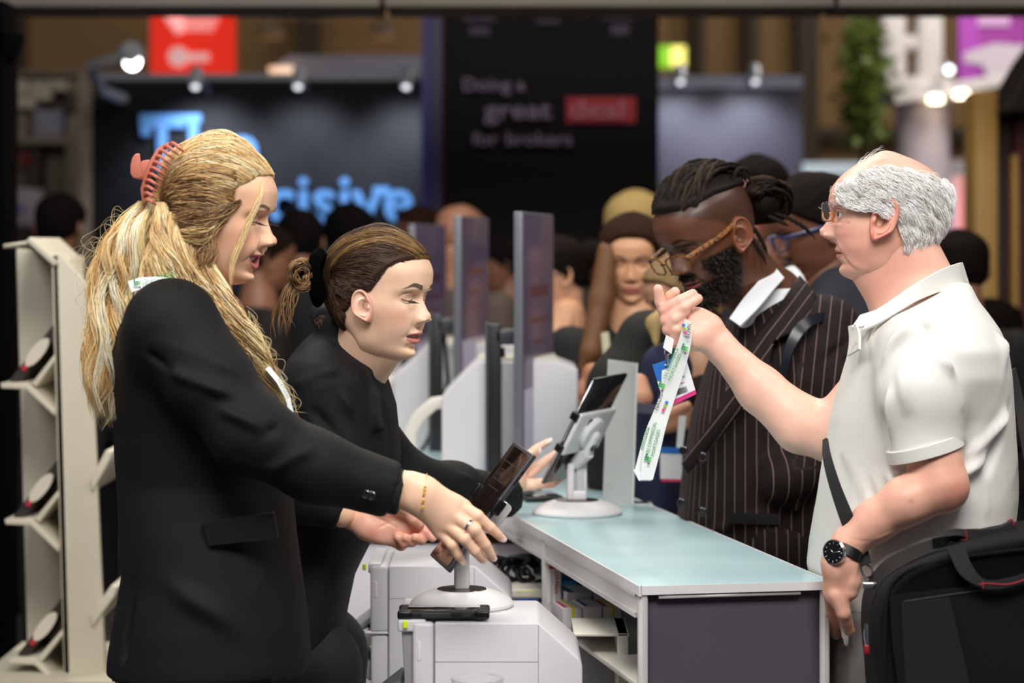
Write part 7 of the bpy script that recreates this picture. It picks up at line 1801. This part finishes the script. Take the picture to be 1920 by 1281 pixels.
# finer front face
Fb=[]
m_=len(prof)+2
for j in range(m_-1):
    for i in range(n): Fb.append((j*n+i,j*n+(i+1)%n,(j+1)*n+(i+1)%n,(j+1)*n+i))
o=toworld(link('bag_body',mesh_np('bag_body',np.array(Vb),np.array(Fb)),M_bag,bg),bg)
yf=YG-.100
def tubep(pts,r,name,m,par,flat=None,n=30): b=MB(); b.tube(resample([A3(*p) for p in pts],n),[r]*n,8,flat=flat); return toworld(b.build(name,m,par),par)
tubep([(1660,1330,yf),(1658,1230,yf),(1662,1130,yf),(1676,1090,yf),(1720,1062,yf),(1810,1044,yf),(1920,1030,yf),(2040,1020,yf)],.0035,'piping',M_bag,bg)
tubep([(1632,1230,YG-.06),(1630,1160,YG-.06),(1644,1105,YG-.07),(1676,1070,YG-.07),(1760,1032,YG-.06),(1900,1008,YG-.06)],.002,'zip',M_web,bg)
panel('front_pocket',[(1668,1118),(1760,1108),(2000,1082),(2000,1330),(1690,1330),(1672,1200)],yf-.003,M_bag,bg,th=.02)
panel('front_pocket',[(1690,1130),(1780,1120),(1830,1330),(1700,1330)],yf-.006,mat('nylon_dark','#040406',.85),bg,th=.01)
def strap(L,R,name,m,par,th=.004,n=30): b=MB(); b.strip(resample([A3(*p) for p in L],n),resample([A3(*p) for p in R],n),th); return toworld(b.build(name,m,par),par)
# carry handles
strap([(1776,1030,yf-.004),(1798,1075,yf-.014),(1832,1098,yf-.02),(1870,1104,yf-.02),(1920,1092,yf-.02),(1990,1070,yf-.01)],[(1808,1024,yf-.004),(1822,1060,yf-.014),(1842,1084,yf-.02),(1872,1088,yf-.02),(1920,1076,yf-.02),(1990,1052,yf-.01)],'handle',M_web,bg,.006)
strap([(1748,1020,YG-.05),(1772,1000,YG-.03),(1802,993,YG-.01),(1850,992,YG),(1880,985,YG),(1898,975,YG)],[(1770,1016,YG-.05),(1790,1010,YG-.03),(1812,1012,YG-.01),(1850,1010,YG),(1888,1000,YG),(1902,985,YG)],'handle',M_web,bg,.02)
for pts in ([(1842,1090,yf-.024),(1844,1104,yf-.024)],[(1836,1096,yf-.024),(1852,1094,yf-.024),(1890,1096,yf-.024),(1930,1084,yf-.024),(1980,1066,yf-.02)],[(1811,994,YG-.022),(1813,1011,YG-.022)],[(1798,1012,YG-.022),(1822,1012,YG-.022)],[(1888,976,YG-.012),(1898,974,YG-.012),(1901,986,YG-.012)]): tubep(pts,.0007,'red_stitching',M_rst,bg,n=12)
tubep([(1694,1128,yf-.008),(1760,1118,yf-.006),(1860,1104,yf-.006)],.0005,'stitching',M_dkgrey,bg,n=16)
b=MB(); b.tube([A3(1623,1170,YG-.085),A3(1621,1190,YG-.088),A3(1625,1218,YG-.088)],.0016,8); b.tube([A3(1626,1170,YG-.085),A3(1626,1190,YG-.088),A3(1627,1218,YG-.088)],.0012,8); toworld(b.build('zip_pull',M_chrome,bg),bg)
toworld(MB().box((-.004,-.003,-.007),(.004,.003,.007),.002,M=Matrix.Translation(A3(1625,1218,YG-.089))).build('pull_tab',mat('red_rubber','#8c1420',.4),bg),bg)
# shoulder strap crossing the shirt, back strap, metal hook
sY=YO-.165
strap([(1544,826,YO-.09),(1543,855,YO-.13),(1552,900,YO-.165),(1570,960,YO-.19),(1586,1004,YO-.195)],[(1551,822,YO-.10),(1560,862,YO-.15),(1576,910,YO-.182),(1597,960,YO-.198),(1612,996,YO-.198)],'shoulder_strap',M_web,bg,.004)
strap([(1586,1004,YO-.190),(1602,1038,YO-.19),(1613,1064,YO-.2)],[(1612,996,YO-.190),(1626,1028,YO-.19),(1634,1054,YO-.2)],'shoulder_strap',M_web,bg,.004)
strap([(1890,700,YO+.05),(1906,790,YO),(1922,870,YO-.1),(1940,960,YG)],[(1902,690,YO+.08),(1922,770,YO+.02),(1945,860,YO-.1),(1965,955,YG)],'shoulder_strap',M_web,bg,.006)
b=MB(); 
b.tube(resample([A3(1612,1055,YO-.21),A3(1616,1075,YG+.1),A3(1624,1085,YG+.04),A3(1634,1080,YG+.04),A3(1634,1066,YG+.1),A3(1626,1060,YO-.22)],16),[.0022]*16,8); b.tube([A3(1622,1085,YG+.04),A3(1630,1098,YG-.0),A3(1638,1088,YG+.04)],.002,8); toworld(MB().box((-.011,-.003,-.005),(.011,.003,.005),.002,M=Matrix.Translation(A3(1630,1098,YG-.06))).build('strap_ring',M_chrome,bg),bg)
toworld(b.build('strap_hook',mat('gunmetal','#6a6a6e',.25,.9),bg),bg)
# =============================================================== background people
def rotz(a): return np.array(Matrix.Rotation(math.radians(a),3,'Z'))
def bystander(label,px,pytop,Y,yaw,skin,hair,top,trous='#15151a',pitch=8,style='short',scale=1.0,bald=False,k={},hairlen=0,lean=0,extras=None,belly=1.0,roll=0):
    z_top=CAMZ-(pytop-HOR)*Y/FPX; sc=scale
    x=(px-960)*Y/FPX; base=Vector((x,Y,z_top-.232*sc))
    p_=person(label,(x,Y,0))
    kw=dict(res=.45,skin=skin,blush=skin); kw.update(k)
    h=Head((0,0,0),yaw,pitch,roll,sc); o=h.w1(0,0,.12); h=Head(base+Vector((0,0,.12*sc))-Vector(o),yaw,pitch,roll,sc)
    V,F,C=make_head(**kw); parts=[(h.w(V),F,C)]
    for sd in (-1,1): e=make_ear(sd,skin,red=skin,scale=1.0); parts.append((h.w(e[0]+np.array([-.008,sd*.072,.100])),e[1],e[2]))
    R=rotz(yaw); fw=R@np.array([1,0,0]); lt_=R@np.array([0,1,0]); nb=np.array(base)+np.array([0,0,-.055*sc])-fw*.03
    S=SDF(.012,.03); S.cone(h.w1(-.02,0,.05),nb,.054*sc,.06*sc); S.cone(nb,nb+np.array([0,0,-.45]),.07,.12)
    for sd in (-1,1):
        sh=nb+lt_*sd*.165*sc+np.array([0,0,-.07]); el=sh+np.array([0,0,-.27])+lt_*sd*.03; wr=el+fw*.20+np.array([0,0,-.02])-lt_*sd*.06
        S.cone(sh,el,.045,.038); S.cone(el,wr,.036,.026); S.cone(wr,wr+fw*.10-lt_*sd*.03,.03,.022,flat=((0,0,1),.6))
    v,f=S.mesh(1); parts.append((v,f,flatcol(len(v),skin))); toworld(link('body',mesh_np('body',*join(parts)),M_skin if sum(srgb(skin)[:3])>.8 else M_skind,p_),p_)
    # top
    ms=mat('top_'+label.split()[0]+'_cloth',top,.85)
    S=SDF(.012,.04); b=nb[2]; zc=lambda d:b+d
    Rm=np.stack([fw,lt_,np.array([0,0,1.])],1); org=np.array([nb[0],nb[1],0])
    S.loft([(zc(-.62),.0,0,.14*belly,.17),(zc(-.45),.01,0,.125*belly,.155),(zc(-.25),.01,0,.125,.175),(zc(-.12),0,0,.115,.195),(zc(-.05),-.01,0,.09,.15),(zc(-.0),-.02,0,.065,.075)],org,Rm,k=.03)
    for sd in (-1,1):
        sh=nb+lt_*sd*.165*sc+np.array([0,0,-.075]); el=sh+np.array([0,0,-.27])+lt_*sd*.03; wr=el+fw*.17+np.array([0,0,-.02])-lt_*sd*.05
        S.cone(sh,el,.066,.054,k=.04); S.cone(el,wr,.052,.036,k=.03)
    cloth(S,'top',ms,p_,noise=(.003,14))
    S=SDF(.016,.03)
    for sd in (-1,1):
        hp=nb+lt_*sd*.085+np.array([0,0,-.58]); kn_=np.array([hp[0],hp[1],.48]); S.cone(hp,kn_,.10,.065); S.cone(kn_,np.array([hp[0],hp[1],.09]),.065,.05)
    cloth(S,'trousers',mat('trouser_cloth',trous,.9),p_)
    for sd in (-1,1):
        a=nb+lt_*sd*.085; b_=SDF(.014,.02); b_.cone((a[0]-fw[0]*.05,a[1]-fw[1]*.05,.05),(a[0]+fw[0]*.14,a[1]+fw[1]*.14,.04),.044,.035); cloth(b_,'shoe',M_black,p_)
    if not bald:
        zf=.176; mask=(lambda x,y,z: ss(z-np.interp(x,[-.12,-.06,-.02,.02,.05,.07,.1],[.045,.05,.085,.105,.130,.165,.200])+.55*np.clip(np.abs(y)-.035,0,1)*(x>.02),0,.008)) if style=='long' else (lambda x,y,z: ss(z-np.interp(x,[-.12,-.06,-.02,.02,.05,.07,.1],[.045,.05,.085,.125,.150,.168,.180]),0,.008))
        S=None
        off=.012 if style!='big' else .028
        cv,cf,cc=cap_mesh(kw,off,mask,hair,.45); cv=cv+(vnoise(cv,120,3)*.0015)[:,None]; HM=mat('hair_'+style,hair,.85,bump=.6,bscale=250,stretch=(1,1,.2),spec=.08)
        me=mesh_np('hair',h.w(cv),cf); toworld(link('hair',me,HM,p_),p_)
        if hairlen or style in('long','bun'):
            S=SDF(.010,.03)
            if style=='long':
                for sd in (-1,1):
                    S.cone(h.w1(.01,sd*.062,.165),h.w1(.0,sd*.082,.06),.022,.028); S.cone(h.w1(.0,sd*.082,.06),h.w1(.0,sd*.082,.06)+np.array([0,0,-hairlen])+fw*.06+lt_*sd*.02,.028,.02)
                S.cone(h.w1(-.06,0,.15),h.w1(-.07,0,.02),.06,.06); S.cone(h.w1(-.07,0,.02),h.w1(-.07,0,.02)+np.array([0,0,-hairlen*.6]),.06,.05)
            else: S.ell(h.w1(-.125,0,.15),(.045,.045,.045))
            cloth(S,'hair_length',HM,p_,noise=(.004,60))
    return p_,h,nb,fw,lt_
B=[]
p1,h1,nb1,fw1,lt1=bystander('woman with long brown hair and black blazer facing us, eyes lowered',1186,398,6.4,-96,'#d8a27c','#2c1a10','#0e0e10',pitch=12,style='long',hairlen=.32,scale=1.02,k=dict(lipcol='#b05a58',browcol='#4a3020',res=.8,blush='#d88868'))
def addon(par,name,m,prims,vox=.006,k=.015):
    S=SDF(vox,k)
    for q in prims:
        if len(q)==5: S.cone(A3(*q[0]),A3(*q[1]),q[2],q[3],flat=q[4])
        else: S.cone(A3(*q[0]),A3(*q[1]),q[2],q[3])
    return cloth(S,name,m,par)
addon(p1,'hair_lock',mat('brown_hair_tips','#6a4422',.6,bump=.5,bscale=200),[((1140,470,6.34),(1128,560,6.32),.028,.032),((1128,560,6.32),(1108,660,6.28),.032,.028),((1108,660,6.28),(1092,690,6.28),.026,.012)])
addon(p1,'clasped_hands',M_skin_b if 'M_skin_b' in globals() else mat('warm_skin','#c98a6c',.5,sss=.1),[((1160,700,6.0),(1110,705,5.95),.034,.028),((1150,690,5.98),(1105,692,5.94),.016,.013),((1120,730,5.98),(1084,755,5.94),.026,.016),((1140,735,6.0),(1090,722,5.94),.022,.013),((1135,720,6.0),(1086,738,5.93),.02,.013)],.005,.01)
l1=empty('lanyard',A3(1135,650,6.1),0,'pale lanyard hanging on the brown haired woman in black','lanyard'); band('strap_band',[(1127,625,6.15),(1130,660,6.13),(1133,690,6.12)],[(1141,622,6.15),(1145,660,6.13),(1147,690,6.12)],l1,m=mat('cream_band','#b9b49a',.6))
p2,h2,nb2,fw2,lt2_=bystander('woman in glasses with dark tied back hair, seen past the monitor edge',1040,440,7.35,196,'#d4a080','#17100c','#101012',pitch=12,style='bun',scale=1.0,k=dict(lipcol='#a86058'))
g2=empty('glasses',h2.w1(.1,0,.11),0,'thin glasses of the woman behind the near monitor','glasses'); glasses(g2,h2,M_gf,M_lens,r=.0009,x0=.102,zc=.11,rect=2.4)
addon(p2,'bare_shoulders',mat('warm_skin','#cf9a76',.5,sss=.1),[((1062,590,7.3),(1050,720,7.25),.055,.075),((1050,600,7.3),(1040,700,7.2),.05,.06)]); addon(p2,'dress_strap',M_black,[((1030,652,7.1),(1080,662,7.08),.006,.006),((1075,590,7.2),(1068,660,7.1),.005,.005)])
p3,h3,nb3,fw3,lt3=bystander('blonde woman in dark olive jacket, mostly hidden behind the raised hand',1285,470,5.75,200,'#b88868','#80684a','#1c1a14',pitch=14,style='short',scale=1.0)
addon(p3,'hair_lock',mat('straw_hair','#9c8450',.7,bump=.5,bscale=200),[((1244,585,5.5),(1226,606,5.48),.014,.018),((1226,606,5.48),(1230,645,5.46),.017,.008),((1247,548,5.5),(1250,580,5.5),.008,.012)])
addon(p3,'jacket_sleeve',mat('olive_jacket','#100f0b',.85),[((1215,640,5.62),(1170,730,5.6),.075,.07),((1170,730,5.6),(1180,900,5.6),.09,.10)],.01,.03)
addon(p3,'navy_top',mat('navy_top','#12183a',.8),[((1250,690,5.5),(1225,950,5.5),.06,.07)],.01,.03)
addon(p3,'hands',mat('warm_skin','#d09878',.5,sss=.1),[((1200,715,5.4),(1205,745,5.38),.018,.024),((1250,790,5.4),(1285,775,5.4),.024,.022),((1246,778,5.38),(1290,760,5.38),.012,.010),((1250,800,5.4),(1290,795,5.4),.016,.014)],.005,.01)
b2=empty('badge',A3(1258,865,5.3),0,'blue and white name badge hanging low beside the pinstripe suit','badge'); Yb2=5.32
quad('card',[(1238,848),(1279,850),(1279,900),(1238,898)],Yb2,mat('badge_card','#d8dade',.4),b2); quad('blue_header',[(1238,838),(1279,840),(1279,852),(1238,850)],Yb2-.001,mat('badge_blue','#2468b8',.4),b2); quad('pink_footer',[(1240,898),(1277,899),(1277,904),(1240,903)],Yb2-.001,mat('badge_pink','#d03860',.4),b2)
band('strap_band',[(1273,780,Yb2),(1268,840,Yb2)],[(1287,780,Yb2),(1280,840,Yb2)],b2); 
bphone=empty('phone',A3(1218,760,5.36),0,'purple grey phone held by the woman in olive jacket','phone'); quad('phone_body',[(1192,755),(1240,760),(1240,778),(1192,774)],5.36,mat('violet_phone','#5a5468',.3),bphone,th=.01)
bystander('person with tousled blond hair standing behind the brown haired woman',1192,366,8.3,80,'#b88a6c','#a58c5a','#1a1614',style='big',scale=1.08)
bystander('bald man in taupe jumper, back turned, behind the middle monitor',862,378,8.9,60,'#a8745a','#6a4a3a','#5a4c44',bald=True,scale=1.12,pitch=15,belly=1.3)
p5,h5,nb5,fw5,lt5=bystander('young man with short dark hair, blue framed glasses and navy jacket',1530,322,5.75,190,'#6e4634','#15100c','#0d1020',pitch=20,style='short',scale=1.10,k=dict(browcol='#1a100a',lipcol='#7a4038'))
g5=empty('glasses',h5.w1(.1,0,.11),0,'blue framed glasses on the young man behind the older man','glasses'); glasses(g5,h5,mat('blue_frame','#2c3a6a',.3),M_lens,r=.0018,x0=.106,zc=.108,rect=2.6)
addon(p5,'jacket_collar',mat('navy_jacket','#0b0e1c',.85),[((1590,590,5.62),(1690,650,5.6),.11,.14),((1560,600,5.55),(1600,640,5.55),.06,.09),((1575,545,5.62),(1600,590,5.6),.05,.08)],.01,.03)
band('white_collar',[(1470,505,5.6),(1490,500,5.58),(1505,520,5.56),(1520,560,5.56)],[(1478,520,5.58),(1496,520,5.56),(1512,545,5.54),(1545,572,5.54)],p5,m=M_shirt,th=.006)
bystander('dark haired man turned away, between the suited man and the slate wall',1420,290,7.1,250,'#8a5a44','#120c0a','#14141a',style='short',scale=1.12,pitch=6)
for px,py,Y,yaw,hair,top,lab,sty in [(112,362,9.0,80,'#0e0a0a','#100e12','person with black hair and black top by the display booth','short'),(562,392,9.2,100,'#100c0c','#0e0e12','dark haired visitor under the second letter row, left one','short'),(655,388,9.9,85,'#0d0a0a','#121016','dark haired visitor under the blue lettering, middle one','big'),(785,385,10.7,200,'#2a1a14','#0e0c16','brown skinned visitor at the foot of the tower corner','short'),
    (500,420,8.8,20,'#1c120c','#17100e','visitor hidden behind the blonde woman\'s profile','short'),(940,440,9.9,180,'#100c0c','#0c0c10','visitor in the dark between the two monitors','short'),(1085,448,9.4,100,'#0e0a0c','#0c0a0e','dark haired visitor right of the near monitor, back turned','big'),(1800,430,7.6,100,'#120c0a','#0c0a0c','dark haired visitor right of the older man\'s head','short'),(1860,560,8.6,180,'#120c0a','#100c0c','visitor in black near the timber post','short'),(240,430,10.4,60,'#140e0c','#141018','visitor in shadow left of the blonde woman\'s hair','short'),(30,470,10.3,30,'#0e0a0a','#0c0c12','visitor in black behind the brochure rack','short')]:
    bystander(lab,px,py,Y,yaw,'#9a6a50' if 'brown' not in lab else '#7a4a34',hair,top,style=sty,scale=1.05)
# ---------------------------------------------------------------- sub-parts hang from the part they belong to
def under(parts,host):
    for e in [o for o in COL.objects if o.type=='EMPTY']:
        hs=[c for c in e.children if c.name.split('.')[0]==host]
        if not hs: continue
        for c in list(e.children):
            if c.name.split('.')[0] in parts and c not in hs:
                c.parent=hs[0]
under(('sleeve_button','pocket_flap'),'blazer'); under(('eyelashes','beard'),'body'); under(('suit_button','lapel'),'suit_jacket'); under(('pocket_flap',),'suit_jacket')
under(('sleeve_band','collar','collar_stand','collar_point','placket','button'),'polo_shirt'); under(('pocket_lining',),'trousers'); under(('shirt_collar',),'shirt')
under(('dial','hour_marks','hands'),'case'); under(('print','logo'),'front_band'); under(('barcode','blue_header','pink_footer','pink_line','print'),'card'); under(('red_stitching',),'handle'); under(('pull_tab',),'zip_pull')
under(('sticker_text','sticker_logo','sticker_cross'),'sticker'); under(('buttons','screen_text'),'screen')
